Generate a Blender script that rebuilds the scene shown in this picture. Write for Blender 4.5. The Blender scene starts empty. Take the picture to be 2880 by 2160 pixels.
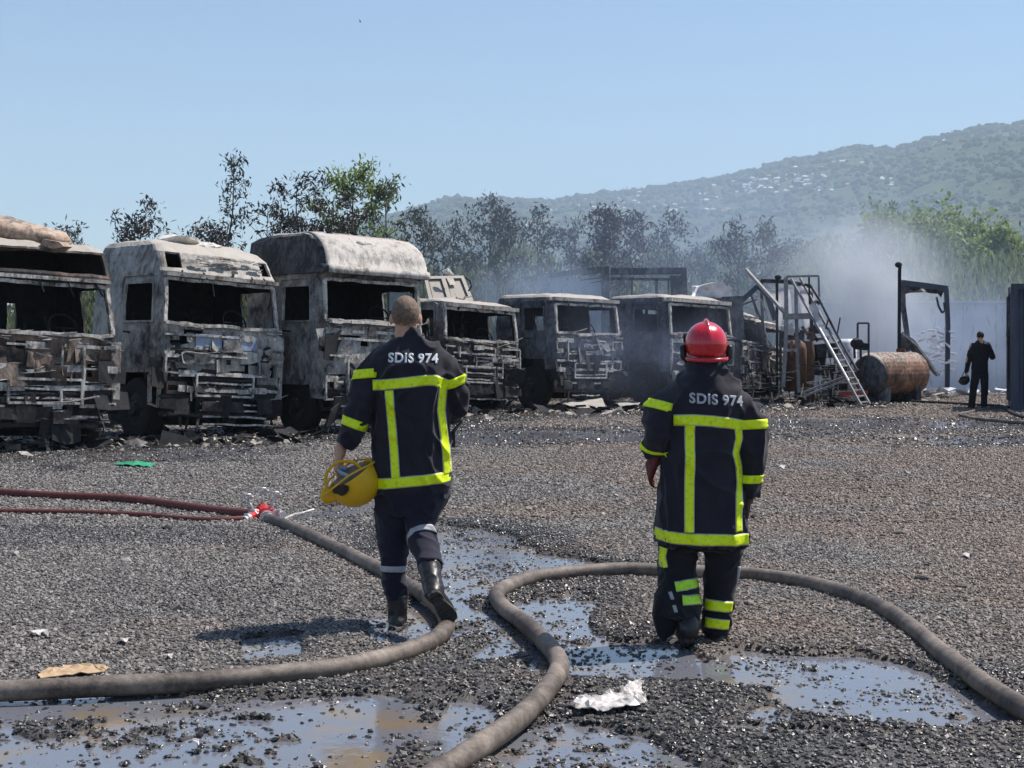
import bpy, bmesh, math, random
import numpy as np
from mathutils import Vector, Matrix, noise as mnoise
from mathutils.bvhtree import BVHTree
random.seed(7); RNG = np.random.default_rng(7)
S = bpy.context.scene
COL = S.collection
R = math.radians

# ------------------------------------------------------------------ camera
FPX, CX, HY, EYE = 4200.0, 1440.0, 962.0, 1.55      # focal in photo pixels, centre, horizon row, eye height
cam_d = bpy.data.cameras.new('camera'); cam = bpy.data.objects.new('camera', cam_d); COL.objects.link(cam)
cam.location = (0, 0, EYE); cam.rotation_euler = (R(90), 0, 0)
cam_d.sensor_width = 36; cam_d.lens = FPX / 2880 * 36
cam_d.shift_y = -(1080 - HY) / 2880
cam_d.clip_start = .1; cam_d.clip_end = 20000
S.camera = cam
# ------------------------------------------------------------------ sky and sun
SUN = Vector((.88 * math.cos(R(57)), .47 * math.cos(R(57)), math.sin(R(57)))).normalized()
w = bpy.data.worlds.new('World'); S.world = w; w.use_nodes = True
wn = w.node_tree; bg = wn.nodes['Background']
sky = wn.nodes.new('ShaderNodeTexSky'); sky.sky_type = 'NISHITA'; sky.sun_disc = False
sky.sun_elevation = R(57); sky.sun_rotation = math.atan2(SUN.x, SUN.y)
sky.air_density = 1.0; sky.dust_density = 0.4; sky.ozone_density = 4.5; sky.altitude = 0
wn.links.new(sky.outputs[0], bg.inputs[0]); bg.inputs[1].default_value = .10
sl = bpy.data.lights.new('sun', 'SUN'); sl.energy = 5.0; sl.angle = R(.53); sl.color = (1, .935, .86)
so = bpy.data.objects.new('sun', sl); COL.objects.link(so); so.rotation_euler = SUN.to_track_quat('Z', 'Y').to_euler()
so.location = (20, 10, 40)
S.view_settings.view_transform = 'Standard'; S.view_settings.look = 'None'
S.view_settings.exposure = 0.42; S.view_settings.gamma = 1
S.render.engine = 'CYCLES'
cy = S.cycles
cy.use_denoising = True; cy.max_bounces = 6; cy.diffuse_bounces = 3; cy.glossy_bounces = 3
cy.volume_bounces = 2; cy.transparent_max_bounces = 12; cy.volume_step_rate = 1.5; cy.volume_max_steps = 96
cy.sample_clamp_indirect = 6
HAZE_D = .00020

# ------------------------------------------------------------------ helpers
def P(x, y, Y): return Vector(((x - CX) / FPX * Y, Y, EYE - (y - HY) / FPX * Y))
def G(x, y, z=0.0):
    Y = (EYE - z) * FPX / (y - HY); return Vector(((x - CX) / FPX * Y, Y, z))

def props(o, label=None, cat=None, group=None, kind=None):
    if label: o['label'] = label
    if cat: o['category'] = cat
    if group: o['group'] = group
    if kind: o['kind'] = kind
    return o
def thing(name, label, cat, loc=(0, 0, 0), rot=(0, 0, 0), group=None):
    o = bpy.data.objects.new(name, None); COL.objects.link(o)
    o.location = loc; o.rotation_euler = rot; o.empty_display_size = .2
    return props(o, label, cat, group)

class MB:
    """collects geometry for one mesh object"""
    def __init__(s): s.v = []; s.f = []
    def add(s, v, f):
        n = len(s.v); s.v += [tuple(p) for p in v]; s.f += [tuple(i + n for i in q) for q in f]; return s
    def box(s, c, d, rot=None, jit=0):
        a, b, e = d[0] / 2, d[1] / 2, d[2] / 2
        vs = [Vector((x * a, y * b, z * e)) for x in (-1, 1) for y in (-1, 1) for z in (-1, 1)]
        if rot is not None: vs = [rot @ p for p in vs]
        c = Vector(c)
        vs = [p + c + Vector([random.uniform(-jit, jit) for _ in range(3)]) if jit else p + c for p in vs]
        return s.add(vs, [(0, 1, 3, 2), (4, 6, 7, 5), (0, 4, 5, 1), (2, 3, 7, 6), (0, 2, 6, 4), (1, 5, 7, 3)])
    def bar(s, p0, p1, w, h=None, up=(0, 0, 1)):
        p0 = Vector(p0); p1 = Vector(p1); h = h or w; d = (p1 - p0)
        if d.length < 1e-6: return s
        z = d.normalized(); u = Vector(up)
        if abs(z.dot(u)) > .95: u = Vector((0, 1, 0))
        x = z.cross(u).normalized(); y = x.cross(z)
        vs = [p + x * (i * w / 2) + y * (j * h / 2) for p in (p0, p1) for i, j in ((-1, -1), (1, -1), (1, 1), (-1, 1))]
        return s.add(vs, [(0, 1, 2, 3), (7, 6, 5, 4), (0, 4, 5, 1), (1, 5, 6, 2), (2, 6, 7, 3), (3, 7, 4, 0)])
    def tube(s, pts, r, n=8, caps=True, squash=None):
        pts = [Vector(p) for p in pts]; m = len(pts)
        rr = r if isinstance(r, (list, tuple, np.ndarray)) else [r] * m
        vs = []; u = None
        for i, p in enumerate(pts):
            d = (pts[min(i + 1, m - 1)] - pts[max(i - 1, 0)])
            d = d.normalized() if d.length > 1e-9 else Vector((0, 0, 1))
            if u is None:
                u = Vector((0, 0, 1)) if abs(d.z) < .9 else Vector((0, 1, 0))
            u = (u - d * u.dot(d))
            u = u.normalized() if u.length > 1e-6 else d.orthogonal().normalized()
            v = d.cross(u)
            a, b = (rr[i], rr[i]) if not isinstance(rr[i], tuple) else rr[i]
            for k in range(n):
                t = 2 * math.pi * k / n
                vs.append(p + v * (a * math.cos(t)) + u * (b * math.sin(t)))
        f = [(i * n + k, i * n + (k + 1) % n, (i + 1) * n + (k + 1) % n, (i + 1) * n + k) for i in range(m - 1) for k in range(n)]
        if caps: f += [tuple(range(n - 1, -1, -1)), tuple(range((m - 1) * n, m * n))]
        return s.add(vs, f)
    def ball(s, c, r, n=8, m=12, rot=None):
        c = Vector(c); r = (r, r, r) if not isinstance(r, (tuple, list)) else r
        vs = [Vector((0, 0, r[2]))]
        for i in range(1, n):
            a = math.pi * i / n
            for k in range(m):
                t = 2 * math.pi * k / m
                vs.append(Vector((r[0] * math.sin(a) * math.cos(t), r[1] * math.sin(a) * math.sin(t), r[2] * math.cos(a))))
        vs.append(Vector((0, 0, -r[2])))
        if rot is not None: vs = [rot @ p for p in vs]
        f = [(0, 1 + k, 1 + (k + 1) % m) for k in range(m)]
        for i in range(n - 2):
            for k in range(m):
                a = 1 + i * m; f.append((a + k, a + m + k, a + m + (k + 1) % m, a + (k + 1) % m))
        L = len(vs) - 1; a = 1 + (n - 2) * m
        f += [(L, a + (k + 1) % m, a + k) for k in range(m)]
        return s.add([p + c for p in vs], f)
    def capsule(s, p0, r0, p1, r1, n=14):
        p0 = Vector(p0); p1 = Vector(p1); d = (p1 - p0).normalized(); pts = []; rr = []
        for k in range(5):
            a = math.pi / 2 * k / 4; pts.append(p0 - d * r0 * math.cos(a)); rr.append(max(r0 * math.sin(a), r0 * .02))
        for k in range(5):
            a = math.pi / 2 * k / 4; pts.append(p1 + d * r1 * math.sin(a)); rr.append(max(r1 * math.cos(a), r1 * .02))
        return s.tube(pts, rr, n)
    def chain(s, L):
        for a, b in zip(L[:-1], L[1:]): s.capsule(a[0], a[1], b[0], b[1])
        return s
    def plate(s, outline, depth):
        """outline: 3D points of a planar polygon; depth: a vector of its thickness"""
        n = len(outline); o = [Vector(p) for p in outline]; d = Vector(depth)
        return s.add(o + [p + d for p in o], [tuple(range(n)), tuple(range(2 * n - 1, n - 1, -1))] + [(i, i + n, (i + 1) % n + n, (i + 1) % n) for i in range(n)])
    def rings(s, L, n=36, ex=2.4):
        """horizontal superellipse rings (cx, cy, z, rx, ry[, yaw])"""
        vs = []
        for q in L:
            cx, cy_, z, rx, ry = q[:5]; yaw = q[5] if len(q) > 5 else 0
            for k in range(n):
                t = 2 * math.pi * k / n; c, d = math.cos(t), math.sin(t)
                x = rx * abs(c) ** (2 / ex) * (1 if c > 0 else -1); y = ry * abs(d) ** (2 / ex) * (1 if d > 0 else -1)
                vs.append((cx + x * math.cos(yaw) - y * math.sin(yaw), cy_ + x * math.sin(yaw) + y * math.cos(yaw), z))
        m = len(L)
        f = [(i * n + k, i * n + (k + 1) % n, (i + 1) * n + (k + 1) % n, (i + 1) * n + k) for i in range(m - 1) for k in range(n)]
        f += [tuple(range(n - 1, -1, -1)), tuple(range((m - 1) * n, m * n))]
        return s.add(vs, f)
    def build(s, name, mat, parent=None, smooth=False, origin=None, local=False, kind=None, label=None):
        me = bpy.data.meshes.new(name); v = s.v
        if parent is not None and not local:
            o_ = parent.location; v = [(p[0] - o_[0], p[1] - o_[1], p[2] - o_[2]) for p in v]
        if origin is not None: v = [(p[0] - origin[0], p[1] - origin[1], p[2] - origin[2]) for p in v]
        me.from_pydata(v, [], s.f); me.update()
        if smooth: me.polygons.foreach_set('use_smooth', [True] * len(me.polygons))
        o = bpy.data.objects.new(name, me); COL.objects.link(o)
        for mt in (mat if isinstance(mat, list) else [mat]): me.materials.append(mt)
        if parent is not None: o.parent = parent
        if origin is not None: o.location = origin
        if kind: o['kind'] = kind
        if label: o['label'] = label
        return o

def np_mesh(name, V, F, mat, parent=None, kind=None, smooth=False, sub=None):
    """V (n,3), F (m,k) arrays"""
    me = bpy.data.meshes.new(name); V = np.asarray(V, dtype=np.float32); F = np.asarray(F, dtype=np.int32)
    if parent is not None and sub is not False: V = V - np.array(parent.location, dtype=np.float32)
    k = F.shape[1]
    me.vertices.add(len(V)); me.vertices.foreach_set('co', V.ravel())
    me.loops.add(F.size); me.loops.foreach_set('vertex_index', F.ravel())
    me.polygons.add(len(F)); me.polygons.foreach_set('loop_start', np.arange(len(F), dtype=np.int32) * k)
    me.update(calc_edges=True); me.validate()
    if smooth: me.polygons.foreach_set('use_smooth', [True] * len(me.polygons))
    me.materials.append(mat)
    o = bpy.data.objects.new(name, me); COL.objects.link(o)
    if parent is not None: o.parent = parent
    if kind: o['kind'] = kind
    return o

# numpy value noise
def _h(i, j, s):
    n = (i * 374761393 + j * 668265263 + s * 1274126177) & 0x7fffffff
    n = ((n ^ (n >> 13)) * 1274126177) & 0x7fffffff
    return ((n ^ (n >> 16)) & 0xffff) / 65535.0
def vn(x, y, s=0):
    x = np.asarray(x, float); y = np.asarray(y, float)
    i = np.floor(x).astype(np.int64); j = np.floor(y).astype(np.int64); fx = x - i; fy = y - j
    fx = fx * fx * (3 - 2 * fx); fy = fy * fy * (3 - 2 * fy)
    return (_h(i, j, s) * (1 - fx) + _h(i + 1, j, s) * fx) * (1 - fy) + (_h(i, j + 1, s) * (1 - fx) + _h(i + 1, j + 1, s) * fx) * fy
def fbm(x, y, s=0, o=4):
    t = 0; a = .5
    for k in range(o): t = t + a * vn(x * 2 ** k + 17.3 * k, y * 2 ** k - 9.1 * k, s + k); a *= .5
    return t
def sstep(a, b, x): t = np.clip((x - a) / (b - a), 0, 1); return t * t * (3 - 2 * t)

# ------------------------------------------------------------------ materials
def newmat(name):
    m = bpy.data.materials.new(name); m.use_nodes = True; nt = m.node_tree
    return m, nt, nt.nodes['Principled BSDF']
def nd(nt, t, **k):
    n = nt.nodes.new(t)
    for a, b in k.items():
        if a.startswith('i_'):
            key = a[2:].replace('_', ' '); n.inputs[key].default_value = b
        else: setattr(n, a, b)
    return n
def ramp(nt, fac, stops):
    r = nt.nodes.new('ShaderNodeValToRGB'); e = r.color_ramp.elements
    e[0].position, e[0].color = stops[0][0], (*stops[0][1], 1) if len(stops[0][1]) == 3 else stops[0][1]
    e[1].position, e[1].color = stops[-1][0], (*stops[-1][1], 1)
    for p, c in stops[1:-1]:
        q = e.new(p); q.color = (*c, 1)
    nt.links.new(fac, r.inputs[0]); return r.outputs[0]
def noise(nt, scale, detail=6, rough=.6, vec=None, dist=0, out='Fac'):
    n = nd(nt, 'ShaderNodeTexNoise'); n.inputs['Scale'].default_value = scale; n.inputs['Detail'].default_value = detail
    n.inputs['Roughness'].default_value = rough; n.inputs['Distortion'].default_value = dist
    if vec is not None: nt.links.new(vec, n.inputs['Vector'])
    return n.outputs[out]
def pos(nt, scale=(1, 1, 1), obj=False):
    if obj: o = nd(nt, 'ShaderNodeTexCoord').outputs['Object']
    else: o = nd(nt, 'ShaderNodeNewGeometry').outputs['Position']
    mp = nd(nt, 'ShaderNodeMapping'); mp.inputs['Scale'].default_value = scale; nt.links.new(o, mp.inputs[0]); return mp.outputs[0]
def mixc(nt, f, a, b, mode='MIX'):
    m = nd(nt, 'ShaderNodeMix', data_type='RGBA', blend_type=mode)
    for s_, v in ((0, f), (6, a), (7, b)):
        if hasattr(v, 'links'): nt.links.new(v, m.inputs[s_])
        else: m.inputs[s_].default_value = v if s_ == 0 else (*v, 1)
    return m.outputs[2]
def math_(nt, op, a, b=0.0, clamp=False):
    m = nd(nt, 'ShaderNodeMath', operation=op, use_clamp=clamp)
    for i, v in enumerate((a, b)):
        if hasattr(v, 'links'): nt.links.new(v, m.inputs[i])
        else: m.inputs[i].default_value = v
    return m.outputs[0]
def bump(nt, b, h, strength=.4, dist=.01):
    n = nd(nt, 'ShaderNodeBump'); n.inputs['Strength'].default_value = strength; n.inputs['Distance'].default_value = dist
    nt.links.new(h, n.inputs['Height']); nt.links.new(n.outputs[0], b.inputs['Normal'])
def simple(name, col, rough=.6, metal=0, var=.3, scale=20, bmp=0, bdist=.005, spec=.5, stretch=(1, 1, 1), obj=False):
    m, nt, b = newmat(name); v = pos(nt, stretch, obj); n = noise(nt, scale, 5, .65, v)
    lo = tuple(c * (1 - var) for c in col); hi = tuple(min(1, c * (1 + var)) for c in col)
    nt.links.new(ramp(nt, n, [(.3, lo), (.7, hi)]), b.inputs['Base Color'])
    b.inputs['Roughness'].default_value = rough; b.inputs['Metallic'].default_value = metal
    b.inputs['Specular IOR Level'].default_value = spec
    if bmp: bump(nt, b, n, bmp, bdist)
    return m

def burnt(name, base, soot=.5, rust=.2, ash=.35, sc=1.0, seed=0.0):
    """fire damaged sheet metal: bare scorched base, soot patches, rust blooms, flaking; pale ash that has settled on top faces"""
    m, nt, b = newmat(name)
    g = nd(nt, 'ShaderNodeNewGeometry'); mp = nd(nt, 'ShaderNodeMapping'); mp.inputs['Location'].default_value = (seed, seed * 1.7, seed * .6)
    nt.links.new(g.outputs['Position'], mp.inputs[0]); v = mp.outputs[0]
    n1 = noise(nt, 1.1 * sc, 9, .62, v, .5)
    mp2 = nd(nt, 'ShaderNodeMapping'); mp2.inputs['Scale'].default_value = (1, 1, .6); nt.links.new(v, mp2.inputs[0])
    n2 = noise(nt, 7 * sc, 8, .75, mp2.outputs[0], .4)
    n3 = noise(nt, 2.6 * sc, 6, .6, mp2.outputs[0]); n4 = noise(nt, 26 * sc, 4, .7, v)
    col = ramp(nt, n2, [(.28, tuple(c * .45 for c in base)), (.5, base), (.74, tuple(min(.85, c * 1.45) for c in base))])
    rm = ramp(nt, n3, [(.62 - rust * .4, (0, 0, 0)), (.7 - rust * .3, (1, 1, 1))])
    rc = ramp(nt, n4, [(.3, (.045, .022, .014)), (.6, (.17, .075, .038)), (.8, (.26, .15, .09))])
    col = mixc(nt, math_(nt, 'MULTIPLY', rm, .75), col, rc)
    s_ = math_(nt, 'ADD', math_(nt, 'MULTIPLY', n1, .62), math_(nt, 'MULTIPLY', n2, .38))
    sm = ramp(nt, s_, [(.33 + soot * .22, (1, 1, 1)), (.41 + soot * .22, (.5, .5, .5)), (.51 + soot * .22, (0, 0, 0))])
    col = mixc(nt, sm, col, (.012, .012, .014))
    # settled ash
    sp = nd(nt, 'ShaderNodeSeparateXYZ'); nt.links.new(g.outputs['Normal'], sp.inputs[0])
    up = ramp(nt, sp.outputs[2], [(.45, (0, 0, 0)), (.8, (1, 1, 1))])
    am = math_(nt, 'MULTIPLY', up, ramp(nt, n2, [(.62 - ash * .5, (0, 0, 0)), (.72 - ash * .5, (1, 1, 1))]))
    col = mixc(nt, math_(nt, 'MULTIPLY', am, .85), col, (.42, .38, .33))
    nt.links.new(col, b.inputs['Base Color'])
    b.inputs['Roughness'].default_value = .72; b.inputs['Metallic'].default_value = 0; b.inputs['Specular IOR Level'].default_value = .4
    bump(nt, b, math_(nt, 'ADD', n2, math_(nt, 'MULTIPLY', n4, .4)), .55, .02)
    return m

M = {}
M['b1'] = burnt('burnt_brown_sheet', (.24, .185, .15), .5, .4, .7, 1, 3.1)
M['b2'] = burnt('burnt_pale_sheet', (.42, .40, .37), .2, .1, .9, 1, 9.4)
M['b3'] = burnt('burnt_grey_sheet', (.38, .36, .34), .24, .12, .8, 1, 21.0)
M['b3r'] = burnt('burnt_roof_shell', (.50, .46, .42), -.08, .06, .3, 1.6, 30.2)
M['b4'] = burnt('burnt_dark_sheet', (.20, .185, .17), .5, .25, .7, 1, 44.0)
M['b5'] = burnt('burnt_blue_grey_sheet', (.15, .16, .18), .42, .1, .9, 1, 51.0)
M['b7'] = burnt('burnt_rusty_sheet', (.14, .11, .09), .5, .5, .6, 1, 66.0)
M['strip'] = burnt('scorched_bare_metal', (.60, .56, .51), .24, .12, .6, 2.5, 77.0)
M['soot'] = simple('soot', (.014, .014, .016), .9, var=.6, scale=9, bmp=.5, bdist=.02)
M['engine'] = burnt('charred_engine_metal', (.07, .065, .062), .75, .25, .2, 3, 81.0)
M['rust'] = burnt('orange_rust', (.36, .2, .13), .2, .55, .3, 2.2, 12.0)
M['rustb'] = burnt('brown_rust_plate', (.12, .06, .04), .15, .5, .1, 1.5, 15.0)
M['tyre'] = simple('charred_tyre', (.012, .011, .011), .95, var=.5, scale=30, bmp=.6)
M['glassy'] = simple('sooty_glass', (.16, .19, .22), .35, var=.4, scale=5)

# firefighter cloth
def cloth(name, col, scale=260, rough=.85):
    m, nt, b = newmat(name); v = pos(nt, (1, 1, 1), True)
    n = noise(nt, 9, 5, .6, v); n2 = noise(nt, scale, 2, .6, v)
    nt.links.new(ramp(nt, n, [(.25, tuple(c * .7 for c in col)), (.75, tuple(c * 1.35 for c in col))]), b.inputs['Base Color'])
    b.inputs['Roughness'].default_value = rough; b.inputs['Specular IOR Level'].default_value = .25
    b.inputs['Sheen Weight'].default_value = .12; b.inputs['Sheen Roughness'].default_value = .5
    bump(nt, b, math_(nt, 'ADD', n2, math_(nt, 'MULTIPLY', n, 3)), .35, .0025)
    return m
M['navy'] = cloth('navy_turnout_cloth', (.020, .018, .027))
M['navy2'] = cloth('navy_trouser_cloth', (.014, .014, .028))
M['black'] = cloth('black_cloth', (.010, .010, .013))
def band_mat(name, col, obj=True):
    m, nt, b = newmat(name); v = pos(nt, (1, 1, 1), True)
    n = noise(nt, 45, 4, .7, v); n2 = noise(nt, 160, 3, .7, v)
    c = ramp(nt, n, [(.3, tuple(x * .68 for x in col)), (.5, col)])
    nt.links.new(c, b.inputs['Base Color']); b.inputs['Roughness'].default_value = .45
    bump(nt, b, math_(nt, 'ADD', n, n2), .6, .003); return m
M['hiviz'] = band_mat('fluorescent_yellow_band', (.82, 1.0, .0))
M['silver'] = band_mat('silver_reflective_band', (.42, .42, .44))
M['letter'] = simple('reflective_white_lettering', (.74, .74, .76), .5, var=.15, scale=90)
M['letterg'] = simple('grey_reflective_lettering', (.42, .43, .47), .5, var=.15, scale=90)
M['skin'] = simple('skin', (.50, .27, .18), .55, var=.12, scale=25, bmp=.15, bdist=.002)
M['hair'] = simple('short_grey_blond_hair', (.17, .115, .082), .8, var=.55, scale=55, bmp=.9, bdist=.006)
M['darkhair'] = simple('dark_hair', (.015, .012, .01), .7, var=.3, scale=90, bmp=.4)
M['boot'] = simple('black_leather_boot', (.018, .016, .016), .38, var=.4, scale=30, bmp=.4, bdist=.004)
M['sole'] = simple('dusty_rubber_sole', (.045, .04, .037), .85, var=.4, scale=40, bmp=.6, bdist=.006)
def gloss(name, col, rough=.15, coat=.6, var=.15, scale=6):
    m, nt, b = newmat(name); v = pos(nt, (1, 1, 1), True); n = noise(nt, scale, 6, .7, v)
    nt.links.new(ramp(nt, n, [(.3, tuple(c * (1 - var) for c in col)), (.7, col)]), b.inputs['Base Color'])
    nt.links.new(ramp(nt, n, [(.35, (rough * 2.2,) * 3), (.65, (rough,) * 3)]), b.inputs['Roughness'])
    b.inputs['Coat Weight'].default_value = coat; b.inputs['Coat Roughness'].default_value = .1; return m
M['redhelm'] = gloss('red_helmet_shell', (.62, .006, .022), .16)
M['yelhelm'] = gloss('yellow_helmet_shell', (.80, .46, .004), .42, .15, .25, 4)
M['blackp'] = simple('black_plastic', (.012, .012, .013), .4, var=.3)
M['visor'] = simple('silvered_visor', (.25, .38, .5), .2, .0)
M['leather'] = simple('tan_leather', (.16, .11, .085), .7, var=.5)
M['redhose'] = simple('red_hose_jacket', (.105, .022, .018), .7, var=.45, scale=25, bmp=.3)
M['redpaint'] = gloss('red_manifold_paint', (.55, .012, .012), .3, .3)
M['alu'] = simple('aluminium', (.50, .50, .50), .45, .5, var=.25, scale=60)
M['greyalu'] = simple('grey_aluminium', (.22, .22, .225), .7, .0, var=.35, scale=12)
def hose_mat():
    m, nt, b = newmat('muddy_textile_hose'); v = pos(nt); n = noise(nt, 1.9, 8, .7, v, .3); n2 = noise(nt, 28, 5, .75, v); n3 = noise(nt, 240, 2, .6, v)
    s_ = math_(nt, 'ADD', math_(nt, 'MULTIPLY', n, .68), math_(nt, 'MULTIPLY', n2, .32))
    nt.links.new(ramp(nt, s_, [(.36, (.022, .017, .015)), (.45, (.075, .056, .045)), (.54, (.17, .135, .108)), (.66, (.33, .275, .225))]), b.inputs['Base Color'])
    b.inputs['Roughness'].default_value = .62; bump(nt, b, math_(nt, 'ADD', n3, n2), .45, .004); return m
M['hose'] = hose_mat()
M['whiteplastic'] = simple('white_plastic_film', (.50, .46, .43), .35, var=.55, scale=14, bmp=.5, bdist=.01)
M['ash'] = simple('pale_ash_flakes', (.34, .30, .26), .9, var=.6, scale=14)
M['card'] = simple('wet_cardboard', (.42, .29, .17), .7, var=.3)
M['green'] = simple('green_plastic', (.02, .30, .14), .5)
def sheetm(name, col, t=.55):
    m, nt, b = newmat(name); v = pos(nt); n = noise(nt, 3.5, 5, .6, v); nt.links.new(ramp(nt, n, [(.3, tuple(c * .7 for c in col)), (.6, col)]), b.inputs['Base Color']); b.inputs['Roughness'].default_value = .5
    tr = nd(nt, 'ShaderNodeBsdfTranslucent'); tr.inputs[0].default_value = (*col, 1); mx = nd(nt, 'ShaderNodeMixShader'); mx.inputs[0].default_value = t
    nt.links.new(b.outputs[0], mx.inputs[1]); nt.links.new(tr.outputs[0], mx.inputs[2]); nt.links.new(mx.outputs[0], nt.nodes['Material Output'].inputs[0]); bump(nt, b, n, .4, .02); return m
M['tarp'] = simple('grey_white_tarp', (.62, .62, .66), .6, var=.35, scale=3, bmp=.4, bdist=.02)
M['brownload'] = burnt('scorched_foam_load', (.46, .33, .24), .1, .15, .2, 1.2, 91.0)
M['whiteash'] = simple('white_ash_heap', (.62, .58, .52), .9, var=.3, scale=20, bmp=.7, bdist=.02)
M['wall'] = simple('weathered_sheet_wall', (.34, .38, .45), .8, var=.2, scale=1.2, bmp=.2)
M['container'] = simple('dark_blue_container_paint', (.035, .045, .075), .5, var=.45, scale=5, bmp=.2, stretch=(1, 1, .2))
M['bark'] = simple('burnt_bark', (.075, .06, .05), .9, var=.5, scale=14, bmp=.5)
def leafm(name, cols, trans=.25):
    m, nt, b = newmat(name); v = pos(nt); n = noise(nt, 3.1, 4, .7, v); n2 = noise(nt, .7, 2, .5, v)
    s_ = math_(nt, 'ADD', math_(nt, 'MULTIPLY', n, .6), math_(nt, 'MULTIPLY', n2, .4))
    k = len(cols); nt.links.new(ramp(nt, s_, [(.35 + .3 * i / (k - 1), c) for i, c in enumerate(cols)]), b.inputs['Base Color'])
    b.inputs['Roughness'].default_value = .6
    tr = nd(nt, 'ShaderNodeBsdfTranslucent'); nt.links.new(b.inputs['Base Color'].links[0].from_socket, tr.inputs[0])
    mx = nd(nt, 'ShaderNodeMixShader'); mx.inputs[0].default_value = trans
    nt.links.new(b.outputs[0], mx.inputs[1]); nt.links.new(tr.outputs[0], mx.inputs[2])
    nt.links.new(mx.outputs[0], nt.nodes['Material Output'].inputs[0]); return m
M['leaf_burnt'] = leafm('scorched_leaves', [(.022, .020, .024), (.05, .043, .042), (.11, .095, .085)], .12)
M['leaf_grey'] = leafm('scorched_grey_leaves', [(.03, .035, .04), (.07, .082, .08), (.14, .165, .13)], .2)
M['leaf_green'] = leafm('green_leaves', [(.07, .10, .025), (.19, .26, .06), (.34, .42, .12)], .45)
M['leaf_mix'] = leafm('half_burnt_green_leaves', [(.035, .038, .03), (.09, .115, .055), (.15, .22, .075)], .35)
M['reed'] = leafm('tall_dry_grass', [(.08, .10, .065), (.19, .235, .125), (.34, .37, .22)], .45)
# ================================================================== ground, water
def sdpoly(X, Y, poly):
    """signed distance (negative inside)"""
    d = np.full(X.shape, 1e9); ins = np.zeros(X.shape, bool); n = len(poly)
    for i in range(n):
        ax, ay = poly[i]; bx, by = poly[(i + 1) % n]; ex, ey = bx - ax, by - ay
        t = np.clip(((X - ax) * ex + (Y - ay) * ey) / (ex * ex + ey * ey + 1e-12), 0, 1)
        d = np.minimum(d, np.hypot(X - ax - t * ex, Y - ay - t * ey))
        c = ((ay > Y) != (by > Y)) & (X < (bx - ax) * (Y - ay) / (by - ay + 1e-12) + ax); ins ^= c
    return np.where(ins, -d, d)
def gp(L): return [tuple(G(x, y)[:2]) for x, y in L]
# ground soaked by fire water, or black with soot along the foot of the wrecks
DAMP = [(gp([(-900, 1230), (0, 1235), (900, 1205), (1300, 1170), (2500, 1130), (2500, 1150), (1500, 1178), (900, 1250), (0, 1300), (-900, 1330)]), 1.0, .6),
        (gp([(1270, 1200), (1900, 1205), (2900, 1178), (2900, 1216), (1900, 1250), (1270, 1262)]), .75, .7),
        (gp([(-200, 1500), (300, 1490), (760, 1500), (740, 1545), (300, 1530), (-200, 1545)]), .6, .3),
        (gp([(1050, 1480), (1500, 1500), (1700, 1640), (1900, 1860), (3200, 1900), (3200, 2400), (-400, 2400), (-400, 1960), (900, 1930), (1250, 1850)]), .8, .35)]
# (outline, softness, stoniness)
PUD = [
 (gp([(-300, 2000), (60, 1965), (420, 1985), (760, 2000), (1040, 1985), (1090, 2040), (960, 2120), (860, 2240), (-300, 2240)]), .10, .45),
 (gp([(1240, 1500), (1330, 1492), (1430, 1520), (1490, 1560), (1640, 1590), (1500, 1640), (1400, 1668), (1290, 1680), (1250, 1610)]), .07, .15),
 (gp([(1310, 1715), (1390, 1735), (1460, 1800), (1440, 1850), (1370, 1862), (1330, 1850), (1400, 1810), (1360, 1760)]), .035, .25),
 (gp([(1500, 1690), (1600, 1680), (1590, 1760), (1650, 1820), (1560, 1840), (1530, 1770)]), .05, .45),
 (gp([(1560, 1835), (1700, 1820), (1860, 1830), (1900, 1860), (1760, 1890), (1600, 1885)]), .045, .1),
 (gp([(2060, 1890), (2200, 1862), (2400, 1868), (2560, 1900), (2790, 2020), (2620, 2035), (2400, 2010), (2150, 1935)]), .06, .18),
 (gp([(2300, 1980), (2500, 2010), (2450, 2060), (2100, 2050), (2150, 2010)]), .06, .9),
 (gp([(1520, 2075), (1640, 2050), (1760, 2090), (1900, 2190), (1500, 2200)]), .05, .45),
 (gp([(700, 1800), (820, 1790), (830, 1850), (705, 1865)]), .02, .15),
 (gp([(1130, 1740), (1240, 1700), (1260, 1760), (1180, 1810), (1110, 1800)]), .05, .5),
 (gp([(1130, 1500), (1260, 1480), (1290, 1560), (1150, 1580)]), .05, .6),
 (gp([(1080, 2010), (1260, 2000), (1420, 2060), (1340, 2110), (1100, 2060)]), .05, .6),
 (gp([(860, 1448), (980, 1424), (1060, 1412), (1060, 1432), (940, 1458), (850, 1462)]), .06, .1),
 (gp([(2140, 1184), (2300, 1180), (2620, 1186), (2640, 1204), (2400, 1206), (2160, 1200)]), .3, .2),
 (gp([(2660, 1186), (2880, 1190), (3000, 1200), (2880, 1206), (2680, 1200)]), .3, .3),
 (gp([(1290, 1218), (1500, 1212), (1830, 1222), (1780, 1240), (1500, 1236), (1300, 1250)]), .3, .35),
 (gp([(2550, 1232), (2800, 1236), (2960, 1246), (2700, 1250)]), .2, .4),
 (gp([(270, 1285), (500, 1262), (760, 1265), (560, 1290), (330, 1300)]), .2, .4),
 (gp([(60, 1960), (190, 1950), (230, 1972), (60, 1990)]), .05, .2),
 (gp([(2040, 1880), (2100, 1850), (2080, 1900), (1960, 1900)]), .05, .2),
]
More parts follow.
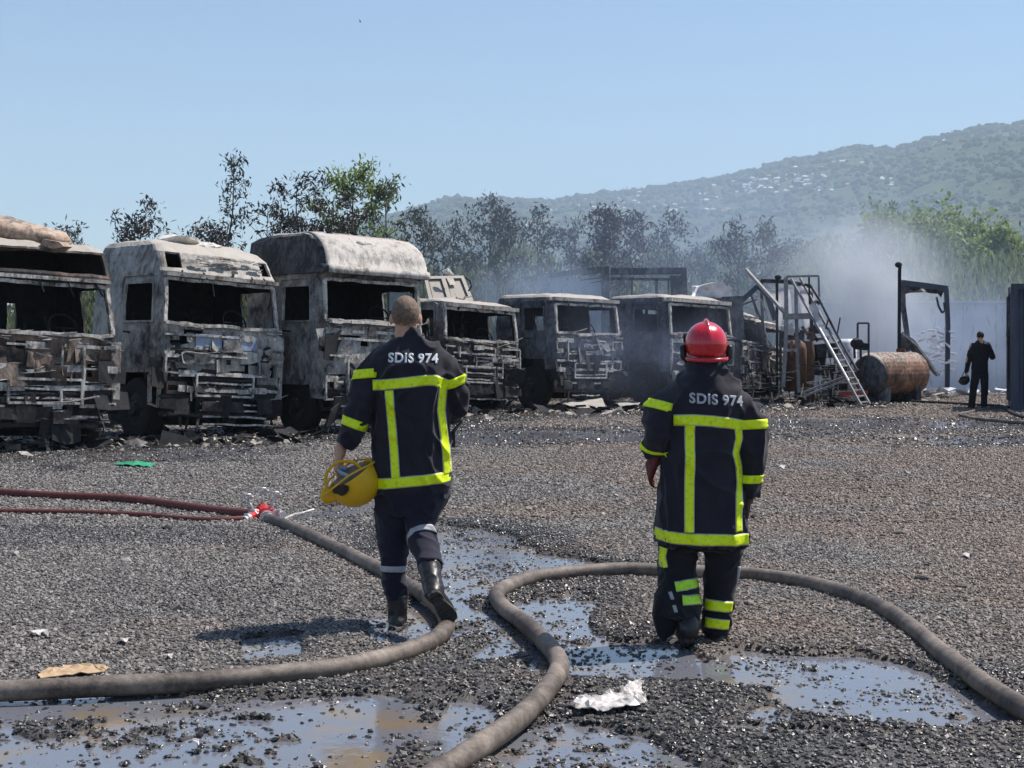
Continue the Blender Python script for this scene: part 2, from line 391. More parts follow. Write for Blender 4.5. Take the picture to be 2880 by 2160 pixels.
def wetness(X, Y):
    X = np.asarray(X, float); Y = np.asarray(Y, float); w_ = np.zeros(X.shape); n_ = (fbm(X * 1.1, Y * 1.1, 61, 4) - .47)
    for poly, soft, stony in PUD:
        xs = [p[0] for p in poly]; ys_ = [p[1] for p in poly]; e = 1.3 if soft > .15 else .5
        bb = (X > min(xs) - e * 1.6) & (X < max(xs) + e * 1.6) & (Y > min(ys_) - e * 1.6) & (Y < max(ys_) + e * 1.6)
        if bb.any():
            sd = sdpoly(X[bb], Y[bb], poly) + n_[bb] * e * 2.2; w_[bb] = np.maximum(w_[bb], sstep(e, e * .15, sd))
    for poly, amt, e in DAMP:
        sd = sdpoly(X, Y, poly) + n_ * e * 2.5; w_ = np.maximum(w_, amt * sstep(e, -e * .3, sd))
    return np.clip(w_ + .25 * sstep(.55, .75, fbm(X * .6 + 9, Y * 1.3, 66, 4)), 0, 1)
def ground_h(X, Y):
    base = .016 + .022 * (fbm(X * .5, Y * .5, 3, 3) - .3) + .012 * fbm(X * 3.1, Y * 3.1, 11, 4)
    # tyre tracks: bands of close ruts pressed by passing lorries
    for (x0, y0, x1, y1, wd) in RUTS:
        ex, ey = x1 - x0, y1 - y0; L = math.hypot(ex, ey); ex /= L; ey /= L
        u = (X - x0) * ex + (Y - y0) * ey; v = -(X - x0) * ey + (Y - y0) * ex
        v = v + .05 * (vn(u * .8, u * 0, 5) - .5)
        m = sstep(wd, wd * .8, np.abs(v)) * sstep(-.1, .2, u) * sstep(L + .1, L - .2, u)
        base = base + m * (.009 * np.cos(v * 2 * math.pi / .075) - .006)
    base = np.maximum(base, .006)
    n1 = fbm(X * 1.6, Y * 1.6, 21, 4); n2 = fbm(X * 6.5, Y * 6.5, 31, 4)
    for poly, soft, stony in PUD:
        xs = [p[0] for p in poly]; ys = [p[1] for p in poly]
        bb = (X > min(xs) - .5) & (X < max(xs) + .5) & (Y > min(ys) - .7) & (Y < max(ys) + .7)
        if not bb.any(): continue
        x, y = X[bb], Y[bb]
        sd = sdpoly(x, y, poly) - (.4 if soft > .15 else (.15 if soft > .04 else .04)) + (n1[bb] - .47) * soft * 5 + (n2[bb] - .47) * soft * 2
        m = sstep(soft * .5, -soft * .9, sd)
        isl = sstep(.62 - stony * .24, .78 - stony * .24, n2[bb] * .55 + n1[bb] * .15 + .3 * vn(x * 21, y * 21, 41)) * .036
        tgt = -.026 + isl - .006 * (1 - n2[bb]) + (np.clip(base[bb], .006, .03) - .012) * .6
        base[bb] = base[bb] * (1 - m) + np.minimum(base[bb], tgt) * m
    return base
def rutline(a, b, wd): p, q = G(*a), G(*b); return (p.x, p.y, q.x, q.y, wd)
RUTS = [rutline((1050, 1930), (2000, 2240), .30), rutline((1250, 1700), (1680, 1540), .22), rutline((1060, 1860), (1360, 1560), .16),
        rutline((1400, 1930), (1900, 2020), .2), rutline((1090, 1560), (1500, 1580), .15)]
# rows get coarser with distance; columns spread wider than the picture on both sides
ys = [2.2]
while ys[-1] < 62: ys.append(ys[-1] * 1.0052 if ys[-1] < 13 else ys[-1] * 1.009)
ys = np.array(ys); NU = 680
us = np.linspace(-1, 1, NU)
YY, UU = np.meshgrid(ys, us, indexing='ij'); XX = UU * (YY * .46 + 4.5)
HH = ground_h(XX, YY)
idx = np.arange(len(ys) * NU).reshape(len(ys), NU)
F = np.stack([idx[:-1, :-1], idx[:-1, 1:], idx[1:, 1:], idx[1:, :-1]], -1).reshape(-1, 4)
def ground_mat():
    m, nt, b = newmat('gravel_soil'); v = pos(nt)
    n1 = noise(nt, .35, 4, .6, v); n2 = noise(nt, 5, 8, .7, v); n3 = noise(nt, 60, 6, .75, v)
    s_ = math_(nt, 'ADD', math_(nt, 'MULTIPLY', n2, .5), math_(nt, 'MULTIPLY', n3, .5))
    grey = ramp(nt, s_, [(.32, (.035, .031, .028)), (.5, (.11, .097, .087)), (.68, (.22, .20, .18))])
    brn = ramp(nt, s_, [(.32, (.05, .036, .027)), (.5, (.145, .105, .08)), (.68, (.25, .19, .15))])
    sx = nd(nt, 'ShaderNodeSeparateXYZ'); nt.links.new(v, sx.inputs[0])
    bm = math_(nt, 'ADD', n1, math_(nt, 'MULTIPLY', sx.outputs[0], .035))
    col = mixc(nt, ramp(nt, bm, [(.45, (0, 0, 0)), (.62, (1, 1, 1))]), grey, brn)
    # ground close to the water level is soaked: darker and shinier
    wa = nd(nt, 'ShaderNodeAttribute', attribute_name='wet'); wet = math_(nt, 'MULTIPLY', wa.outputs['Fac'], 1.0, True)
    col = mixc(nt, wet, col, mixc(nt, .62, col, (.018, .015, .013)))
    nt.links.new(col, b.inputs['Base Color'])
    nt.links.new(ramp(nt, wet, [(0, (.85,) * 3), (1, (.3,) * 3)]), b.inputs['Roughness'])
    bump(nt, b, s_, .9, .02); return m
M['soil'] = ground_mat()
gr = np_mesh('gravel_yard', np.stack([XX, YY, HH], -1).reshape(-1, 3), F, M['soil'], kind='structure', smooth=True)
at = gr.data.attributes.new('wet', 'FLOAT', 'POINT'); at.data.foreach_set('value', wetness(XX, YY).astype(np.float32).ravel())
m, nt, b = newmat('puddle_water'); v = pos(nt); n = noise(nt, 2.2, 4, .6, v); n2 = noise(nt, 14, 3, .5, v)
nt.links.new(ramp(nt, n, [(.4, (.14, .15, .18)), (.54, (.15, .15, .165)), (.66, (.20, .15, .10))]), b.inputs['Base Color'])
b.inputs['Roughness'].default_value = .09; b.inputs['IOR'].default_value = 1.5; bump(nt, b, n2, .14, .01)
M['water'] = m
ws = MB(); ws.add([(-30, 2.3, 0), (30, 2.3, 0), (30, 61, 0), (-30, 61, 0)], [(0, 1, 2, 3)])
# the sheet of standing water lies under the whole yard and shows where the gravel dips
ws.v = [(-5, 2.3, 0), (5, 2.3, 0), (26, 50, 0), (-26, 50, 0)]
ws.build('puddle_water', M['water'], kind='structure')
M['field'] = simple('scrub_ground', (.06, .065, .035), .95, var=.5, scale=.05)
fl = MB(); fl.add([(-9000, -3000, -.06), (9000, -3000, -.06), (9000, 12000, -.06), (-9000, 12000, -.06)], [(0, 1, 2, 3)])
fl.build('ground', M['field'], kind='structure')

# loose stones, instanced on points by geometry nodes (uncountable)
def stone_field(name, N, y0, y1, smin, smax, mat, seed, power=2.0, pileup=0):
    r = np.random.default_rng(seed)
    Y = np.sqrt(r.uniform(y0 ** 2, y1 ** 2, N)); X = r.uniform(-1, 1, N) * (Y * .40 + 1.6)
    H = ground_h(X, Y)
    depth = sstep(.002, -.009, H)
    clump = vn(X * 2.3, Y * 2.3, 77) * .6 + vn(X * 9, Y * 9, 78) * .4
    keep = r.uniform(0, 1, N) > depth * (.90 - .30 * (clump > .55))
    keep &= r.uniform(0, 1, N) < (.45 + .9 * clump)
    X, Y, H = X[keep], Y[keep], H[keep]; n = len(X)
    s = smin + (smax - smin) * r.uniform(0, 1, n) ** power
    Z = np.maximum(H, -.004) + s * .15
    me = bpy.data.meshes.new(name); me.vertices.add(n)
    me.vertices.foreach_set('co', np.stack([X, Y, Z], -1).astype(np.float32).ravel())
    a = me.attributes.new('size', 'FLOAT', 'POINT'); a.data.foreach_set('value', s.astype(np.float32))
    a = me.attributes.new('wet', 'FLOAT', 'POINT'); a.data.foreach_set('value', wetness(X, Y).astype(np.float32))
    e = r.uniform(-.5, .5, (n, 3)); e[:, 2] = r.uniform(0, 6.28, n)
    a = me.attributes.new('turn', 'FLOAT_VECTOR', 'POINT'); a.data.foreach_set('vector', e.astype(np.float32).ravel())
    o = bpy.data.objects.new(name, me); COL.objects.link(o); o['kind'] = 'stuff'
    ng = bpy.data.node_groups.new(name, 'GeometryNodeTree')
    ng.interface.new_socket('Geometry', in_out='INPUT', socket_type='NodeSocketGeometry')
    ng.interface.new_socket('Geometry', in_out='OUTPUT', socket_type='NodeSocketGeometry')
    gi = ng.nodes.new('NodeGroupInput'); go = ng.nodes.new('NodeGroupOutput'); L = ng.links.new
    join = ng.nodes.new('GeometryNodeGeometryToInstance')
    for k in range(5):
        ico = ng.nodes.new('GeometryNodeMeshIcoSphere'); ico.inputs['Radius'].default_value = .5; ico.inputs['Subdivisions'].default_value = 1
        sp = ng.nodes.new('GeometryNodeSetPosition'); nz = ng.nodes.new('ShaderNodeTexNoise'); nz.inputs['Scale'].default_value = 1.3
        ps = ng.nodes.new('GeometryNodeInputPosition'); va = ng.nodes.new('ShaderNodeVectorMath'); va.inputs[1].default_value = (k * 7.3, k * 3.1, k * 1.9)
        L(ps.outputs[0], va.inputs[0]); L(va.outputs[0], nz.inputs['Vector'])
        sub = ng.nodes.new('ShaderNodeVectorMath'); sub.operation = 'SUBTRACT'; sub.inputs[1].default_value = (.5, .5, .5); L(nz.outputs['Color'], sub.inputs[0])
        mul = ng.nodes.new('ShaderNodeVectorMath'); mul.operation = 'MULTIPLY'; mul.inputs[1].default_value = (1.3, 1.3, .9); L(sub.outputs[0], mul.inputs[0])
        L(ico.outputs[0], sp.inputs['Geometry']); L(mul.outputs[0], sp.inputs['Offset'])
        tr = ng.nodes.new('GeometryNodeTransform'); tr.inputs['Scale'].default_value = (1.0 + .1 * k, .72 + .06 * k, .42 + .07 * k); L(sp.outputs[0], tr.inputs[0])
        L(tr.outputs[0], join.inputs[0])
    sm = ng.nodes.new('GeometryNodeSetMaterial'); sm.inputs['Material'].default_value = mat; L(join.outputs[0], sm.inputs[0])
    ip = ng.nodes.new('GeometryNodeInstanceOnPoints'); L(gi.outputs[0], ip.inputs['Points']); L(sm.outputs[0], ip.inputs['Instance'])
    ip.inputs['Pick Instance'].default_value = True
    ri = ng.nodes.new('FunctionNodeRandomValue'); ri.data_type = 'INT'; ri.inputs[4].default_value = 0; ri.inputs[5].default_value = 4; L(ri.outputs[2], ip.inputs['Instance Index'])
    na = ng.nodes.new('GeometryNodeInputNamedAttribute'); na.data_type = 'FLOAT'; na.inputs['Name'].default_value = 'size'; L(na.outputs[0], ip.inputs['Scale'])
    nb = ng.nodes.new('GeometryNodeInputNamedAttribute'); nb.data_type = 'FLOAT_VECTOR'; nb.inputs['Name'].default_value = 'turn'
    L(nb.outputs[0], ip.inputs['Rotation']); L(ip.outputs[0], go.inputs[0])
    md = o.modifiers.new('stones', 'NODES'); md.node_group = ng
    return o
def stone_mat():
    m, nt, b = newmat('basalt_stone'); oi = nd(nt, 'ShaderNodeObjectInfo'); v = pos(nt); n = noise(nt, 90, 4, .7, v); n1 = noise(nt, .35, 4, .6, v)
    s_ = math_(nt, 'ADD', math_(nt, 'MULTIPLY', oi.outputs['Random'], .75), math_(nt, 'MULTIPLY', n, .3))
    c1 = ramp(nt, s_, [(.12, (.025, .023, .022)), (.38, (.092, .083, .077)), (.68, (.205, .185, .168)), (.9, (.34, .31, .28)), (1.0, (.55, .53, .5))])
    c2 = ramp(nt, s_, [(.12, (.035, .026, .021)), (.38, (.115, .085, .067)), (.68, (.225, .172, .133)), (.9, (.34, .28, .235)), (1.0, (.55, .5, .45))])
    sx = nd(nt, 'ShaderNodeSeparateXYZ'); nt.links.new(v, sx.inputs[0])
    bm = math_(nt, 'ADD', n1, math_(nt, 'MULTIPLY', sx.outputs[0], .035))
    c = mixc(nt, ramp(nt, bm, [(.45, (0, 0, 0)), (.62, (1, 1, 1))]), c1, c2)
    wa = nd(nt, 'ShaderNodeAttribute', attribute_name='wet', attribute_type='INSTANCER'); wet = wa.outputs['Fac']
    c = mixc(nt, math_(nt, 'MULTIPLY', wet, .66), c, (.014, .013, .013))
    nt.links.new(c, b.inputs['Base Color'])
    nt.links.new(math_(nt, 'SUBTRACT', ramp(nt, oi.outputs['Random'], [(.0, (.45,) * 3), (.5, (.6,) * 3), (1, (.8,) * 3)]), math_(nt, 'MULTIPLY', wet, .26)), b.inputs['Roughness'])
    bump(nt, b, n, .5, .004); return m
M['stone'] = stone_mat()
stone_field('gravel', 380000, 4.2, 12.5, .007, .029, M['stone'], 1)
stone_field('gravel', 240000, 12.3, 22, .013, .038, M['stone'], 2)
stone_field('gravel', 190000, 21.5, 46, .022, .058, M['stone'], 3, 2.5)
props(stone_field('coarse_gravel', 1500, 5, 34, .04, .08, M['stone'], 4, 3))
# a few single rocks
def rock(px, py, w, label):
    g = G(px, py, .02); mb = MB(); mb.ball((0, 0, 0), (w, w * .75, w * .42), 6, 9)
    mb.v = [tuple(Vector(p) * (1 + .45 * mnoise.noise(Vector(p) * 9 / (w * 20) * 3 + Vector((px, py, 0))))) for p in mb.v]
    o = mb.build('rock', M['rockm']); o.location = (g.x, g.y, .02 + w * .15); props(o, label, 'rock', 'bigger rocks on the gravel')
M['rockm'] = simple('brown_grey_rock', (.10, .085, .07), .8, var=.5, scale=30, bmp=.7, bdist=.01)
rock(2530, 1503, .055, 'flat dark rock farthest from the camera on the open gravel at right')
rock(2600, 1632, .062, 'flat brown rock lying left of the darker round one by the right hose')
rock(2713, 1655, .055, 'round dark rock at right, nearest the right frame edge')
rock(2675, 1682, .05, 'low brown rock just in front of the round dark one at right')
rock(2165, 1548, .045, 'small grey rock to the right of the red-helmeted firefighter')

# ================================================================== hill, trees far away, houses
RH = 3500.0
RID = [(-900, 935), (-300, 915), (0, 900), (500, 800), (800, 720), (950, 662), (1080, 612), (1160, 592), (1290, 556), (1340, 561), (1400, 556), (1470, 562), (1560, 570), (1640, 556), (1800, 540), (2050, 497), (2200, 455), (2320, 434), (2400, 416), (2480, 418), (2510, 424), (2640, 386), (2760, 362), (2880, 346), (3300, 250), (3900, 170), (4600, 160)]
rx_ = np.array([p[0] for p in RID], float); ry_ = np.array([p[1] for p in RID], float)
def hill_z(X, Y):
    a = X / Y * FPX + CX; H = (HY - np.interp(a, rx_, ry_)) / FPX * RH
    t = np.clip((Y - 700) / (RH - 700), 0, 1.25)
    prof = np.where(t < 1, t ** 1.35 * .86 + .14 * sstep(0, 1, t), 1 - (t - 1) * 2.0)
    g = (fbm(X / 420 + Y / 900, Y / 700, 5, 5) - .47) * 2; g2 = (fbm(X / 90, Y / 160, 8, 4) - .47) * 2
    env = 4 * np.clip(t, 0, 1) * (1 - np.clip(t, 0, 1)) 
    return EYE + H * prof + (g * 62 + g2 * 14) * env * np.clip(H / 300, .1, 1) + g2 * 6 * np.clip(t, 0, 1)
hy = np.linspace(600, 4300, 200); ha = np.linspace(-.62, .80, 460)
HY_, HA_ = np.meshgrid(hy, ha, indexing='ij'); HX_ = HA_ * HY_
HZ_ = np.maximum(hill_z(HX_, HY_), -.5)
idx = np.arange(HY_.size).reshape(HY_.shape)
F = np.stack([idx[:-1, :-1], idx[:-1, 1:], idx[1:, 1:], idx[1:, :-1]], -1).reshape(-1, 4)
m, nt, b = newmat('wooded_slope'); v = pos(nt); n1 = noise(nt, .0035, 6, .6, v); n2 = noise(nt, .035, 8, .75, v); n3 = noise(nt, .008, 5, .6, v, 1.0)
cg = ramp(nt, n2, [(.35, (.012, .022, .010)), (.5, (.045, .075, .025)), (.65, (.11, .15, .05))])
cb = ramp(nt, n2, [(.35, (.035, .038, .02)), (.6, (.10, .095, .05)), (.7, (.17, .14, .085))])
nt.links.new(mixc(nt, ramp(nt, n3, [(.5, (0, 0, 0)), (.62, (.8, .8, .8))]), cg, cb), b.inputs['Base Color']); b.inputs['Roughness'].default_value = 1
bump(nt, b, n2, 1.0, 14)
np_mesh('hills', np.stack([HX_, HY_, HZ_], -1).reshape(-1, 3), F, m, kind='structure', smooth=True)
# scattered trees over the slope: one mass of small crowns
r = np.random.default_rng(5); n = 8500
a = r.uniform(1000, 2950, n); yy = r.uniform(1500, 3500, n); yy[:1300] = r.uniform(3430, 3520, 1300)
x = (a - CX) / FPX * yy; z = hill_z(x, yy); s = (2.5 + 8 * r.uniform(0, 1, n) ** 2.2) * (yy / 3500) * 1.1; s[:1300] *= .8
icv = []; 
mbi = MB(); mbi.ball((0, 0, 0), 1, 4, 6); bv = np.array(mbi.v); bf = [f for f in mbi.f]
tri = []
for f in bf:
    tri.append(f[:3]); 
    if len(f) == 4: tri.append((f[0], f[2], f[3]))
tri = np.array(tri)
jit = 1 + r.uniform(-.3, .3, (n, len(bv), 1))
V = (bv[None] * jit * s[:, None, None] * np.array([1, 1, .8])) + np.stack([x, yy, z + s * .35], -1)[:, None]
Ft = (tri[None] + (np.arange(n) * len(bv))[:, None, None]).reshape(-1, 3)
M['hillleaf'] = simple('far_tree_crowns', (.022, .034, .016), .95, var=.6, scale=.02)
np_mesh('hillside_trees', V.reshape(-1, 3), Ft, M['hillleaf'], kind='stuff')
# houses
HM = {'white': simple('white_render_and_roof', (.72, .70, .66), .7, var=.1), 'red': simple('red_sheet_roof', (.42, .15, .10), .7, var=.2), 'grey': simple('grey_sheet_roof', (.40, .43, .46), .6, var=.2),
      'hw': simple('house_render', (.55, .5, .44), .85, var=.15)}
def hm(w_, d_, h_):
    a = MB(); a.box((0, 0, h_ / 2), (w_, d_, h_)); b_ = MB(); e = .8; 
    b_.add([(-w_/2-e, -d_/2-e, h_), (w_/2+e, -d_/2-e, h_), (w_/2+e, d_/2+e, h_), (-w_/2-e, d_/2+e, h_), (-w_/2+2, 0, h_+3.4), (w_/2-2, 0, h_+3.4)],
           [(0, 1, 5, 4), (1, 2, 5), (2, 3, 4, 5), (3, 0, 4), (3, 2, 1, 0)])
    return a, b_
hproto = {}
def mk(key, mt, w_, d_, h_):
    a, b_ = hm(w_, d_, h_); ma = bpy.data.meshes.new('wall'); ma.from_pydata(a.v, [], a.f); ma.materials.append(HM['hw'])
    mb_ = bpy.data.meshes.new('roof'); mb_.from_pydata(b_.v, [], b_.f); mb_.materials.append(mt); hproto[key] = (ma, mb_)
mk('white', HM['white'], 11, 8, 3.5); mk('red', HM['red'], 11, 8, 3.5); mk('grey', HM['grey'], 13, 8, 4)
HS = []; NCL = [0]
CL = ['at the left end of the far hillside village', 'just under the hill crest left of the mast', 'among trees right of the mast on the hill', 'in the dense middle of the far hillside village',
      'in the upper middle of the far hillside village', 'near the crest above the hillside village', 'in the lower right of the hillside village', 'alone on the slope right of the village',
      'high on the right slope near the crest', 'low on the slope behind the scorched trees', 'at the lower edge of the hillside village']
def cluster(n, x0, x1, ya, yb, kinds, slope=0.0):
    for _ in range(n):
        x_ = r.uniform(x0, x1); HS.append((x_, r.uniform(ya, yb) + slope * (x_ - x0), kinds[int(r.integers(len(kinds)))], NCL[0]))
    NCL[0] += 1
cluster(9, 1480, 1620, 570, 598, ['red', 'red', 'grey'])
cluster(12, 1580, 1760, 556, 596, ['white', 'red', 'grey'], -.03)
cluster(24, 1700, 1990, 545, 610, ['white', 'grey', 'grey', 'white', 'red'], -.06)
cluster(38, 2000, 2230, 512, 562, ['white', 'grey', 'white', 'white'], -.09)
cluster(30, 2060, 2340, 500, 545, ['white', 'grey', 'grey'], -.10)
cluster(14, 2200, 2460, 470, 500, ['white', 'grey'], -.13)
cluster(14, 2240, 2340, 505, 542, ['white', 'grey', 'white'], 0)
cluster(8, 2360, 2520, 496, 530, ['white', 'white', 'red'], 0)
cluster(6, 2560, 2700, 402, 425, ['white', 'grey'], -.15)
cluster(8, 1480, 1700, 615, 650, ['red', 'white'], 0)
cluster(10, 1880, 2060, 580, 605, ['white', 'grey', 'red'], -.05)
nh = 0
for (px_, py_, kd, ci) in HS:
    Yt = np.linspace(1200, 3480, 400); d = (Yt * 0 + (px_ - CX) / FPX * Yt); zr = EYE - (py_ - HY) / FPX * Yt
    hz_ = hill_z(d, Yt); k = np.argmax(hz_ > zr)
    if hz_[k] <= zr[k]: continue
    h = thing('house', {'white': 'tiny pale house with a bright roof ' + CL[ci], 'red': 'tiny house with a reddish roof ' + CL[ci], 'grey': 'tiny house with a dull grey roof ' + CL[ci]}[kd],
              'house', (d[k], Yt[k], hz_[k] - .5), (0, 0, r.uniform(-.5, .5)), 'houses on the hill')
    sc_ = r.uniform(.4, .9) ; h.scale = (sc_, sc_, sc_)
    for nm, me in zip(('wall', 'roof'), hproto[kd]):
        c = bpy.data.objects.new(nm, me); COL.objects.link(c); c.parent = h
    nh += 1
# masts on the ridge
for (px_, t_, b_, lb) in ((2676, 365, 392, 'thin mast on the hill crest at far right'), (1763, 522, 545, 'thin mast on the hill crest above the burnt trailer')):
    Y_ = 3450; mb = MB(); q0 = P(px_, b_, Y_); q1 = P(px_, t_, Y_); mb.bar(q0, q1, 1.0); mb.bar(q0 + Vector((0, 0, 12)), q0 + Vector((5, 0, 12)), .6)
    props(mb.build('mast', M['soot'], origin=tuple(q0)), lb, 'mast')

# ================================================================== trees and undergrowth near by
def leaves(C, L, Wd, droop, r, fold=.3):
    """C (n,3) centres -> folded leaf quads"""
    n = len(C); d = r.normal(0, 1, (n, 3)); d[:, 2] -= droop; d /= np.linalg.norm(d, axis=1)[:, None]
    u = np.cross(d, r.normal(0, 1, (n, 3))); u /= np.linalg.norm(u, axis=1)[:, None] + 1e-9
    l = (L * r.uniform(.6, 1.4, n))[:, None]; w_ = (Wd * r.uniform(.6, 1.4, n))[:, None]; k = np.cross(d, u) * w_ * fold
    V = np.stack([C - d * l / 2, C + u * w_ / 2 + k, C + d * l / 2, C - u * w_ / 2 + k], 1).reshape(-1, 3)
    F = np.arange(4 * n).reshape(n, 4); return V, F
def tree(name, label, px, base_w, top, Y, hw, nl, lm, seed, crown0=.35, nb=14, leafsize=(.19, .06), droop=.8, group='scorched trees behind the trucks', lean=0, spindly=False, cat='tree', cl=.16, dome=0):
    r = np.random.default_rng(seed); b0 = Vector(((px - CX) / FPX * Y, Y, 0)); H = EYE + (HY - top - (0 if dome or spindly else 22)) / FPX * Y; W = hw / FPX * Y
    root = thing(name, label, cat, b0, group=group); tr = MB(); tips = []
    tp = [Vector((0, 0, 0))]; x = y = 0
    for i in range(1, 9):
        x += r.normal(0, .05) * H / 6 + lean * H / 8; y += r.normal(0, .05) * H / 6; tp.append(Vector((x, y, H * i / 8)))
    tr.tube(tp[:6] if dome else tp, [base_w * (1 - .88 * i / 8) for i in range(6 if dome else 9)], 7)
    for i in range(7 if spindly else 3): tips.append((tp[8] + Vector((r.normal(0, .05), r.normal(0, .05), -i * .12)), .5))
    for k in range(0 if dome else nb):
        t = crown0 + (1 - crown0) * (k + r.uniform(0, 1)) / nb; t = min(t, .97); i = int(t * 8); f = t * 8 - i
        p = tp[i].lerp(tp[min(i + 1, 8)], f); a = k * 2.4 + r.uniform(-.5, .5)
        env = math.sin(math.pi * min(1, (t - crown0) / (1 - crown0) * .8 + .25)); ln = W * (.7 + .8 * env) * r.uniform(.6, 1.2)
        if spindly: ln *= .6
        dr = Vector((math.cos(a), math.sin(a) * .8, .15 + .75 * r.uniform(0, 1))).normalized()
        q = [p]; c = p
        for s_ in range(4):
            dr = (dr + Vector(r.normal(0, .16, 3)) + Vector((0, 0, .07))).normalized(); c = c + dr * ln / 4; q.append(c)
        rb = base_w * (1 - .85 * t) * .55 + .008
        tr.tube(q, [rb, rb * .75, rb * .55, rb * .38, rb * .2], 5, caps=False)
        tips += [(q[4], 1), (q[3], .8), (q[2], .35)]
        for s_ in range(3):
            j = int(r.integers(1, 4)); d2 = (dr + Vector(r.normal(0, .7, 3)) + Vector((0, 0, .3))).normalized(); e = q[j] + d2 * ln * r.uniform(.25, .5)
            tr.tube([q[j], q[j].lerp(e, .5) + Vector(r.normal(0, .03, 3)), e], [rb * .4, rb * .25, rb * .12], 4, caps=False); tips += [(e, 1), (q[j].lerp(e, .6), .6)]
    if dome:      # broad crown: limbs reach leaf clumps spread over a dome
        tips = []; zc = H * .5; rz = H * .48
        for k in range(dome):
            a, e = r.uniform(0, 6.283), r.uniform(-.5, 1) ; e = math.asin(max(-.7, min(1, e))); q_ = r.uniform(.62, 1.0)
            c = Vector((math.cos(a) * math.cos(e) * W * q_, math.sin(a) * math.cos(e) * W * .6 * q_, zc + math.sin(e) * rz * q_ * r.uniform(.82, 1.06)))
            s0 = tp[int(r.integers(2, 6))]; m_ = s0.lerp(c, .5) + Vector((0, 0, .3)); tr.tube([s0, m_, c], [base_w * .28, base_w * .16, base_w * .04], 5, caps=False)
            tips.append((c, 1))
            for s_ in range(5): tips.append((c + Vector(r.normal(0, 1, 3)) * W * .09, .8))
    tr.build('trunk', M['bark'], root, local=True, smooth=True)
    nl = int(nl * (1.25 if Y < 55 else 1.5)); T = np.array([tuple(t[0]) for t in tips]); wt = np.array([t[1] for t in tips]); wt = wt * r.uniform(.2, 1.6, len(wt)); wt /= wt.sum()
    ii = r.choice(len(T), nl, p=wt); C = T[ii] + r.normal(0, cl * .8, (nl, 3)) * np.array([1, 1, 1.1]); 
    V, F = leaves(C, leafsize[0], leafsize[1], droop, r)
    np_mesh('crown', V, F, lm, root, sub=False)
    return root
LB, LG, LM, LK = M['leaf_burnt'], M['leaf_grey'], M['leaf_mix'], M['leaf_green']
tree('scorched_tree', 'low scorched tree showing above the leftmost truck, beside its roof load', 175, .07, 622, 46, 70, 500, LG, 11)
tree('scorched_tree', 'round scorched bush-like tree above the second truck cab from the left', 380, .09, 588, 46, 95, 1000, LB, 12, cat='tree')
tree('scorched_tree', 'sparse scorched sapling just left of the tall thin tree', 545, .05, 618, 47, 75, 560, LG, 13)
tree('thin_tree', 'tall thin bare-stemmed tree with a small tuft at its top', 650, .07, 440, 46, 60, 380, LG, 14, .5, 14, lean=-.012, spindly=True)
tree('scorched_tree', 'low scorched tree at the foot of the tall thin tree', 600, .06, 635, 45, 80, 800, LB, 15)
tree('scorched_tree', 'sparse curving scorched tree between the thin tree and the green topped one', 745, .06, 560, 46, 75, 480, LG, 16)
tree('scorched_tree', 'dark scorched tree left of the green topped tree, over the third truck', 865, .09, 492, 46, 105, 950, LB, 17)
tree('half_green_tree', 'tree with fresh green leaves at its top above the third truck', 975, .10, 466, 47, 110, 2100, LK, 18, cl=.2)
tree('scorched_tree', 'dark lower-crowned tree directly under the green topped tree', 925, .09, 560, 45.6, 100, 1300, LB, 19)
tree('half_green_tree', 'half burnt tree with thin leaning branches right of the green topped tree', 1085, .07, 500, 47.5, 95, 900, LM, 20, lean=.01)
for i, (px_, tp_, hw_, nl_, lm_, lb) in enumerate([
    (1210, 590, 80, 1100, LG, 'first scorched grey tree to the right of the hill notch, above the walking bareheaded man'),
    (1290, 600, 70, 900, LG, 'scorched grey tree left of the one with a bare pointed tip'),
    (1375, 548, 70, 900, LG, 'scorched grey tree with a bare pointed tip standing above its neighbours'),
    (1435, 565, 60, 1000, LG, 'narrow scorched tree right of the bare-tipped one'),
    (1500, 590, 70, 1000, LG, 'scorched grey tree above the left end of the burnt trailer'),
    (1620, 625, 85, 1100, LG, 'low scorched grey tree above the smoking trailer side'),
    (1710, 588, 75, 1500, LB, 'dense dark scorched tree behind the trailer corner post'),
    (1790, 590, 85, 1300, LB, 'densest dark scorched tree, behind the open trailer frame'),
    (1870, 618, 75, 1100, LB, 'scorched tree right of the densest dark one'),
    (2075, 628, 80, 1100, LG, 'scorched tree with one upright tip, behind the white tarp lump'),
    (2160, 635, 80, 1100, LG, 'scorched tree reaching right, behind the ladder platform'),
    (1980, 690, 70, 800, LG, 'low scorched tree behind the second blue-grey cab from the red helmet')]):
    tree('scorched_tree', lb, px_, .06, tp_, 47 + (i % 3) * 1.3, hw_, nl_, lm_, 40 + i, .25, 16, lean=(i % 3 - 1) * .006, cl=.19)
# broad green trees on the right, beyond the wall
tree('leafy_tree', 'broad sunlit green tree behind the smoke and the tall pole', 2560, .22, 595, 72, 215, 13000, LK, 61, .22, 26, (.32, .14), .3, 'green trees beyond the wall', cl=.42, dome=70)
tree('leafy_tree', 'green tree rising behind the wall above the dark silhouetted man', 2745, .2, 605, 74, 190, 11000, LK, 62, .2, 24, (.32, .14), .3, 'green trees beyond the wall', cl=.42, dome=60)
tree('leafy_tree', 'dull green tree at the right frame edge above the container', 2890, .2, 700, 70, 170, 7500, LM, 63, .15, 22, (.32, .14), .3, 'green trees beyond the wall', cl=.42, dome=45)
tree('leafy_tree', 'low green tree at the left of the sunlit broad tree, half lost in smoke', 2400, .15, 700, 70, 150, 6000, LM, 64, .15, 18, (.3, .13), .3, 'green trees beyond the wall', cl=.4, dome=40)
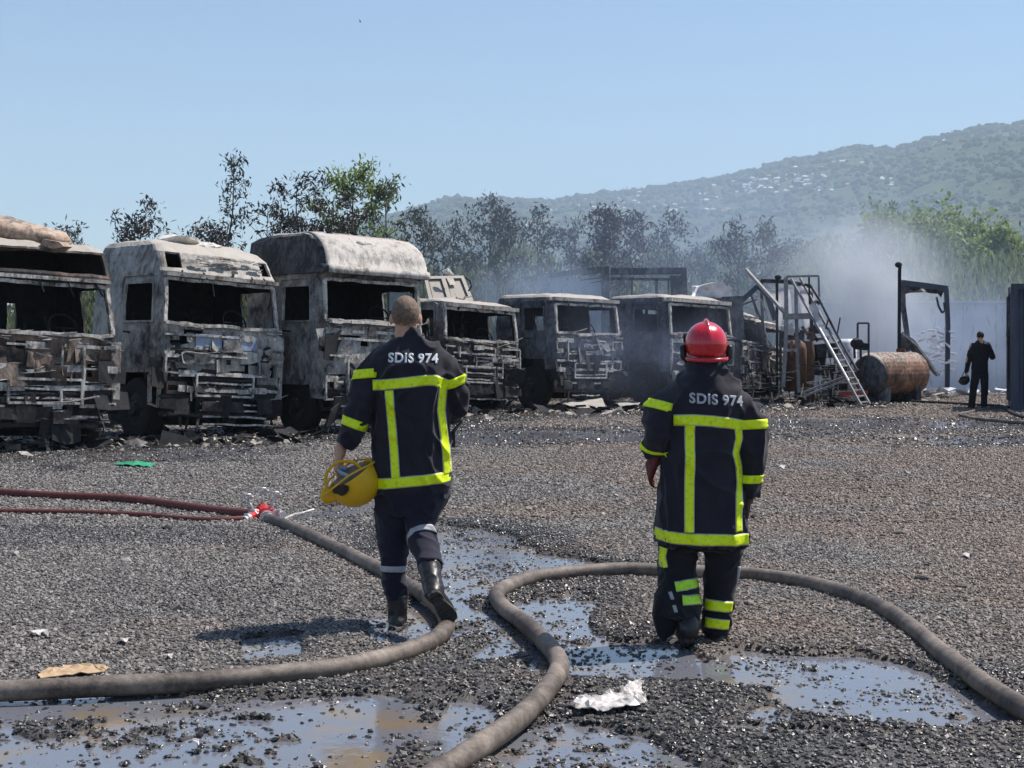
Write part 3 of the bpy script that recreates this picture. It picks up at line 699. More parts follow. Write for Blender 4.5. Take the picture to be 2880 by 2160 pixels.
# undergrowth: one dense mass of tall grass and scrub leaves
r = np.random.default_rng(9)
def scrub(name, x0, x1, y0, y1, n, h0, h1, L, Wd, mt, seed):
    r = np.random.default_rng(seed); X = r.uniform(x0, x1, n); Y = r.uniform(y0, y1, n)
    top = h0 + (h1 - h0) * (vn(X * .55, X * 0, seed) * .6 + vn(X * 2.1, X * 0 + 3, seed) * .4)
    Z = r.uniform(0, 1, n) ** .8 * top
    V, F = leaves(np.stack([X, Y, Z], -1), L, Wd, 0, r)
    # stretch upright
    Vq = V.reshape(n, 4, 3); c = Vq.mean(1, keepdims=True); q = Vq - c; sgn = r.uniform(-.35, .35, (n, 1))
    q2 = q.copy(); hgt = L * r.uniform(.5, 1.3, n); q2[:, 0] = np.stack([sgn[:, 0] * -hgt / 2, 0 * hgt, -hgt / 2], -1); q2[:, 2] = np.stack([sgn[:, 0] * hgt / 2, 0 * hgt, hgt / 2], -1)
    return np_mesh(name, (c + q2).reshape(-1, 3), F, mt, kind='stuff')
scrub('undergrowth', -18, 30, 49.5, 56, 52000, 3.4, 5.6, .40, .12, M['reed'], 71)
scrub('undergrowth', -18, 30, 49, 55, 9000, 1.5, 4.6, .25, .11, LG, 72)
scrub('undergrowth', -18, 30, 45.8, 47.6, 9000, 2.2, 4.3, .40, .09, M['reed'], 75)
scrub('undergrowth', 5, 40, 62, 80, 26000, 1.8, 3.4, .26, .22, LM, 73)
scrub('undergrowth', -50, 70, 84, 120, 26000, 2.4, 4.6, .6, .45, LM, 74)
# ================================================================== burnt trucks
def cab_shell(W, L, prof, holes, seed, step=.09, crump=.012, rag=None, rc=.16, rear_shift=0.0):
    """closed loop of sheet metal round the cab, from bottom profile row to the roof.
    prof rows: (z, front setback, side inset). holes: (s0,s1,z0,z1) with s measured along the plan outline:
    0..L left side from rear to front, L..L+W front, L+W..2L+W right side, then rear W."""
    def outline(s, fy, ins, ry):
        tot = 2 * L + 2 * W; s = s % tot
        if s < L: x, y = 0.0, L - s
        elif s < L + W: x, y = s - L, 0.0
        elif s < 2 * L + W: x, y = W, s - L - W
        else: x, y = W - (s - 2 * L - W), L
        # rounded front corners
        if y < rc and x < rc:
            a = (rc - x) / rc, (rc - y) / rc; m = max(a) or 1; l = math.hypot(*a)
            if l > 0: x, y = rc - rc * a[0] * m / l, rc - rc * a[1] * m / l
        elif y < rc and x > W - rc:
            a = (x - W + rc) / rc, (rc - y) / rc; m = max(a); l = math.hypot(*a)
            if l > 0: x, y = W - rc + rc * a[0] * m / l, rc - rc * a[1] * m / l
        x = W / 2 + (x - W / 2) * (1 - 2 * ins / W)
        y = y + fy * (1 - y / L) - ry * (y / L)
        return x, y
    tot = 2 * L + 2 * W
    def lines(a, b, marks):
        v = sorted(set([a, b] + [min(max(q, a), b) for q in marks])); out = []
        for p, q in zip(v[:-1], v[1:]):
            n = max(1, int(round((q - p) / step))); out += [p + (q - p) * i / n for i in range(n)]
        return out + [b]
    sm = [0, L, L + W, 2 * L + W] + [q for h in holes for q in h[:2]] + [L - rc, L - rc / 2, L + rc / 2, L + rc, L + W - rc, L + W - rc / 2, L + W + rc / 2, L + W + rc]
    sl_ = lines(0, tot, [q % tot if q != tot else tot for q in sm]); sl_ = sl_[:-1]
    zl = lines(prof[0][0], prof[-1][0], [q for h in holes for q in h[2:4]] + [p[0] for p in prof])
    pz = [p[0] for p in prof]; pf = [p[1] for p in prof]; pi_ = [p[2] for p in prof]; pr = [p[3] if len(p) > 3 else 0 for p in prof]
    V = []; nS = len(sl_); rr = random.Random(seed)
    for z in zl:
        fy, ins, ry = np.interp(z, pz, pf), np.interp(z, pz, pi_), np.interp(z, pz, pr)
        for s in sl_:
            x, y = outline(s, fy, ins, ry); q = Vector((x * 3 + seed, y * 3, z * 3))
            k = mnoise.noise_vector(q) * crump * 1.6 + mnoise.noise_vector(q * 3.1) * crump
            V.append((x + k.x, y + k.y, z + k.z * .7))
    F = []
    for i in range(len(zl) - 1):
        zc = (zl[i] + zl[i + 1]) / 2
        for k in range(nS):
            s0 = sl_[k]; s1 = sl_[(k + 1) % nS] if k + 1 < nS else tot; sc = (s0 + s1) / 2
            if any(h[0] <= sc <= h[1] and h[2] <= zc <= h[3] for h in holes): continue
            if rag and rag(sc, zc, rr): continue
            F.append((i * nS + k, i * nS + (k + 1) % nS, (i + 1) * nS + (k + 1) % nS, (i + 1) * nS + k))
    # roof skin closes towards the middle
    base = (len(zl) - 1) * nS; z0 = zl[-1]; fy, ins, ry = pf[-1], pi_[-1], pr[-1]; prev = base
    for sc_, dz in ((.9, .035), (.7, .055), (.45, .06), (.2, .06), (.02, .06)):
        st = len(V)
        for s in sl_:
            x, y = outline(s, fy, ins, ry); cx, cy_ = W / 2, (fy + L - ry) / 2
            x, y = cx + (x - cx) * sc_, cy_ + (y - cy_) * sc_
            k = mnoise.noise(Vector((x * 2.6 + seed, y * 2.6, 7.7))) * crump * 2.5 + mnoise.noise(Vector((x * 8 + seed, y * 8, 2.7))) * crump
            V.append((x, y, z0 + dz + k))
        for k in range(nS): F.append((prev + k, prev + (k + 1) % nS, st + (k + 1) % nS, st + k))
        prev = st
    mb = MB(); mb.v = V; mb.f = F; return mb
def solid(o, t):
    md = o.modifiers.new('thickness', 'SOLIDIFY'); md.thickness = t; md.offset = -1
    return o
def wreck_strips(n, x0, x1, z0, z1, y0, y1, seed, wmax=.06, horiz=.7, lmax=.6):
    """bent strips, rods and torn plates left on a burnt front"""
    rr = random.Random(seed); mb = MB()
    for _ in range(n):
        c = Vector((rr.uniform(x0, x1), rr.uniform(y0, y1), rr.uniform(z0, z1)))
        if rr.random() < horiz: d = Vector((1, rr.uniform(-.08, .08), rr.gauss(0, .05)))
        else: d = Vector((rr.gauss(0, .16), rr.uniform(-.1, .1), -1))
        d.normalize(); l = rr.uniform(.12, lmax) * (1 if rr.random() < .5 else .5); p = [c]; k = rr.randint(2, 5)
        for i in range(k):
            d = (d + Vector((rr.gauss(0, .05), rr.gauss(0, .09), rr.gauss(0, .07)))).normalized(); p.append(p[-1] + d * l / k)
        p = [Vector((min(max(q.x, x0 - .1), x1 + .08), q.y, q.z)) for q in p]
        w_ = rr.uniform(.008, wmax)
        for a, b_ in zip(p[:-1], p[1:]): mb.bar(a, b_, w_ * rr.uniform(.6, 1.2), rr.uniform(.006, .02))
    return mb
def plates(n, x0, x1, z0, z1, y0, y1, seed, smax=.22):
    """buckled rectangular remnants of panels and boxes"""
    rr = random.Random(seed); mb = MB()
    for _ in range(n):
        c = Vector((rr.uniform(x0, x1), rr.uniform(y0, y1), rr.uniform(z0, z1))); a = rr.uniform(.06, smax); b = a * rr.uniform(.25, .8)
        tilt = Matrix.Rotation(rr.gauss(0, .2), 3, 'X') @ Matrix.Rotation(rr.gauss(0, .25), 3, 'Z') @ Matrix.Rotation(rr.gauss(0, .07), 3, 'Y')
        out = []
        for (u, v) in ((-1, -1), (-.3, -1), (.4, -1), (1, -1), (1, 1), (.3, 1), (-.4, 1), (-1, 1)):
            k = .16 if abs(u) == 1 else .3
            out.append(c + tilt @ Vector((u * a + rr.uniform(-k, k) * a * .5, rr.uniform(-.012, .012), v * b + rr.uniform(-k, k) * b)))
        mb.plate(out, tilt @ Vector((0, .012, 0)))
    return mb
def nose_frame(root, W, z0, z1, fyf, seed, cols=5):
    """pressed steel members left standing in the nose: rails, ribs and the edges of the lamp and grille openings"""
    rr = random.Random(seed); mb = MB(); zs = [z0 + (z1 - z0) * t for t in (.02, .3, .62, .97)]
    for i, z in enumerate(zs):
        p = None
        for k in range(9):
            q = Vector((.06 + (W - .12) * k / 8, fyf(z) - .035 + rr.uniform(-.012, .012), z + rr.uniform(-.012, .012)))
            if p is not None and rr.random() < .7: mb.bar(p, q, .03, rr.choice((.03, .05, .10)))
            p = q
    for k in range(cols + 1):
        x = .07 + (W - .14) * k / cols + rr.uniform(-.13, .13) * (0 < k < cols)
        for a_, b_ in zip(zs[:-1], zs[1:]):
            if rr.random() < .42: mb.bar((x, fyf(a_) - .04, a_), (x + rr.uniform(-.015, .015), fyf(b_) - .04, b_), .03, rr.choice((.03, .05, .08)))
    return mb.build('nose_frame', M['strip'], root, local=True)
def wheel(root, x, y, r_, w_=.28, z=None, burnt_=True):
    z = r_ if z is None else z; mb = MB(); rr = random.Random(int(x * 100 + y * 10)); n = 28
    prof = [(r_ * .52, -w_ * .45), (r_ * .8, -w_ * .5), (r_ * .96, -w_ * .46), (r_, -w_ * .3), (r_, w_ * .3), (r_ * .96, w_ * .46), (r_ * .8, w_ * .5), (r_ * .52, w_ * .45)]
    V = []
    for k in range(n):
        a = 6.283 * k / n
        for (q, yy) in prof:
            q2 = q * (1 + rr.uniform(-.02, .02)); V.append((x + yy, y + q2 * math.cos(a), max(z + q2 * math.sin(a), .01)))
    m_ = len(prof); F = [(k * m_ + i, k * m_ + (i + 1) % m_, ((k + 1) % n) * m_ + (i + 1) % m_, ((k + 1) % n) * m_ + i) for k in range(n) for i in range(m_)]
    mb.v, mb.f = V, F; o = mb.build('wheel', M['tyre'], root, local=True)
    rm = MB(); sg = -1 if x < 1 else 1
    rm.tube([(x - w_ * .4, y, z), (x + w_ * .4, y, z)], r_ * .52, 20); rm.tube([(x + sg * w_ * .4, y, z), (x + sg * w_ * .62, y, z)], [r_ * .26, r_ * .18], 14)
    for k in range(8):
        a = 6.283 * k / 8; rm.tube([(x + sg * w_ * .4, y + r_ * .36 * math.cos(a), z + r_ * .36 * math.sin(a)), (x + sg * w_ * .47, y + r_ * .36 * math.cos(a), z + r_ * .36 * math.sin(a))], .022, 6)
    h = rm.build('rim', M['engine'], root, local=True); h.parent = o
    return o

def truck(label, corner, yaw, roll, W, L, mat, prof, wsh, side_win, zb, seed, rear_holes=(), extra_holes=(), holes_front=.13, group='burnt trucks in the row',
          wheel_r=.5, bumper_z=(.45, .72), rearlen=5.5, name='burnt_truck', slats=(), visor=None, steps=True, roofmat=None, front_from=None, fronttop=None, step=.09, crump=.012, interior=True, panel_bottom=None, strips=60, load=None, bare_rear=True, pitch=0):
    """wsh = (s0, s1, z0, z1) in metres from the left front corner; side_win = (y0, y1, z0, z1) measured back from the front"""
    root = thing(name, label, 'truck', corner, (pitch, roll, yaw), group)
    holes = [(L + wsh[0], L + wsh[1], wsh[2], wsh[3]), (L - side_win[1], L - side_win[0], side_win[2], side_win[3]),
             (L + W + side_win[0], L + W + side_win[1], side_win[2], side_win[3])]
    T0 = 2 * L + W
    for (a, b_, c, d) in rear_holes: holes.append((T0 + (W - b_), T0 + (W - a), c, d))
    for h in extra_holes: holes.append(h)
    # wheel arches in the side walls
    holes += [(L - 1.25, L - .3, prof[0][0], prof[0][0] + .22), (L + W + .3, L + W + 1.25, prof[0][0], prof[0][0] + .22)]
    def rag(s, z, rr):
        if L + .18 < s < L + W - .18 and z < wsh[2] - .12:      # burnt-through nose panel
            q = mnoise.noise(Vector((s * 2.1, z * 3.3, seed * 1.3))) + .5 * mnoise.noise(Vector((s * 6, z * 6, seed)))
            if q > .5 - holes_front * 1.7: return True
            if z < prof[0][0] + .35 and q > -.25: return True
        if z < prof[0][0] + .14 and mnoise.noise(Vector((s * 3, 0, seed))) > .1: return True
        return False
    sh = cab_shell(W, L, prof, holes, seed, step, crump, rag).build('cab_shell', [mat, M['soot']], root, local=True, smooth=False); solid(sh, .035).modifiers[0].material_offset = 1
    zt = wsh[3]; z0 = wsh[2]
    def fy(z): return float(np.interp(z, [p[0] for p in prof], [p[1] for p in prof]))
    def ins(z): return float(np.interp(z, [p[0] for p in prof], [p[2] for p in prof]))
    rr = random.Random(seed)
    # windscreen surround, a bent lip standing proud of the shell
    fr = MB(); a, b_ = wsh[0], wsh[1]
    def fp(x, z, o=.015): return Vector((W / 2 + (x - W / 2) * (1 - 2 * ins(z) / W), fy(z) - o, z))
    n = 12
    top = [fp(a + (b_ - a) * i / n, zt + rr.uniform(-.012, .012)) for i in range(n + 1)]
    bot = [fp(a + (b_ - a) * i / n, z0 + rr.uniform(-.02, .02), .02) for i in range(n + 1)]
    for q in (top, bot):
        for i in range(n): fr.bar(q[i], q[i + 1], .05, .05)
    for s_ in (0, n):
        m_ = 5; e = [bot[s_].lerp(top[s_], j / m_) + Vector((rr.uniform(-.006, .006), 0, 0)) for j in range(m_ + 1)]
        for j in range(m_): fr.bar(e[j], e[j + 1], .055, .05)
    fr.build('windscreen_frame', M['strip'], root, local=True)
    # ragged sill with shreds of the scuttle panel
    sc_ = wreck_strips(16, a, b_, z0 - .1, z0 + .03, fy(z0) - .08, fy(z0) + .02, seed + 5, .05, .92, .7)
    sc_.build('scuttle_remains', M['strip'], root, local=True)
    # door: raised frame seam, lower panel, window channel, handle and mirror stub
    y0, y1, za, zb_ = side_win; dz0 = prof[0][0] + .08
    d = MB(); xo = -.012
    loop = [(y0 - .1, dz0 + .1), (y0 - .1, zb_ + .09), (y0 - .02, zb_ + .13), (y1 + .05, zb_ + .12), (y1 + .09, zb_ + .05), (y1 + .09, dz0 + .2)]
    pts = [Vector((ins(z) + xo, y + fy(z) * (1 - y / L), z)) for y, z in loop]
    for p, q in zip(pts[:-1], pts[1:]): d.bar(p, q, .03, .028)
    wl = [(y0, za), (y0, zb_ - .04), (y0 + .05, zb_), (y1 - .05, zb_), (y1, zb_ - .05), (y1, za)]
    pts = [Vector((ins(z) + xo, y + fy(z) * (1 - y / L), z)) for y, z in wl] ; pts.append(pts[0])
    for p, q in zip(pts[:-1], pts[1:]): d.bar(p, q, .035, .03)
    do = d.build('door_frame', mat, root, local=True)
    hd = MB(); hd.bar((ins(za) - .05, y1 - .1, za - .16), (ins(za) - .05, y1 - .28, za - .17), .03); hd.build('door_handle', M['soot'], root, local=True).parent = do
    # skirts and bumper
    bz0, bz1 = bumper_z; bp = MB()
    segs = 9
    for i in range(segs):
        xa, xb = W * i / segs, W * (i + 1) / segs
        if rr.random() < .8: bp.box(((xa + xb) / 2, -.05 + rr.uniform(-.03, .03), (bz0 + bz1) / 2 + rr.uniform(-.02, .02)), (W / segs * 1.02, .05, (bz1 - bz0) * rr.uniform(.5, .9)), jit=.02)
    bp.bar((.05, .02, bz0), (W - .05, .03, bz0 - .02), .06); bp.bar((.05, .02, bz1), (W - .05, .02, bz1 + .01), .05)
    bp.build('bumper', M['engine'], root, local=True)
    for (x0_, x1_, zz, th) in slats:
        sb = MB(); pr_ = Vector((x0_, -.03, zz))
        for i in range(6):
            nx = Vector((x0_ + (x1_ - x0_) * (i + 1) / 6, -.03 + rr.uniform(-.02, .02), zz + rr.uniform(-.015, .015))); sb.bar(pr_, nx, .02, th); pr_ = nx
        sb.build('grille_slat', M['strip'], root, local=True)
    # headlamp pods
    for s_ in (0, 1):
        hx = .3 if s_ == 0 else W - .3; hl = MB(); hz = bz1 + .14
        for (p, q) in (((-.17, -.07), (.17, -.07)), ((.17, -.07), (.17, .07)), ((.17, .07), (-.17, .07)), ((-.17, .07), (-.17, -.07))):
            hl.bar((hx + p[0], -.02, hz + p[1]), (hx + q[0], -.02, hz + q[1]), .025, .06)
        hl.ball((hx, .05, hz), (.07, .05, .055), 6, 8); hl.build('headlamp_housing', M['engine'], root, local=True)
    # torn metal on the nose: pale scorched strips and dark plates
    zlo = prof[0][0] - .25
    wreck_strips(int(strips * .25), .05, W - .05, zlo, z0 - .08, -.06, .05, seed + 1, .06, .85, .9).build('front_wreckage', M['strip'], root, local=True, kind='stuff')
    plates(18, .1, W - .1, zlo + .5, z0 - .1, -.05, .03, seed + 2, .26).build('torn_plates', mat, root, local=True, kind='stuff')
    plates(18, .05, W - .05, zlo - .1, z0 - .4, -.05, .02, seed + 12, .34).build('charred_plates', M['soot'], root, local=True, kind='stuff')
    wreck_strips(50, .1, W - .1, .15, zlo + .35, -.05, .2, seed + 3, .07, .7, .5).build('hanging_metal', M['engine'], root, local=True, kind='stuff')
    gm = MB(); gz0, gz1 = bz1 + .03, bz1 + .36; gx0, gx1 = W * .28, W * .74
    for a_, b_ in (((gx0, gz0), (gx1, gz0)), ((gx1, gz0), (gx1, gz1)), ((gx1, gz1), (gx0, gz1)), ((gx0, gz1), (gx0, gz0))): gm.bar((a_[0], -.06, a_[1]), (b_[0], -.06, b_[1]), .03, .035)
    go = gm.build('grille_frame', M['strip'], root, local=True)
    for k in range(4):
        zz = gz0 + (gz1 - gz0) * (k + 1) / 5; gm = MB(); pts = [Vector((gx0 + (gx1 - gx0) * i / 5, -.05, zz + rr.uniform(-.012, .012))) for i in range(6)]
        for a_, b_ in zip(pts[:-1], pts[1:]): gm.bar(a_, b_, .015, .03)
        gm.build('slat', M['engine'] if k % 2 else M['strip'], root, local=True).parent = go
    gm = MB(); gm.box(((gx0 + gx1) / 2, .0, (gz0 + gz1) / 2), (gx1 - gx0, .02, gz1 - gz0)); gm.build('radiator_core', M['soot'], root, local=True)
    nose_frame(root, W, zlo + .22, z0 - .14, fy, seed + 4)
    # engine and chassis behind
    en = MB(); en.box((W / 2, .55, .95), (W * .78, .8, .9), jit=.06); en.box((W / 2, .28, .8), (W * .7, .14, .75), jit=.05)
    for i in range(14): en.box((rr.uniform(.2, W - .2), rr.uniform(.15, .35), rr.uniform(.4, 1.3)), (rr.uniform(.1, .35), .15, rr.uniform(.08, .3)), jit=.04)
    for i in range(8): en.tube([(rr.uniform(.2, W - .2), .15, rr.uniform(.4, 1.3)) for _ in range(3)], .025, 6)
    en.build('engine', M['engine'], root, local=True)
    ch = MB()
    for x in (W / 2 - .42, W / 2 + .42): ch.box((x, rearlen / 2, .62), (.09, rearlen, .24))
    for y in np.arange(1, rearlen, 1.0): ch.box((W / 2, y, .62), (.8, .1, .16))
    ch.box((W / 2, .95, .32), (W * .9, .14, .14)); ch.box((W / 2, rearlen - .9, .4), (W * .8, .16, .16))
    ch.build('chassis', M['engine'], root, local=True)
    for x in (.2, W - .2): wheel(root, x, .8, wheel_r)
    for x in (.22, W - .22): wheel(root, x, rearlen - .9, wheel_r)
    if interior:
        it = MB(); it.box((W / 2, L * .52, prof[0][0] + .3), (W * .9, L * .85, .08)); 
        it.build('cab_floor', M['soot'], root, local=True)
        st = MB(); zf = prof[0][0] + .34
        for x in (W * .25, W * .74):
            st.box((x, L * .52, zf + .22), (.48, .48, .1), jit=.03)
            for dx in (-.2, .2): st.bar((x + dx, L * .66, zf + .25), (x + dx * .8, L * .76, zf + .95), .03)
            for k in range(3): st.bar((x - .2, L * .7, zf + .45 + k * .2), (x + .2, L * .7, zf + .45 + k * .2), .02)
        st.build('seat_frames', M['engine'], root, local=True)
        sw = MB(); c = Vector((W * .72, .5, z0 + .1)); sw.tube([c + Vector((.22 * math.cos(t), .1 * math.sin(t), .2 * math.sin(t))) for t in np.linspace(0, 6.283, 17)], .014, 6)
        sw.bar(c, c + Vector((0, -.25, -.5)), .04); sw.bar(c + Vector((-.2, 0, 0)), c + Vector((.2, 0, 0)), .02)
        sw.build('steering_wheel', M['soot'], root, local=True)
    if visor:
        for (x, z_, dx, dz, w_) in visor:
            v = MB(); p = fp(x, z_, .06); v.bar(p, p + Vector((dx, -.05, dz)), w_, .02); v.build('visor_bracket', M['soot'], root, local=True)
    return root, fp, fy, ins

def rim_panel(root, W, z0, z1, mat, x=None, w_=.16):
    """pale lower corner panel that survived beside the nose"""
    x = W if x is None else x; mb = MB()
    mb.plate([(x - w_, -.03, z1), (x + .01, .0, z1 + .02), (x + .02, .01, z0), (x - w_ * .75, -.02, z0 + .03)], (0, .05, 0))
    mb.plate([(x + .012, .02, z1 + .02), (x + .012, .4, z1), (x + .02, .38, z0 + .1), (x + .02, .03, z0)], (-.03, 0, 0))
    return mb.build('corner_panel', mat, root, local=True)
M['pale'] = burnt('pale_scorched_panel', (.40, .38, .35), .08, .12, .3, 1.6, 5.5)

def corner(px, Y): return ((px - CX) / FPX * Y, Y, 0)
# T1, cut by the left frame edge
W = 2.35
t, fp, fy, ins = truck('burnt brown-grey truck at the left edge with a pale foam pile on its roof', (-7.42, 19.95, 0), R(43), R(2.2), W, 2.0, M['b1'],
    [(.72, 0, 0), (1.5, 0, 0), (1.72, .02, .01), (2.42, .16, .06), (2.52, .17, .06), (2.56, .16, .06), (2.93, .30, .10), (3.0, .40, .14)],
    (.12, W - .12, 1.72, 2.42), (.25, 1.05, 1.75, 2.4), 1.7, 101, rear_holes=((1.52, 1.66, 1.75, 2.2),), extra_holes=((2.0 + .12, 2.0 + W - .1, 2.60, 2.90),),
    slats=((.1, 1.7, 1.2, .04), (.2, 2.1, 1.0, .03), (.2, 2.0, .55, .03)), visor=((.5, 2.47, -.05, -.22, .02), (1.1, 2.5, .07, -.2, .04), (1.55, 2.5, .1, -.24, .03), (2.0, 2.48, .12, -.2, .05)), strips=95)
rim_panel(t, W, .72, 1.62, M['pale'])
mb = MB(); p = [fp(.1 + i * .24, 2.5, .05) for i in range(10)]
for a_, b_ in zip(p[:-1], p[1:]): mb.bar(a_, b_, .09, .05)
mb.build('sun_visor_rail', M['strip'], t, local=True)
# T2
W = 2.3
t2, fp, fy, ins = truck('burnt truck with a rounded high roof and pale door panel, second from the left', corner(437, 23.0), R(44), R(3.2), W, 2.15, M['b2'],
    [(.86, 0, 0), (1.6, 0, 0), (1.86, .02, .0), (2.58, .14, .05), (2.68, .14, .05), (2.74, .19, .06), (3.0, .36, .10), (3.12, .55, .16), (3.2, .85, .24)],
    (.07, W - .14, 1.86, 2.56), (.22, 1.15, 1.88, 2.5), 1.7, 202, extra_holes=((2.15 + .12, 2.15 + .42, 2.74, 3.0), (2.15 + W - .3, 2.15 + W - .1, 2.74, 2.98)),
    holes_front=.12, slats=((.5, 1.5, 1.48, .035), (1.5, 2.2, 1.46, .035), (.75, 2.1, .62, .025), (.75, 2.1, .52, .025), (.8, 2.0, .42, .03), (.8, 2.0, .30, .03)),
    visor=((.35, 2.7, -.04, -.08, .03), (.75, 2.7, .05, -.1, .03), (1.35, 2.72, -.06, -.1, .04), (1.7, 2.7, .05, -.1, .03), (1.95, 2.7, .05, -.09, .03)), strips=80)
rim_panel(t2, W, .72, 1.45, M['pale'])
mb = MB(); p = [fp(.04 + i * (W - .1) / 10, 2.63, .04) for i in range(11)]
for a_, b_ in zip(p[:-1], p[1:]): mb.bar(a_, b_, .11, .06)
mb.build('sun_visor_rail', M['pale'], t2, local=True)
mb = wreck_strips(26, .45, W - .45, 2.78, 2.98, .16, .26, 207, .05, .85, .6); mb.build('roof_locker_remains', M['strip'], t2, local=True, kind='stuff')
mb = MB()
for (x0_, x1_, z0_, z1_) in ((.62, 1.1, 1.5, 1.72), (1.18, 1.75, 1.5, 1.72)): mb.plate([fp(x0_, z0_, .03), fp(x1_, z0_, .03), fp(x1_, z1_, .03), fp(x0_, z1_, .03)], (0, .02, 0))
mb.build('nose_panel', simple('blue_grey_scorched_paint', (.26, .31, .42), .6, var=.35, scale=7, bmp=.3), t2, local=True)
mb = MB(); mb.ball((.9, 1.1, 3.27), (.32, .3, .09), 7, 12); mb.ball((1.35, 1.0, 3.22), (.25, .25, .06), 7, 12)
mb.v = [tuple(Vector(q) + .08 * mnoise.noise_vector(Vector(q) * 6)) for q in mb.v]; mb.build('ash_heap', M['whiteash'], t2, local=True)
mb = MB()
for q in (((.42, .62), (.40, 1.05)), ((.42, 1.05), (.58, 1.02)), ((.58, 1.02), (.57, .55)), ((.57, .55), (.4, .6))): mb.bar((q[0][0] - .5, .1, q[0][1]), (q[1][0] - .5, .1, q[1][1]), .06, .03)
mb.build('step_frame', M['strip'], t2, local=True)
# T3 high roof
M['b3s'] = burnt('burnt_roof_side', (.10, .10, .11), .5, .15, .5, 1.8, 33.3)
W = 2.24
t3, fp, fy, ins = truck('burnt truck with a tall pale rounded roof fairing, left of the bareheaded firefighter', corner(898, 24.5), R(44), R(1.7), W, 2.2, M['b3'],
    [(.62, 0, 0), (1.6, 0, 0), (1.9, .02, .0), (2.62, .12, .04), (2.66, .12, .04), (2.7, .10, .04, .0)],
    (.07, W - .12, 1.92, 2.6), (.28, 1.1, 1.9, 2.5), 1.7, 303, holes_front=.13, strips=70,
    slats=((.3, 2.1, 1.62, .04), (.3, 2.0, .9, .03), (.4, 1.9, .5, .03)))
# roof fairing: side walls dark, front a pale quarter-round shell
prof3 = [(2.70, -.10, -.01), (2.80, -.08, 0), (2.84, -.0, .0), (2.98, .03, .01), (3.14, .12, .02), (3.27, .26, .03), (3.35, .42, .05, .22), (3.39, .60, .08, .5)]
fs = cab_shell(W, 2.15, prof3, [(1.0, 1.4, 3.3, 3.31)], 304, .09, .012, None, rc=.12)
fo = fs.build('roof_fairing', M['b3s'], t3, local=True, smooth=False); solid(fo, .03)
mb = MB(); mb.ball((1.0, .22, 3.24), (.17, .08, .05), 6, 10); mb.v = [tuple(Vector(q) + .05 * mnoise.noise_vector(Vector(q) * 9)) for q in mb.v]; mb.build('ash_heap', M['whiteash'], t3, local=True)
mb = MB(); mb.bar((.55, .65, 3.33), (.55, .62, 3.46), .05); mb.bar((.5, .62, 3.46), (.68, .62, 3.48), .05, .04); mb.bar((W - .2, .5, 3.32), (W - .05, .48, 3.42), .05, .03)
mb.build('roof_horn_bracket', M['soot'], t3, local=True)
mb = MB(); mb.box((1.8, .18, 2.3), (.52, .05, .32)); mb.build('mirror', M['glassy'], t3, local=True)
mb = MB()
for i in range(9): mb.bar(fp(.15 + i * .2, 1.9, .06), fp(.35 + i * .2, 1.9 + random.uniform(-.02, .02), .06), random.uniform(.05, .1), .05)
mb.build('melted_sill_trim', M['whiteash'], t3, local=True)
mb = MB()
for i in range(3): mb.plate([fp(.35 + i * .6, 1.68, .04), fp(.85 + i * .6, 1.68, .04), fp(.82 + i * .6, 1.85, .04), fp(.38 + i * .6, 1.85, .04)], (0, .02, 0))
mb.build('nose_panel', burnt('tan_scorched_panel', (.30, .25, .21), .25, .15, .4, 3, 8.1), t3, local=True)
# the pale front of the fairing, a crisp quarter-round sheet proud of the dark sides
mb = MB(); rows = [(2.70, -.10, .0), (2.82, -.09, .0), (2.835, -.02, .0), (2.98, .02, .01), (3.08, .07, .015), (3.17, .13, .02), (3.26, .23, .03), (3.33, .345, .045), (3.375, .45, .06), (3.405, .58, .08), (3.43, .78, .10)]
nx = 22
for (z_, y_, i_) in rows:
    for k in range(nx + 1):
        x_ = i_ + .03 + (W - 2 * i_ - .06) * k / nx; q = Vector((x_, y_ - .03, z_)) + mnoise.noise_vector(Vector((x_ * 4, y_ * 4, z_ * 4))) * .008; mb.v.append(tuple(q))
for i in range(len(rows) - 1):
    for k in range(nx): mb.f.append((i * (nx + 1) + k, i * (nx + 1) + k + 1, (i + 1) * (nx + 1) + k + 1, (i + 1) * (nx + 1) + k))
o_ = mb.build('fairing_front', M['b3r'], t3, local=True, smooth=True); solid(o_, .015)
# T4 behind the first fireman
W = 2.3
t4, fp, fy, ins = truck('low burnt cab directly right of the bareheaded firefighter, under the tipped brown cab', corner(1236, 31.0), R(44), R(3), W, 1.9, M['b4'],
    [(.9, 0, 0), (1.4, 0, 0), (1.62, .01, .0), (2.30, .12, .04), (2.42, .16, .07), (2.46, .3, .12)],
    (.08, W - .14, 1.64, 2.28), (.22, 1.0, 1.66, 2.25), 1.5, 404, rear_holes=((1.15, 1.75, 1.68, 2.15),), slats=((.3, 2.1, 1.35, .035), (.3, 2.1, 1.2, .03), (.4, 1.9, .62, .03), (.4, 1.9, .4, .03)),
    visor=((.5, 2.36, -.1, -.1, .04), (.9, 2.36, .1, -.12, .04), (1.4, 2.36, .1, -.1, .03), (1.8, 2.36, .1, -.08, .03)), strips=70)
rim_panel(t4, W, .95, 1.3, M['b3'])
mb = MB(); p = [fp(.1 + i * .24, 2.36, .08) for i in range(10)]
for a_, b_ in zip(p[:-1], p[1:]): mb.bar(a_, b_, .1, .08)
mb.build('sun_visor_rail', M['pale'], t4, local=True)
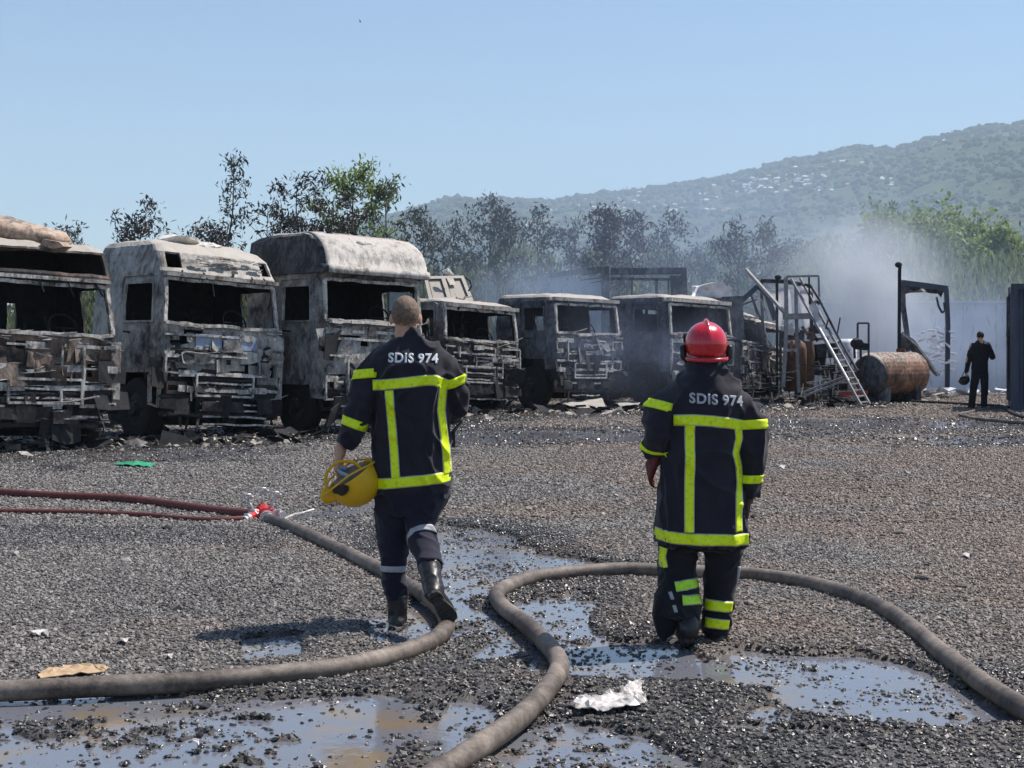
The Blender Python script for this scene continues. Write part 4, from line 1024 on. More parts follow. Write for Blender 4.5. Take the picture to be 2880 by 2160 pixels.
# T5
W = 2.3
t5, fp, fy, ins = truck('dark burnt cab with see-through rear windows, midway between the two firefighters', corner(1555, 33.7), R(44), R(1.2), W, 1.9, M['b5'],
    [(.95, 0, 0), (1.5, 0, 0), (1.74, .01, .0), (2.42, .10, .04), (2.5, .10, .04), (2.58, .18, .08), (2.63, .3, .14)],
    (.08, W - .12, 1.76, 2.42), (.28, 1.0, 1.8, 2.35), 1.5, 505, rear_holes=((.25, .85, 1.85, 2.2), (1.25, 1.75, 1.85, 2.2)), slats=((.3, 1.9, 1.3, .04), (.6, 1.7, .92, .03), (.5, 1.6, .62, .04), (.6, 1.5, .35, .03)), strips=64,
    visor=((.45, 2.5, 0, -.12, .03), (1.1, 2.5, 0, -.12, .03), (1.6, 2.5, 0, -.12, .03)))
mb = MB(); p = [fp(.02 + i * (W - .04) / 10, 2.54, .05) for i in range(11)]
for a_, b_ in zip(p[:-1], p[1:]): mb.bar(a_, b_, .14, .08)
mb.build('roof_edge', M['pale'], t5, local=True)
# T6
W = 2.45
t6, fp, fy, ins = truck('smoke veiled blue-grey burnt cab behind the red-helmeted firefighter', corner(1876, 35.2), R(43), R(1.8), W, 1.95, M['b5'],
    [(.85, 0, 0), (1.5, 0, 0), (1.74, .01, .0), (2.42, .10, .04), (2.52, .10, .04), (2.62, .2, .09), (2.67, .34, .15)],
    (.08, W - .12, 1.76, 2.46), (.3, 1.1, 1.78, 2.36), 1.5, 606, rear_holes=((.3, .5, 1.8, 2.15), (1.2, 1.32, 2.3, 2.4), (1.4, 1.85, 2.3, 2.4), (1.95, 2.1, 2.3, 2.4)), slats=((.3, 2.1, 1.3, .04), (.5, 2.0, .6, .03)), strips=60)
mb = MB(); p = [fp(.02 + i * (W - .04) / 10, 2.57, .05) for i in range(11)]
for a_, b_ in zip(p[:-1], p[1:]): mb.bar(a_, b_, .15, .09)
mb.build('roof_edge', M['b3r'], t6, local=True)
# T7, T8: smaller cabs seen at a steep angle
W = 2.2
t7, fp, fy, ins = truck('narrow burnt cab with open front frame, right of the red helmet', corner(2080, 37.6), R(64), R(2.5), W, 1.8, M['b7'],
    [(.8, 0, 0), (1.4, 0, 0), (1.56, .01, .0), (2.2, .16, .05), (2.3, .2, .07), (2.36, .34, .14)],
    (.08, W - .14, 1.58, 2.2), (.28, 1.0, 1.6, 2.15), 1.5, 707, rear_holes=((.5, .9, 1.7, 2.0),), slats=((.3, 1.9, 1.1, .04), (.3, 1.9, .9, .04), (.3, 1.9, .7, .03), (.4, 1.8, .5, .04)), strips=90, rearlen=4.5)
W = 2.1
t8, fp, fy, ins = truck('small burnt cab with rust stained roof beside the ladder platform', corner(2152, 38.9), R(60), R(3), W, 1.8, M['b7'],
    [(.8, 0, 0), (1.2, 0, 0), (1.42, .01, .0), (1.98, .14, .05), (2.08, .18, .07), (2.13, .34, .14)],
    (.08, W - .14, 1.44, 1.96), (.28, 1.0, 1.5, 1.92), 1.3, 808, rear_holes=((.5, .9, 1.5, 1.85),), slats=((.2, 1.9, 1.15, .05), (.3, 1.9, .5, .04)), strips=80, rearlen=4.5)

# foam load on the first truck
Y_ = 21.6; rt = thing('foam_load', 'scorched tan foam slabs heaped on the roof of the leftmost truck', 'load', tuple(P(60, 700, Y_)))
mb = MB()
mb.rings([(0, 0, 0, .01, .01)], 4)
mb = MB(); c = P(40, 665, Y_)
mb.tube([P(-260, 650, Y_), P(-120, 640, Y_), P(0, 655, Y_), P(110, 664, Y_), P(165, 682, Y_), P(190, 690, Y_)], [(.5, .19), (.5, .24), (.5, .23), (.46, .18), (.36, .15), (.25, .10)], 16)
mb.v = [tuple(Vector(q) + .09 * mnoise.noise_vector(Vector(q) * 3) + .03 * mnoise.noise_vector(Vector(q) * 11)) for q in mb.v]
mb.build('foam_roll', M['brownload'], rt, smooth=True)
mb = MB(); mb.plate([P(112, 690, 21.1), P(120, 672, 21.1), P(165, 680, 21.1), P(180, 693, 21.1), P(150, 700, 21.1)], (0, .4, .02)); mb.build('foam_slab', M['brownload'], rt)
mb = MB(); mb.tube([P(160, 700, 21.7), P(178, 680, 21.7), P(196, 695, 21.7), P(192, 712, 21.7)], [.03, .06, .05, .02], 8); mb.build('charred_flap', M['soot'], rt)

# tipped brown cab behind T4
Y_ = 34.2; tc = thing('tipped_cab', 'tipped-back brown burnt cab resting behind the low cab near the bareheaded man', 'truck cab', tuple(P(1265, 860, Y_)))
def quadpanel(mb, A, B, C, D, th): mb.plate([A, B, C, D], th)
A_, B_, C_, D_ = P(1192, 777, Y_), P(1303, 775, Y_ + .6), P(1332, 846, Y_ - .1), P(1209, 852, Y_ - .7)
def bil(u, v): return A_.lerp(B_, u).lerp(D_.lerp(C_, u), v)
mb = MB()
for (u0, u1, v0, v1) in ((0, 1, 0, .1), (0, 1, .82, 1), (0, .08, .1, .82), (.42, .52, .1, .82), (.92, 1, .1, .82)):
    mb.plate([bil(u0, v0), bil(u1, v0), bil(u1, v1), bil(u0, v1)], Vector((.02, .05, -.02)))
mb.build('roof_frame', M['b1'], tc)
mb = MB(); mb.plate([bil(.08, .1), bil(.42, .1), bil(.42, .82), bil(.08, .82)], Vector((0, .03, 0))); mb.plate([bil(.52, .1), bil(.92, .1), bil(.92, .82), bil(.52, .82)], Vector((0, .03, 0)))
for v_ in mb.v[:]: pass
mb.v = [(q[0], q[1] + .07, q[2] - .02) for q in mb.v]; mb.build('sunken_panel', M['b7'], tc)
mb = MB(); mb.plate([bil(.55, .08), bil(.72, .08), bil(.73, .35), bil(.58, .36)], Vector((0, -.03, 0))); mb.build('hatch', M['strip'], tc)
mb = MB(); mb.tube([P(1245, 766, Y_), P(1258, 762, Y_), P(1275, 774, Y_)], [.03, .07, .02], 8); mb.build('flap', M['whiteash'], tc)
mb = MB(); mb.plate([D_, C_, C_ + Vector((.2, 1.2, -.4)), D_ + Vector((0, 1.2, -.4))], Vector((0, 0, -.8))); mb.build('cab_body', M['b1'], tc)
mb = wreck_strips(22, -.05, 1.2, -.15, .12, -.5, .1, 42, .05, .9, .5); mb.v = [tuple(Vector(q) + D_) for q in mb.v]; mb.build('front_wreckage', M['strip'], tc, kind='stuff')
mb = MB(); mb.tube([P(1310, 782, Y_), P(1322, 790, Y_ - .2), P(1326, 806, Y_ - .2), P(1318, 818, Y_)], .02, 6); mb.build('mirror_bracket', M['soot'], tc)

# burnt trailer: smoking flat side, then an open frame
tr = thing('burnt_trailer', 'burnt box trailer with a smoke-veiled flat side and an open frame at its right end', 'trailer', (2.6, 44, 0))
e0 = Vector((-1.66, 58, 0)); e1 = Vector((2.62, 44.4, 0)); tp = lambda a_, z: Vector((a_.x, a_.y, z))
mb = MB(); n = 26; d = (e1 - e0) / n; nrm = Vector((-(e1 - e0).y, (e1 - e0).x, 0)).normalized() * .05
for i in range(n):
    a_ = e0 + d * i; b_ = e0 + d * (i + .92)
    z1 = 3.66 + (random.uniform(-.25, 0) if i > n - 6 else 0)
    mb.plate([tp(a_, 1.1), tp(b_, 1.1), tp(b_, z1), tp(a_, z1)], nrm)
mb.build('side_panel', M['wall'], tr)
mb = MB(); mb.bar(tp(e0, 3.72), tp(e1, 3.72), .14); mb.bar(tp(e0, 1.05), tp(e1, 1.05), .2); mb.build('side_rail', M['b5'], tr)
Y_ = 44.2
def fbar(px0, py0, px1, py1, w_, mat='b5', nm='frame_bar', Y0=Y_, Y1=None, root=tr, h=None):
    m_ = MB(); m_.bar(P(px0, py0, Y0), P(px1, py1, Y1 or Y0), w_, h); return m_.build(nm, M[mat], root)
fbar(1702, 750, 1702, 1080, .22, nm='corner_post'); fbar(1718, 764, 1928, 762, .20); fbar(1718, 784, 1890, 786, .08); fbar(1922, 756, 1936, 1060, .16, nm='corner_post')
mb = MB(); mb.plate([P(1884, 775, Y_ + .05), P(1920, 775, Y_ + .05), P(1928, 860, Y_ + .05), P(1888, 860, Y_ + .05)], (0, .04, 0)); mb.build('end_panel', M['b5'], tr)
fbar(1777, 784, 1778, 1060, .06, nm='stanchion'); fbar(1846, 784, 1848, 1060, .08, nm='stanchion'); fbar(1880, 784, 1882, 1060, .05, nm='stanchion')
fbar(1640, 772, 1700, 764, .06, nm='torn_rib'); fbar(1630, 788, 1700, 780, .05, nm='torn_rib'); fbar(1650, 757, 1700, 752, .05, nm='torn_rib'); fbar(1660, 796, 1696, 790, .04, nm='torn_rib')
mb = MB(); mb.box(((2.62 + 5.2) / 2, 44.3, 1.05), (2.7, .2, .2)); mb.box((3.9, 45.6, 1.0), (2.6, 2.4, .12)); mb.build('trailer_deck', M['b5'], tr)
for x in (3.0, 4.6): wheel(tr, x - 2.6, 1.2, .48)

# white tarp lump behind the blue-grey cab
Y_ = 37.2; mb = MB(); base_ = [(1946, 836), (1950, 806), (1975, 802), (2008, 792), (2030, 796), (2050, 815), (2062, 838)]
mb.plate([P(x, y, Y_) for x, y in base_], (0, .1, 0)); o_ = mb.build('crumpled_tarp', M['tarp'], origin=tuple(P(2000, 838, Y_)))
bm_ = bmesh.new(); bm_.from_mesh(o_.data); bmesh.ops.triangulate(bm_, faces=bm_.faces); bmesh.ops.subdivide_edges(bm_, edges=bm_.edges, cuts=3, use_grid_fill=True)
for v_ in bm_.verts: v_.co += mnoise.noise_vector(v_.co * 3.1) * .10; v_.co.y += v_.co.z * .8 * (1 if v_.co.y > .05 else -.3)
bm_.to_mesh(o_.data); bm_.free(); props(o_, 'crumpled pale tarp bulging above the roof of the blue-grey cab behind the red helmet', 'tarp')
mb = MB(); mb.box(P(2004, 900, Y_ + 1.0), (1.3, 2.0, 1.1), jit=.05); mb.box(P(2004, 1030, Y_ + 1.0), (1.0, 2.2, 1.25), jit=.05)
props(mb.build('burnt_crate_body', M['b5'], origin=tuple(P(2004, 1100, Y_ + 1))), 'dark burnt box body under the crumpled pale tarp', 'wreck')

# shelter frame with white sheets behind the ladder
Y_ = 39.0; sf = thing('burnt_shelter', 'collapsed shelter frame with white hanging sheets behind the ladder platform', 'shelter', tuple(P(2200, 1120, Y_)))
def b2(root, pts, w_, mat, nm, Y0, h=None):
    m_ = MB()
    for p, q in zip(pts[:-1], pts[1:]): m_.bar(P(*p, Y0), P(*q, Y0), w_, h)
    return m_.build(nm, M[mat], root)
b2(sf, [(2140, 790), (2210, 792), (2281, 806)], .10, 'b7', 'roof_beam', Y_); b2(sf, [(2141, 788), (2150, 1080)], .07, 'b5', 'post', Y_); b2(sf, [(2281, 804), (2284, 1080)], .08, 'b5', 'post', Y_)
b2(sf, [(2074, 856), (2132, 804), (2157, 829), (2168, 862), (2181, 900)], .13, 'container', 'bent_arch', Y_ - .6)
b2(sf, [(2074, 862), (2130, 842)], .04, 'b5', 'thin_rod', Y_ - .6); b2(sf, [(2112, 830), (2140, 900)], .05, 'b5', 'thin_rod', Y_ - .55); b2(sf, [(2140, 840), (2160, 900)], .04, 'strip', 'thin_rod', Y_ - .6); b2(sf, [(2120, 850), (2128, 880), (2140, 895)], .05, 'b3', 'thin_rod', Y_ - .5)
def sheet(root, outline, Y0, mat='tarp', nm='hanging_sheet', amp=.05, label=None, lean=0):
    m_ = MB(); m_.plate([P(x, y, Y0) for x, y in outline], (0, .03, 0)); o = m_.build(nm, M[mat], root)
    b_ = bmesh.new(); b_.from_mesh(o.data); bmesh.ops.triangulate(b_, faces=b_.faces); bmesh.ops.subdivide_edges(b_, edges=b_.edges, cuts=3, use_grid_fill=True)
    zs = [v_.co.z for v_ in b_.verts]; zm = (min(zs) + max(zs)) / 2
    for v_ in b_.verts: v_.co += Vector((mnoise.noise(v_.co * 3) * .02, mnoise.noise(v_.co * 4.1 + Vector((3, 1, 2))) * amp * 2, mnoise.noise(v_.co * 5) * .02))
    for v_ in b_.verts: v_.co.y -= (v_.co.z - zm) * lean
    b_.to_mesh(o.data); b_.free(); return o
M['sheet'] = sheetm('bright_white_sheet', (.80, .80, .84))
sheet(sf, [(2156, 815), (2180, 814), (2209, 806), (2210, 912), (2195, 922), (2186, 890), (2172, 846)], Y_ + .3, 'sheet', lean=.9)
sheet(sf, [(2210, 806), (2222, 840), (2233, 888), (2212, 905)], Y_ + .35, 'sheet', lean=.9)
sheet(sf, [(2241, 806), (2272, 812), (2284, 830), (2292, 880), (2290, 912), (2276, 925), (2262, 890), (2246, 850)], Y_ + .3, 'sheet', lean=.9)
sheet(sf, [(2100, 830), (2112, 824), (2122, 846), (2108, 856)], Y_ + .2, 'tarp'); sheet(sf, [(2124, 838), (2140, 836), (2156, 896), (2146, 902), (2132, 880)], Y_ + .2, 'tarp')
sheet(sf, [(2190, 922), (2230, 906), (2232, 926), (2200, 930)], Y_ + .1, 'tarp')
# slanted loose bar
mb = MB(); mb.bar(P(2098, 758, 38.0), P(2209, 882, 36.6), .075); props(mb.build('slanted_bar', M['greyalu'], origin=tuple(P(2098, 758, 38))), 'long pale bar leaning up to the left from the platform post', 'bar')
mb = MB(); mb.bar(P(2185, 785, 37.4), P(2186, 1090, 37.4), .06); mb.ball(P(2188, 780, 37.4), (.09, .05, .06), 6, 8); props(mb.build('exhaust_stack', M['soot'], origin=tuple(P(2186, 1090, 37.4))), 'thin black upright pipe with a capped top, left of the ladder platform', 'pipe')

# platform with stairs
Y_ = 36.2; pf = thing('access_platform', 'aluminium access platform with a steep ladder and handrails', 'platform', tuple(P(2225, 1130, Y_)))
b2(pf, [(2210, 780), (2212, 890), (2208, 1000), (2202, 1086)], .085, 'greyalu', 'post', Y_); b2(pf, [(2238, 792), (2242, 1000), (2247, 1104)], .075, 'greyalu', 'post', Y_ + .7)
b2(pf, [(2211, 778), (2302, 776)], .05, 'greyalu', 'top_rail', Y_ + .3); b2(pf, [(2302, 776), (2304, 836)], .045, 'greyalu', 'rail_post', Y_ + .3); b2(pf, [(2275, 777), (2277, 856)], .04, 'b5', 'rail_post', Y_ + .35)
mb = MB(); mb.plate([P(2215, 882, Y_), P(2288, 880, Y_), P(2290, 896, Y_), P(2217, 898, Y_)], (0, .7, 0)); mb.build('platform_deck', M['greyalu'], pf)
ld0, ld1 = P(2225, 784, Y_ + .5), P(2421, 1139, 34.6); rd0, rd1 = P(2250, 782, Y_ + .7), P(2446, 1137, 34.9)
for a_, b_ in ((ld0, ld1), (rd0, rd1)):
    m_ = MB(); m_.bar(a_, b_, .038, .06); m_.build('stringer', M['greyalu'], pf)
for k in range(15):
    t_ = .34 + .64 * k / 14; m_ = MB(); p, q = ld0.lerp(ld1, t_), rd0.lerp(rd1, t_ - .0); m_.bar(p, q, .035, .03); m_.build('rung', M['alu'] if k % 3 else M['greyalu'], pf)
for k in range(9):       # inner treads brackets
    t_ = .38 + .42 * k / 9; m_ = MB(); p, q = ld0.lerp(ld1, t_), rd0.lerp(rd1, t_); m_.bar(p.lerp(q, .15), p.lerp(q, .15) + (ld1 - ld0).normalized() * .25, .03); m_.build('tread_bracket', M['alu'], pf)
m_ = MB(); hp = [(2262, 802), (2278, 802), (2304, 842), (2328, 890), (2350, 934), (2380, 990), (2411, 1042)]
for p, q in zip(hp[:-1], hp[1:]): m_.bar(P(*p, Y_ - .1), P(*q, Y_ - .2), .05)
m_.build('handrail', M['b5'], pf)
for (x, y, x2, y2) in ((2330, 895, 2322, 925), (2362, 955, 2350, 985), (2395, 1015, 2386, 1045)): b2(pf, [(x, y), (x2, y2)], .035, 'b5', 'baluster', Y_ - .2)
b2(pf, [(2258, 1104), (2374, 1060)], .05, 'greyalu', 'ground_brace', Y_ - .2); b2(pf, [(2268, 1112), (2376, 1070)], .05, 'greyalu', 'ground_brace', Y_ - .35)
b2(pf, [(2213, 984), (2240, 985)], .07, 'strip', 'cross_member', Y_)
b2(pf, [(2290, 850), (2300, 848), (2306, 856)], .08, 'strip', 'lamp_bracket', Y_ + .1)
sheet(pf, [(2273, 870), (2285, 852), (2300, 862), (2308, 885), (2300, 905), (2284, 896)], Y_ + .1, 'tarp', 'rag')
mb = MB(); mb.bar(P(2360, 1108, 36.0), P(2440, 1105, 36.0), .06, .1); props(mb.build('red_beam', simple('faded_red_paint', (.28, .035, .03), .6, var=.4), origin=tuple(P(2400, 1115, 36))), 'faded red steel beam lying behind the foot of the ladder', 'beam')

# rust cabinet and machinery beside platform
Y_ = 37.6; rc_ = thing('rusty_tank', 'upright brown rusty tank with rounded shoulders behind the platform posts', 'tank', tuple(P(2250, 1100, Y_)))
mb = MB(); z0 = P(0, 1100, Y_).z; z1 = P(0, 957, Y_).z; xc = P(2236, 0, Y_).x
mb.rings([(xc, Y_, max(z0, 0), .27, .4), (xc, Y_, z1 - .22, .27, .4), (xc, Y_, z1 - .08, .23, .36), (xc, Y_, z1, .12, .25)], 24, 3.2); mb.build('tank_shell', M['rustb'], rc_, smooth=True)
mb = MB(); xc = P(2272, 0, Y_).x; mb.rings([(xc, Y_ + .3, 0, .2, .35), (xc, Y_ + .3, z1 - .3, .2, .35), (xc, Y_ + .3, z1 - .02, .17, .3)], 20, 4); mb.build('side_plate', M['rustb'], rc_, smooth=False)
for x in (2226, 2248): b2(rc_, [(x, 958), (x, 1000)], .06, 'rust', 'upright_strap', Y_ - .42)
mc = thing('burnt_machine', 'jumble of a burnt machine with dark engine between rusty tank and ladder', 'machine', tuple(P(2320, 1110, 38)))
mb = MB(); mb.box(P(2320, 985, 38), (.55, .6, .35), jit=.04); mb.box(P(2300, 1030, 38.2), (.35, .5, .5), jit=.05); mb.box(P(2350, 1060, 38.4), (.5, .6, .6), jit=.06); mb.build('engine_block', M['engine'], mc)
mb = wreck_strips(90, -.55, .9, -.45, .75, -.5, .4, 93, .06, .45, .8); c_ = P(2310, 1060, 38); mb.v = [tuple(Vector(q) + c_) for q in mb.v]; mb.build('bent_pipes', M['strip'], mc, kind='stuff')
mb = wreck_strips(110, -1.9, 1.2, -.55, .35, -.4, .5, 94, .05, .55, .8); c_ = P(2260, 1080, 37.2); mb.v = [tuple(Vector(q) + c_) for q in mb.v]; mb.build('tangled_scrap', M['strip'], mc, kind='stuff')
mb = wreck_strips(70, -1.9, 1.2, -.55, .5, -.5, .4, 95, .09, .5, .8); mb.v = [tuple(Vector(q) + c_) for q in mb.v]; mb.build('charred_scrap', M['engine'], mc, kind='stuff')
mb = MB()
for (x0, y0, x1, y1) in ((2275, 920, 2300, 960), (2255, 918, 2275, 945), (2280, 922, 2272, 955), (2286, 955, 2330, 952)): mb.bar(P(x0, y0, 37.8), P(x1, y1, 37.8), .07)
mb.build('bent_arm', M['rust'], mc)
mb = MB(); mb.plate([P(2272, 940, 38.3), P(2290, 912, 38.3), P(2308, 938, 38.3)], (0, .05, 0)); mb.build('triangular_bracket', M['soot'], mc)
for (x, y, w_, h_) in ((2205, 925, .16, .12), (2222, 935, .14, .14), (2240, 928, .12, .12)):
    mb = MB(); mb.box(P(x, y, 38.4), (w_, .15, h_), jit=.02); props(mb.build('scorched_canister', M['tarp'], origin=tuple(P(x, y, 38.4))), {2205: 'leftmost pale scorched canister on the shelf behind the platform post', 2222: 'middle pale scorched canister on the shelf behind the platform post', 2240: 'rightmost pale scorched canister on the shelf behind the platform post'}[x], 'canister', 'scorched canisters on the shelf')
mb = MB(); mb.bar(P(2192, 945, 38.5), P(2262, 945, 38.5), .07, .3); mb.bar(P(2195, 945, 38.5), P(2195, 1110, 38.5), .06); mb.bar(P(2258, 945, 38.5), P(2258, 1110, 38.5), .06); props(mb.build('shelf', M['b5'], origin=tuple(P(2225, 1110, 38.5))), 'burnt steel shelf behind the platform posts holding pale canisters', 'shelf')

# horizontal rusty tank
Y_ = 37.4; ht = thing('fuel_tank', 'large horizontal cylindrical tank, orange rust on top, dark end facing left', 'tank', tuple(P(2440, 1110, Y_)))
ax = Vector((.80, .60, 0)); r_ = .55; c0 = P(2447, 1052, Y_); c1 = c0 + ax * 1.65
def disc_tube(mb, pts, rr, n=30): mb.tube(pts, rr, n)
mb = MB(); mb.tube([c0, c0 + ax * .04, c0 + ax * .5, c0 + ax * 1.1, c1], [r_ * .99, r_, r_, r_, r_ * .995], 32); mb.build('tank_shell', M['rust'], ht, smooth=False)
mb = MB(); mb.tube([c0 - ax * .10, c0 - ax * .07, c0 - ax * .005], [r_ * .45, r_ * .8, r_ * .985], 32); mb.build('left_end_cap', M['b5'], ht, smooth=True)  # darker metal than the shell: the shade on this end is put into its colour
mb = MB(); mb.tube([c1 + ax * .005, c1 + ax * .07, c1 + ax * .1], [r_ * .985, r_ * .8, r_ * .45], 32); mb.build('right_end_cap', M['rust'], ht, smooth=True)
for t_ in (.15, 1.35):
    m_ = MB(); p = c0 + ax * t_; m_.box((p.x, p.y, .22), (.2, .9, .45), Matrix.Rotation(math.atan2(ax.y, ax.x), 3, 'Z'), .02); m_.build('saddle', M['b5'], ht)
mb = MB(); mb.tube([c0 + ax * 1.2 + Vector((0, 0, r_ - .02)), c0 + ax * 1.2 + Vector((0, 0, r_ + .08))], .12, 14); mb.build('filler_cap', M['rustb'], ht)
# pump frame on the left of the tank
pm = thing('pump_frame', 'dark upright rectangular frame with a burnt pump at the left end of the tank', 'pump', tuple(P(2425, 1000, 37.0)))
mb = MB()
for a_, b_ in (((2412, 909), (2443, 909)), ((2443, 909), (2443, 1000)), ((2412, 909), (2412, 955))): mb.bar(P(*a_, 37.2), P(*b_, 37.2), .045)
mb.build('upright_frame', M['container'], pm)
mb = MB(); mb.ball(P(2410, 966, 37.2), (.17, .15, .14), 7, 10); mb.box(P(2425, 975, 37.2), (.3, .2, .18), jit=.03); mb.bar(P(2402, 970, 37.2), P(2404, 1008, 37.2), .05); mb.bar(P(2420, 970, 37.2), P(2421, 1008, 37.2), .05); mb.build('pump_body', M['engine'], pm)
mb = MB(); mb.bar(P(2354, 945, 37.5), P(2363, 893, 37.5), .03); props(mb.build('thin_rod', M['soot'], origin=tuple(P(2354, 945, 37.5))), 'short thin dark rod sticking up behind the handrail', 'rod')
mb = MB(); mb.rings([(P(2378, 0, 39.5).x, 39.5, 0, .3, .3), (P(2378, 0, 39.5).x, 39.5, P(0, 965, 39.5).z, .3, .3), (P(2378, 0, 39.5).x, 39.5, P(0, 953, 39.5).z, .18, .18)], 18, 2)
props(mb.build('pale_drum', M['tarp'], smooth=True, origin=(P(2378, 0, 39.5).x, 39.5, 0)), 'pale ash covered drum between the ladder and the dark pump frame', 'drum')

# tall pole and collapsed gantry
Y_ = 39.5; mb = MB(); mb.bar(P(2530, 760, Y_), P(2528, 1092, Y_), .075); mb.ball(P(2527, 745, Y_), (.1, .08, .08), 6, 8); mb.tube([P(2527, 748, Y_), P(2531, 752, Y_), P(2530, 765, Y_)], .045, 8)
props(mb.build('tall_pole', M['soot'], origin=tuple(P(2528, 1092, Y_))), 'tall dark pole with a hooded top rising behind the rusty tank', 'pole')
gy = thing('collapsed_gantry', 'dark bent gantry frame with ragged hanging sheet, right of the tall pole', 'frame', tuple(P(2600, 1095, 41)))
b2(gy, [(2536, 795), (2600, 803), (2664, 812)], .15, 'container', 'top_beam', 41); b2(gy, [(2538, 795), (2540, 860), (2551, 940), (2552, 1090)], .12, 'b5', 'left_leg', 41); b2(gy, [(2661, 812), (2664, 870), (2666, 912), (2664, 1090)], .11, 'container', 'right_leg', 41)
b2(gy, [(2634, 835), (2640, 862), (2650, 880), (2658, 872), (2655, 850)], .05, 'b5', 'twisted_pipe', 40.8)
sheet(gy, [(2540, 800), (2600, 806), (2656, 814), (2650, 836), (2640, 826), (2600, 822), (2560, 822), (2544, 830)], 41.05, 'b5', 'ragged_valance', .08)
rr = random.Random(5); mb = MB()
for _ in range(60):
    x, y = rr.uniform(2575, 2675), rr.uniform(920, 1045); c = P(x, y, 41.2 + rr.uniform(-.4, .4)); l = rr.uniform(.04, .25); a_ = rr.gauss(.3, .6)
    dd = Vector((math.cos(a_) * l, rr.uniform(-.1, .1), -math.sin(a_) * l)); mb.plate([c, c + dd, c + dd + Vector((.03, 0, .06)), c + Vector((0, .02, .05))], (0, .01, .005))
mb.build('hanging_shreds', M['sheet'], gy, kind='stuff')
sheet(gy, [(2530, 945), (2540, 935), (2575, 960), (2640, 1056), (2636, 1060), (2560, 985), (2530, 992)], 40.4, 'b5', 'slumped_panel', .06)
b2(gy, [(2537, 935), (2580, 972), (2641, 1056)], .05, 'strip', 'fallen_bar', 40.3)

# wall behind
wl = thing('sheet_wall', 'long pale grey wall of upright sheets in smoke behind the silhouetted man', 'wall', (8.6, 46, 0))
x = 8.8
k = 0
while x < 19:
    w_ = 1.02; mb = MB(); mb.box((x + w_ / 2, 46 + (k % 2) * .015, 1.36 + (k % 3) * .01), (w_ - .02, .05, 2.72)); mb.build('panel', M['wall'], wl); x += w_; k += 1
mb = MB(); mb.box((13.9, 45.97, 2.78), (10.3, .14, .08)); mb.build('cap_rail', M['wall'], wl)
for i in range(5):
    mb = MB(); mb.box((9.2 + i * 2.1, 45.9, 1.4), (.09, .1, 2.75)); mb.build('post', M['wall'], wl)

# container at the right edge
cn = thing('shipping_container', 'dark blue corrugated shipping container cut off by the right edge', 'container', (11.2, 33.5, 0), (0, 0, R(-17)))
H_, L_, D_2 = 2.86, 6.0, 2.44
mb = MB(); n = 36; pts = []
for k in range(n):
    x0 = .12 + (L_ - .24) * k / n; s_ = (L_ - .24) / n
    pts += [(x0, 0), (x0 + s_ * .3, 0), (x0 + s_ * .5, .04), (x0 + s_ * .8, .04)]
V = []; 
for (x0, y0) in pts: V += [(x0, y0 + .03, .16), (x0, y0 + .03, H_ - .12)]
mb.add(V, [(2 * i, 2 * i + 2, 2 * i + 3, 2 * i + 1) for i in range(len(pts) - 1)]); mb.build('long_side', M['container'], cn, local=True)
mb = MB(); pts = []; n = 14
for k in range(n):
    y0 = .12 + (D_2 - .24) * k / n; s_ = (D_2 - .24) / n; pts += [(0, y0), (0, y0 + s_ * .3), (.04, y0 + s_ * .5), (.04, y0 + s_ * .8)]
V = []
for (x0, y0) in pts: V += [(x0 + .03, y0, .16), (x0 + .03, y0, H_ - .2)]
mb.add(V, [(2 * i + 1, 2 * i + 3, 2 * i + 2, 2 * i) for i in range(len(pts) - 1)]); mb.build('end_wall', M['container'], cn, local=True)
for x in (.06, L_ - .06):
    for y in (.06, D_2 - .06): mb = MB(); mb.box((x, y, H_ / 2), (.13, .13, H_)); mb.build('corner_post', M['container'], cn, local=True)
mb = MB(); mb.box((L_ / 2, .06, H_ - .06), (L_ - .25, .11, .12)); mb.box((L_ / 2, .06, .1), (L_ - .25, .11, .14)); mb.build('side_rail', M['container'], cn, local=True)
mb = MB(); mb.box((.06, D_2 / 2, H_ - .1), (.1, D_2 - .25, .14)); mb.box((.06, D_2 / 2, .1), (.1, D_2 - .25, .14)); mb.build('end_rail', M['container'], cn, local=True)
mb = MB(); mb.box((L_ / 2, D_2 / 2, H_ - .03), (L_ - .28, D_2 - .28, .03)); mb.build('roof', M['container'], cn, local=True)
for k, y in enumerate((.5, 1.0, 1.5, 2.0)):
    mb = MB(); mb.bar((-.04, y, .2), (-.04, y, H_ - .25), .035); mb.build('locking_bar', M['b5'], cn, local=True)

# ash and scrap along the foot of the wrecks
def litter(name, px0, px1, pyf, spread, n, mat, seed, s0=.02, s1=.10):
    r = np.random.default_rng(seed); mb = MB()
    for _ in range(n):
        px = r.uniform(px0, px1); g = G(px, pyf(px) + r.normal(0, spread), .02); s = r.uniform(s0, s1) * (1.7 if r.uniform() < .12 else 1); k = 5; ph = r.uniform(0, 6)
        R_ = Matrix.Rotation(r.normal(0, .5), 3, 'X') @ Matrix.Rotation(r.normal(0, .4), 3, 'Y')
        out = [g + Vector((0, 0, s * .3)) + R_ @ Vector((math.cos(ph + 6.28 * i / k) * s * r.uniform(.5, 1.4), math.sin(ph + 6.28 * i / k) * s * r.uniform(.4, 1.1), r.uniform(-.02, .02))) for i in range(k)]
        mb.plate(out, R_ @ Vector((0, 0, .006)))
    return mb.build(name, mat, kind='stuff')
litter('ash_litter', -60, 900, lambda x: 1262 - x * .03, 7, 330, M['ash'], 3, .015, .09)
litter('charred_scrap', -60, 900, lambda x: 1256 - x * .03, 9, 260, M['soot'], 4, .03, .15)
litter('ash_litter', 880, 2500, lambda x: 1166 - (x - 1400) * .022, 5, 260, M['ash'], 5, .02, .10)
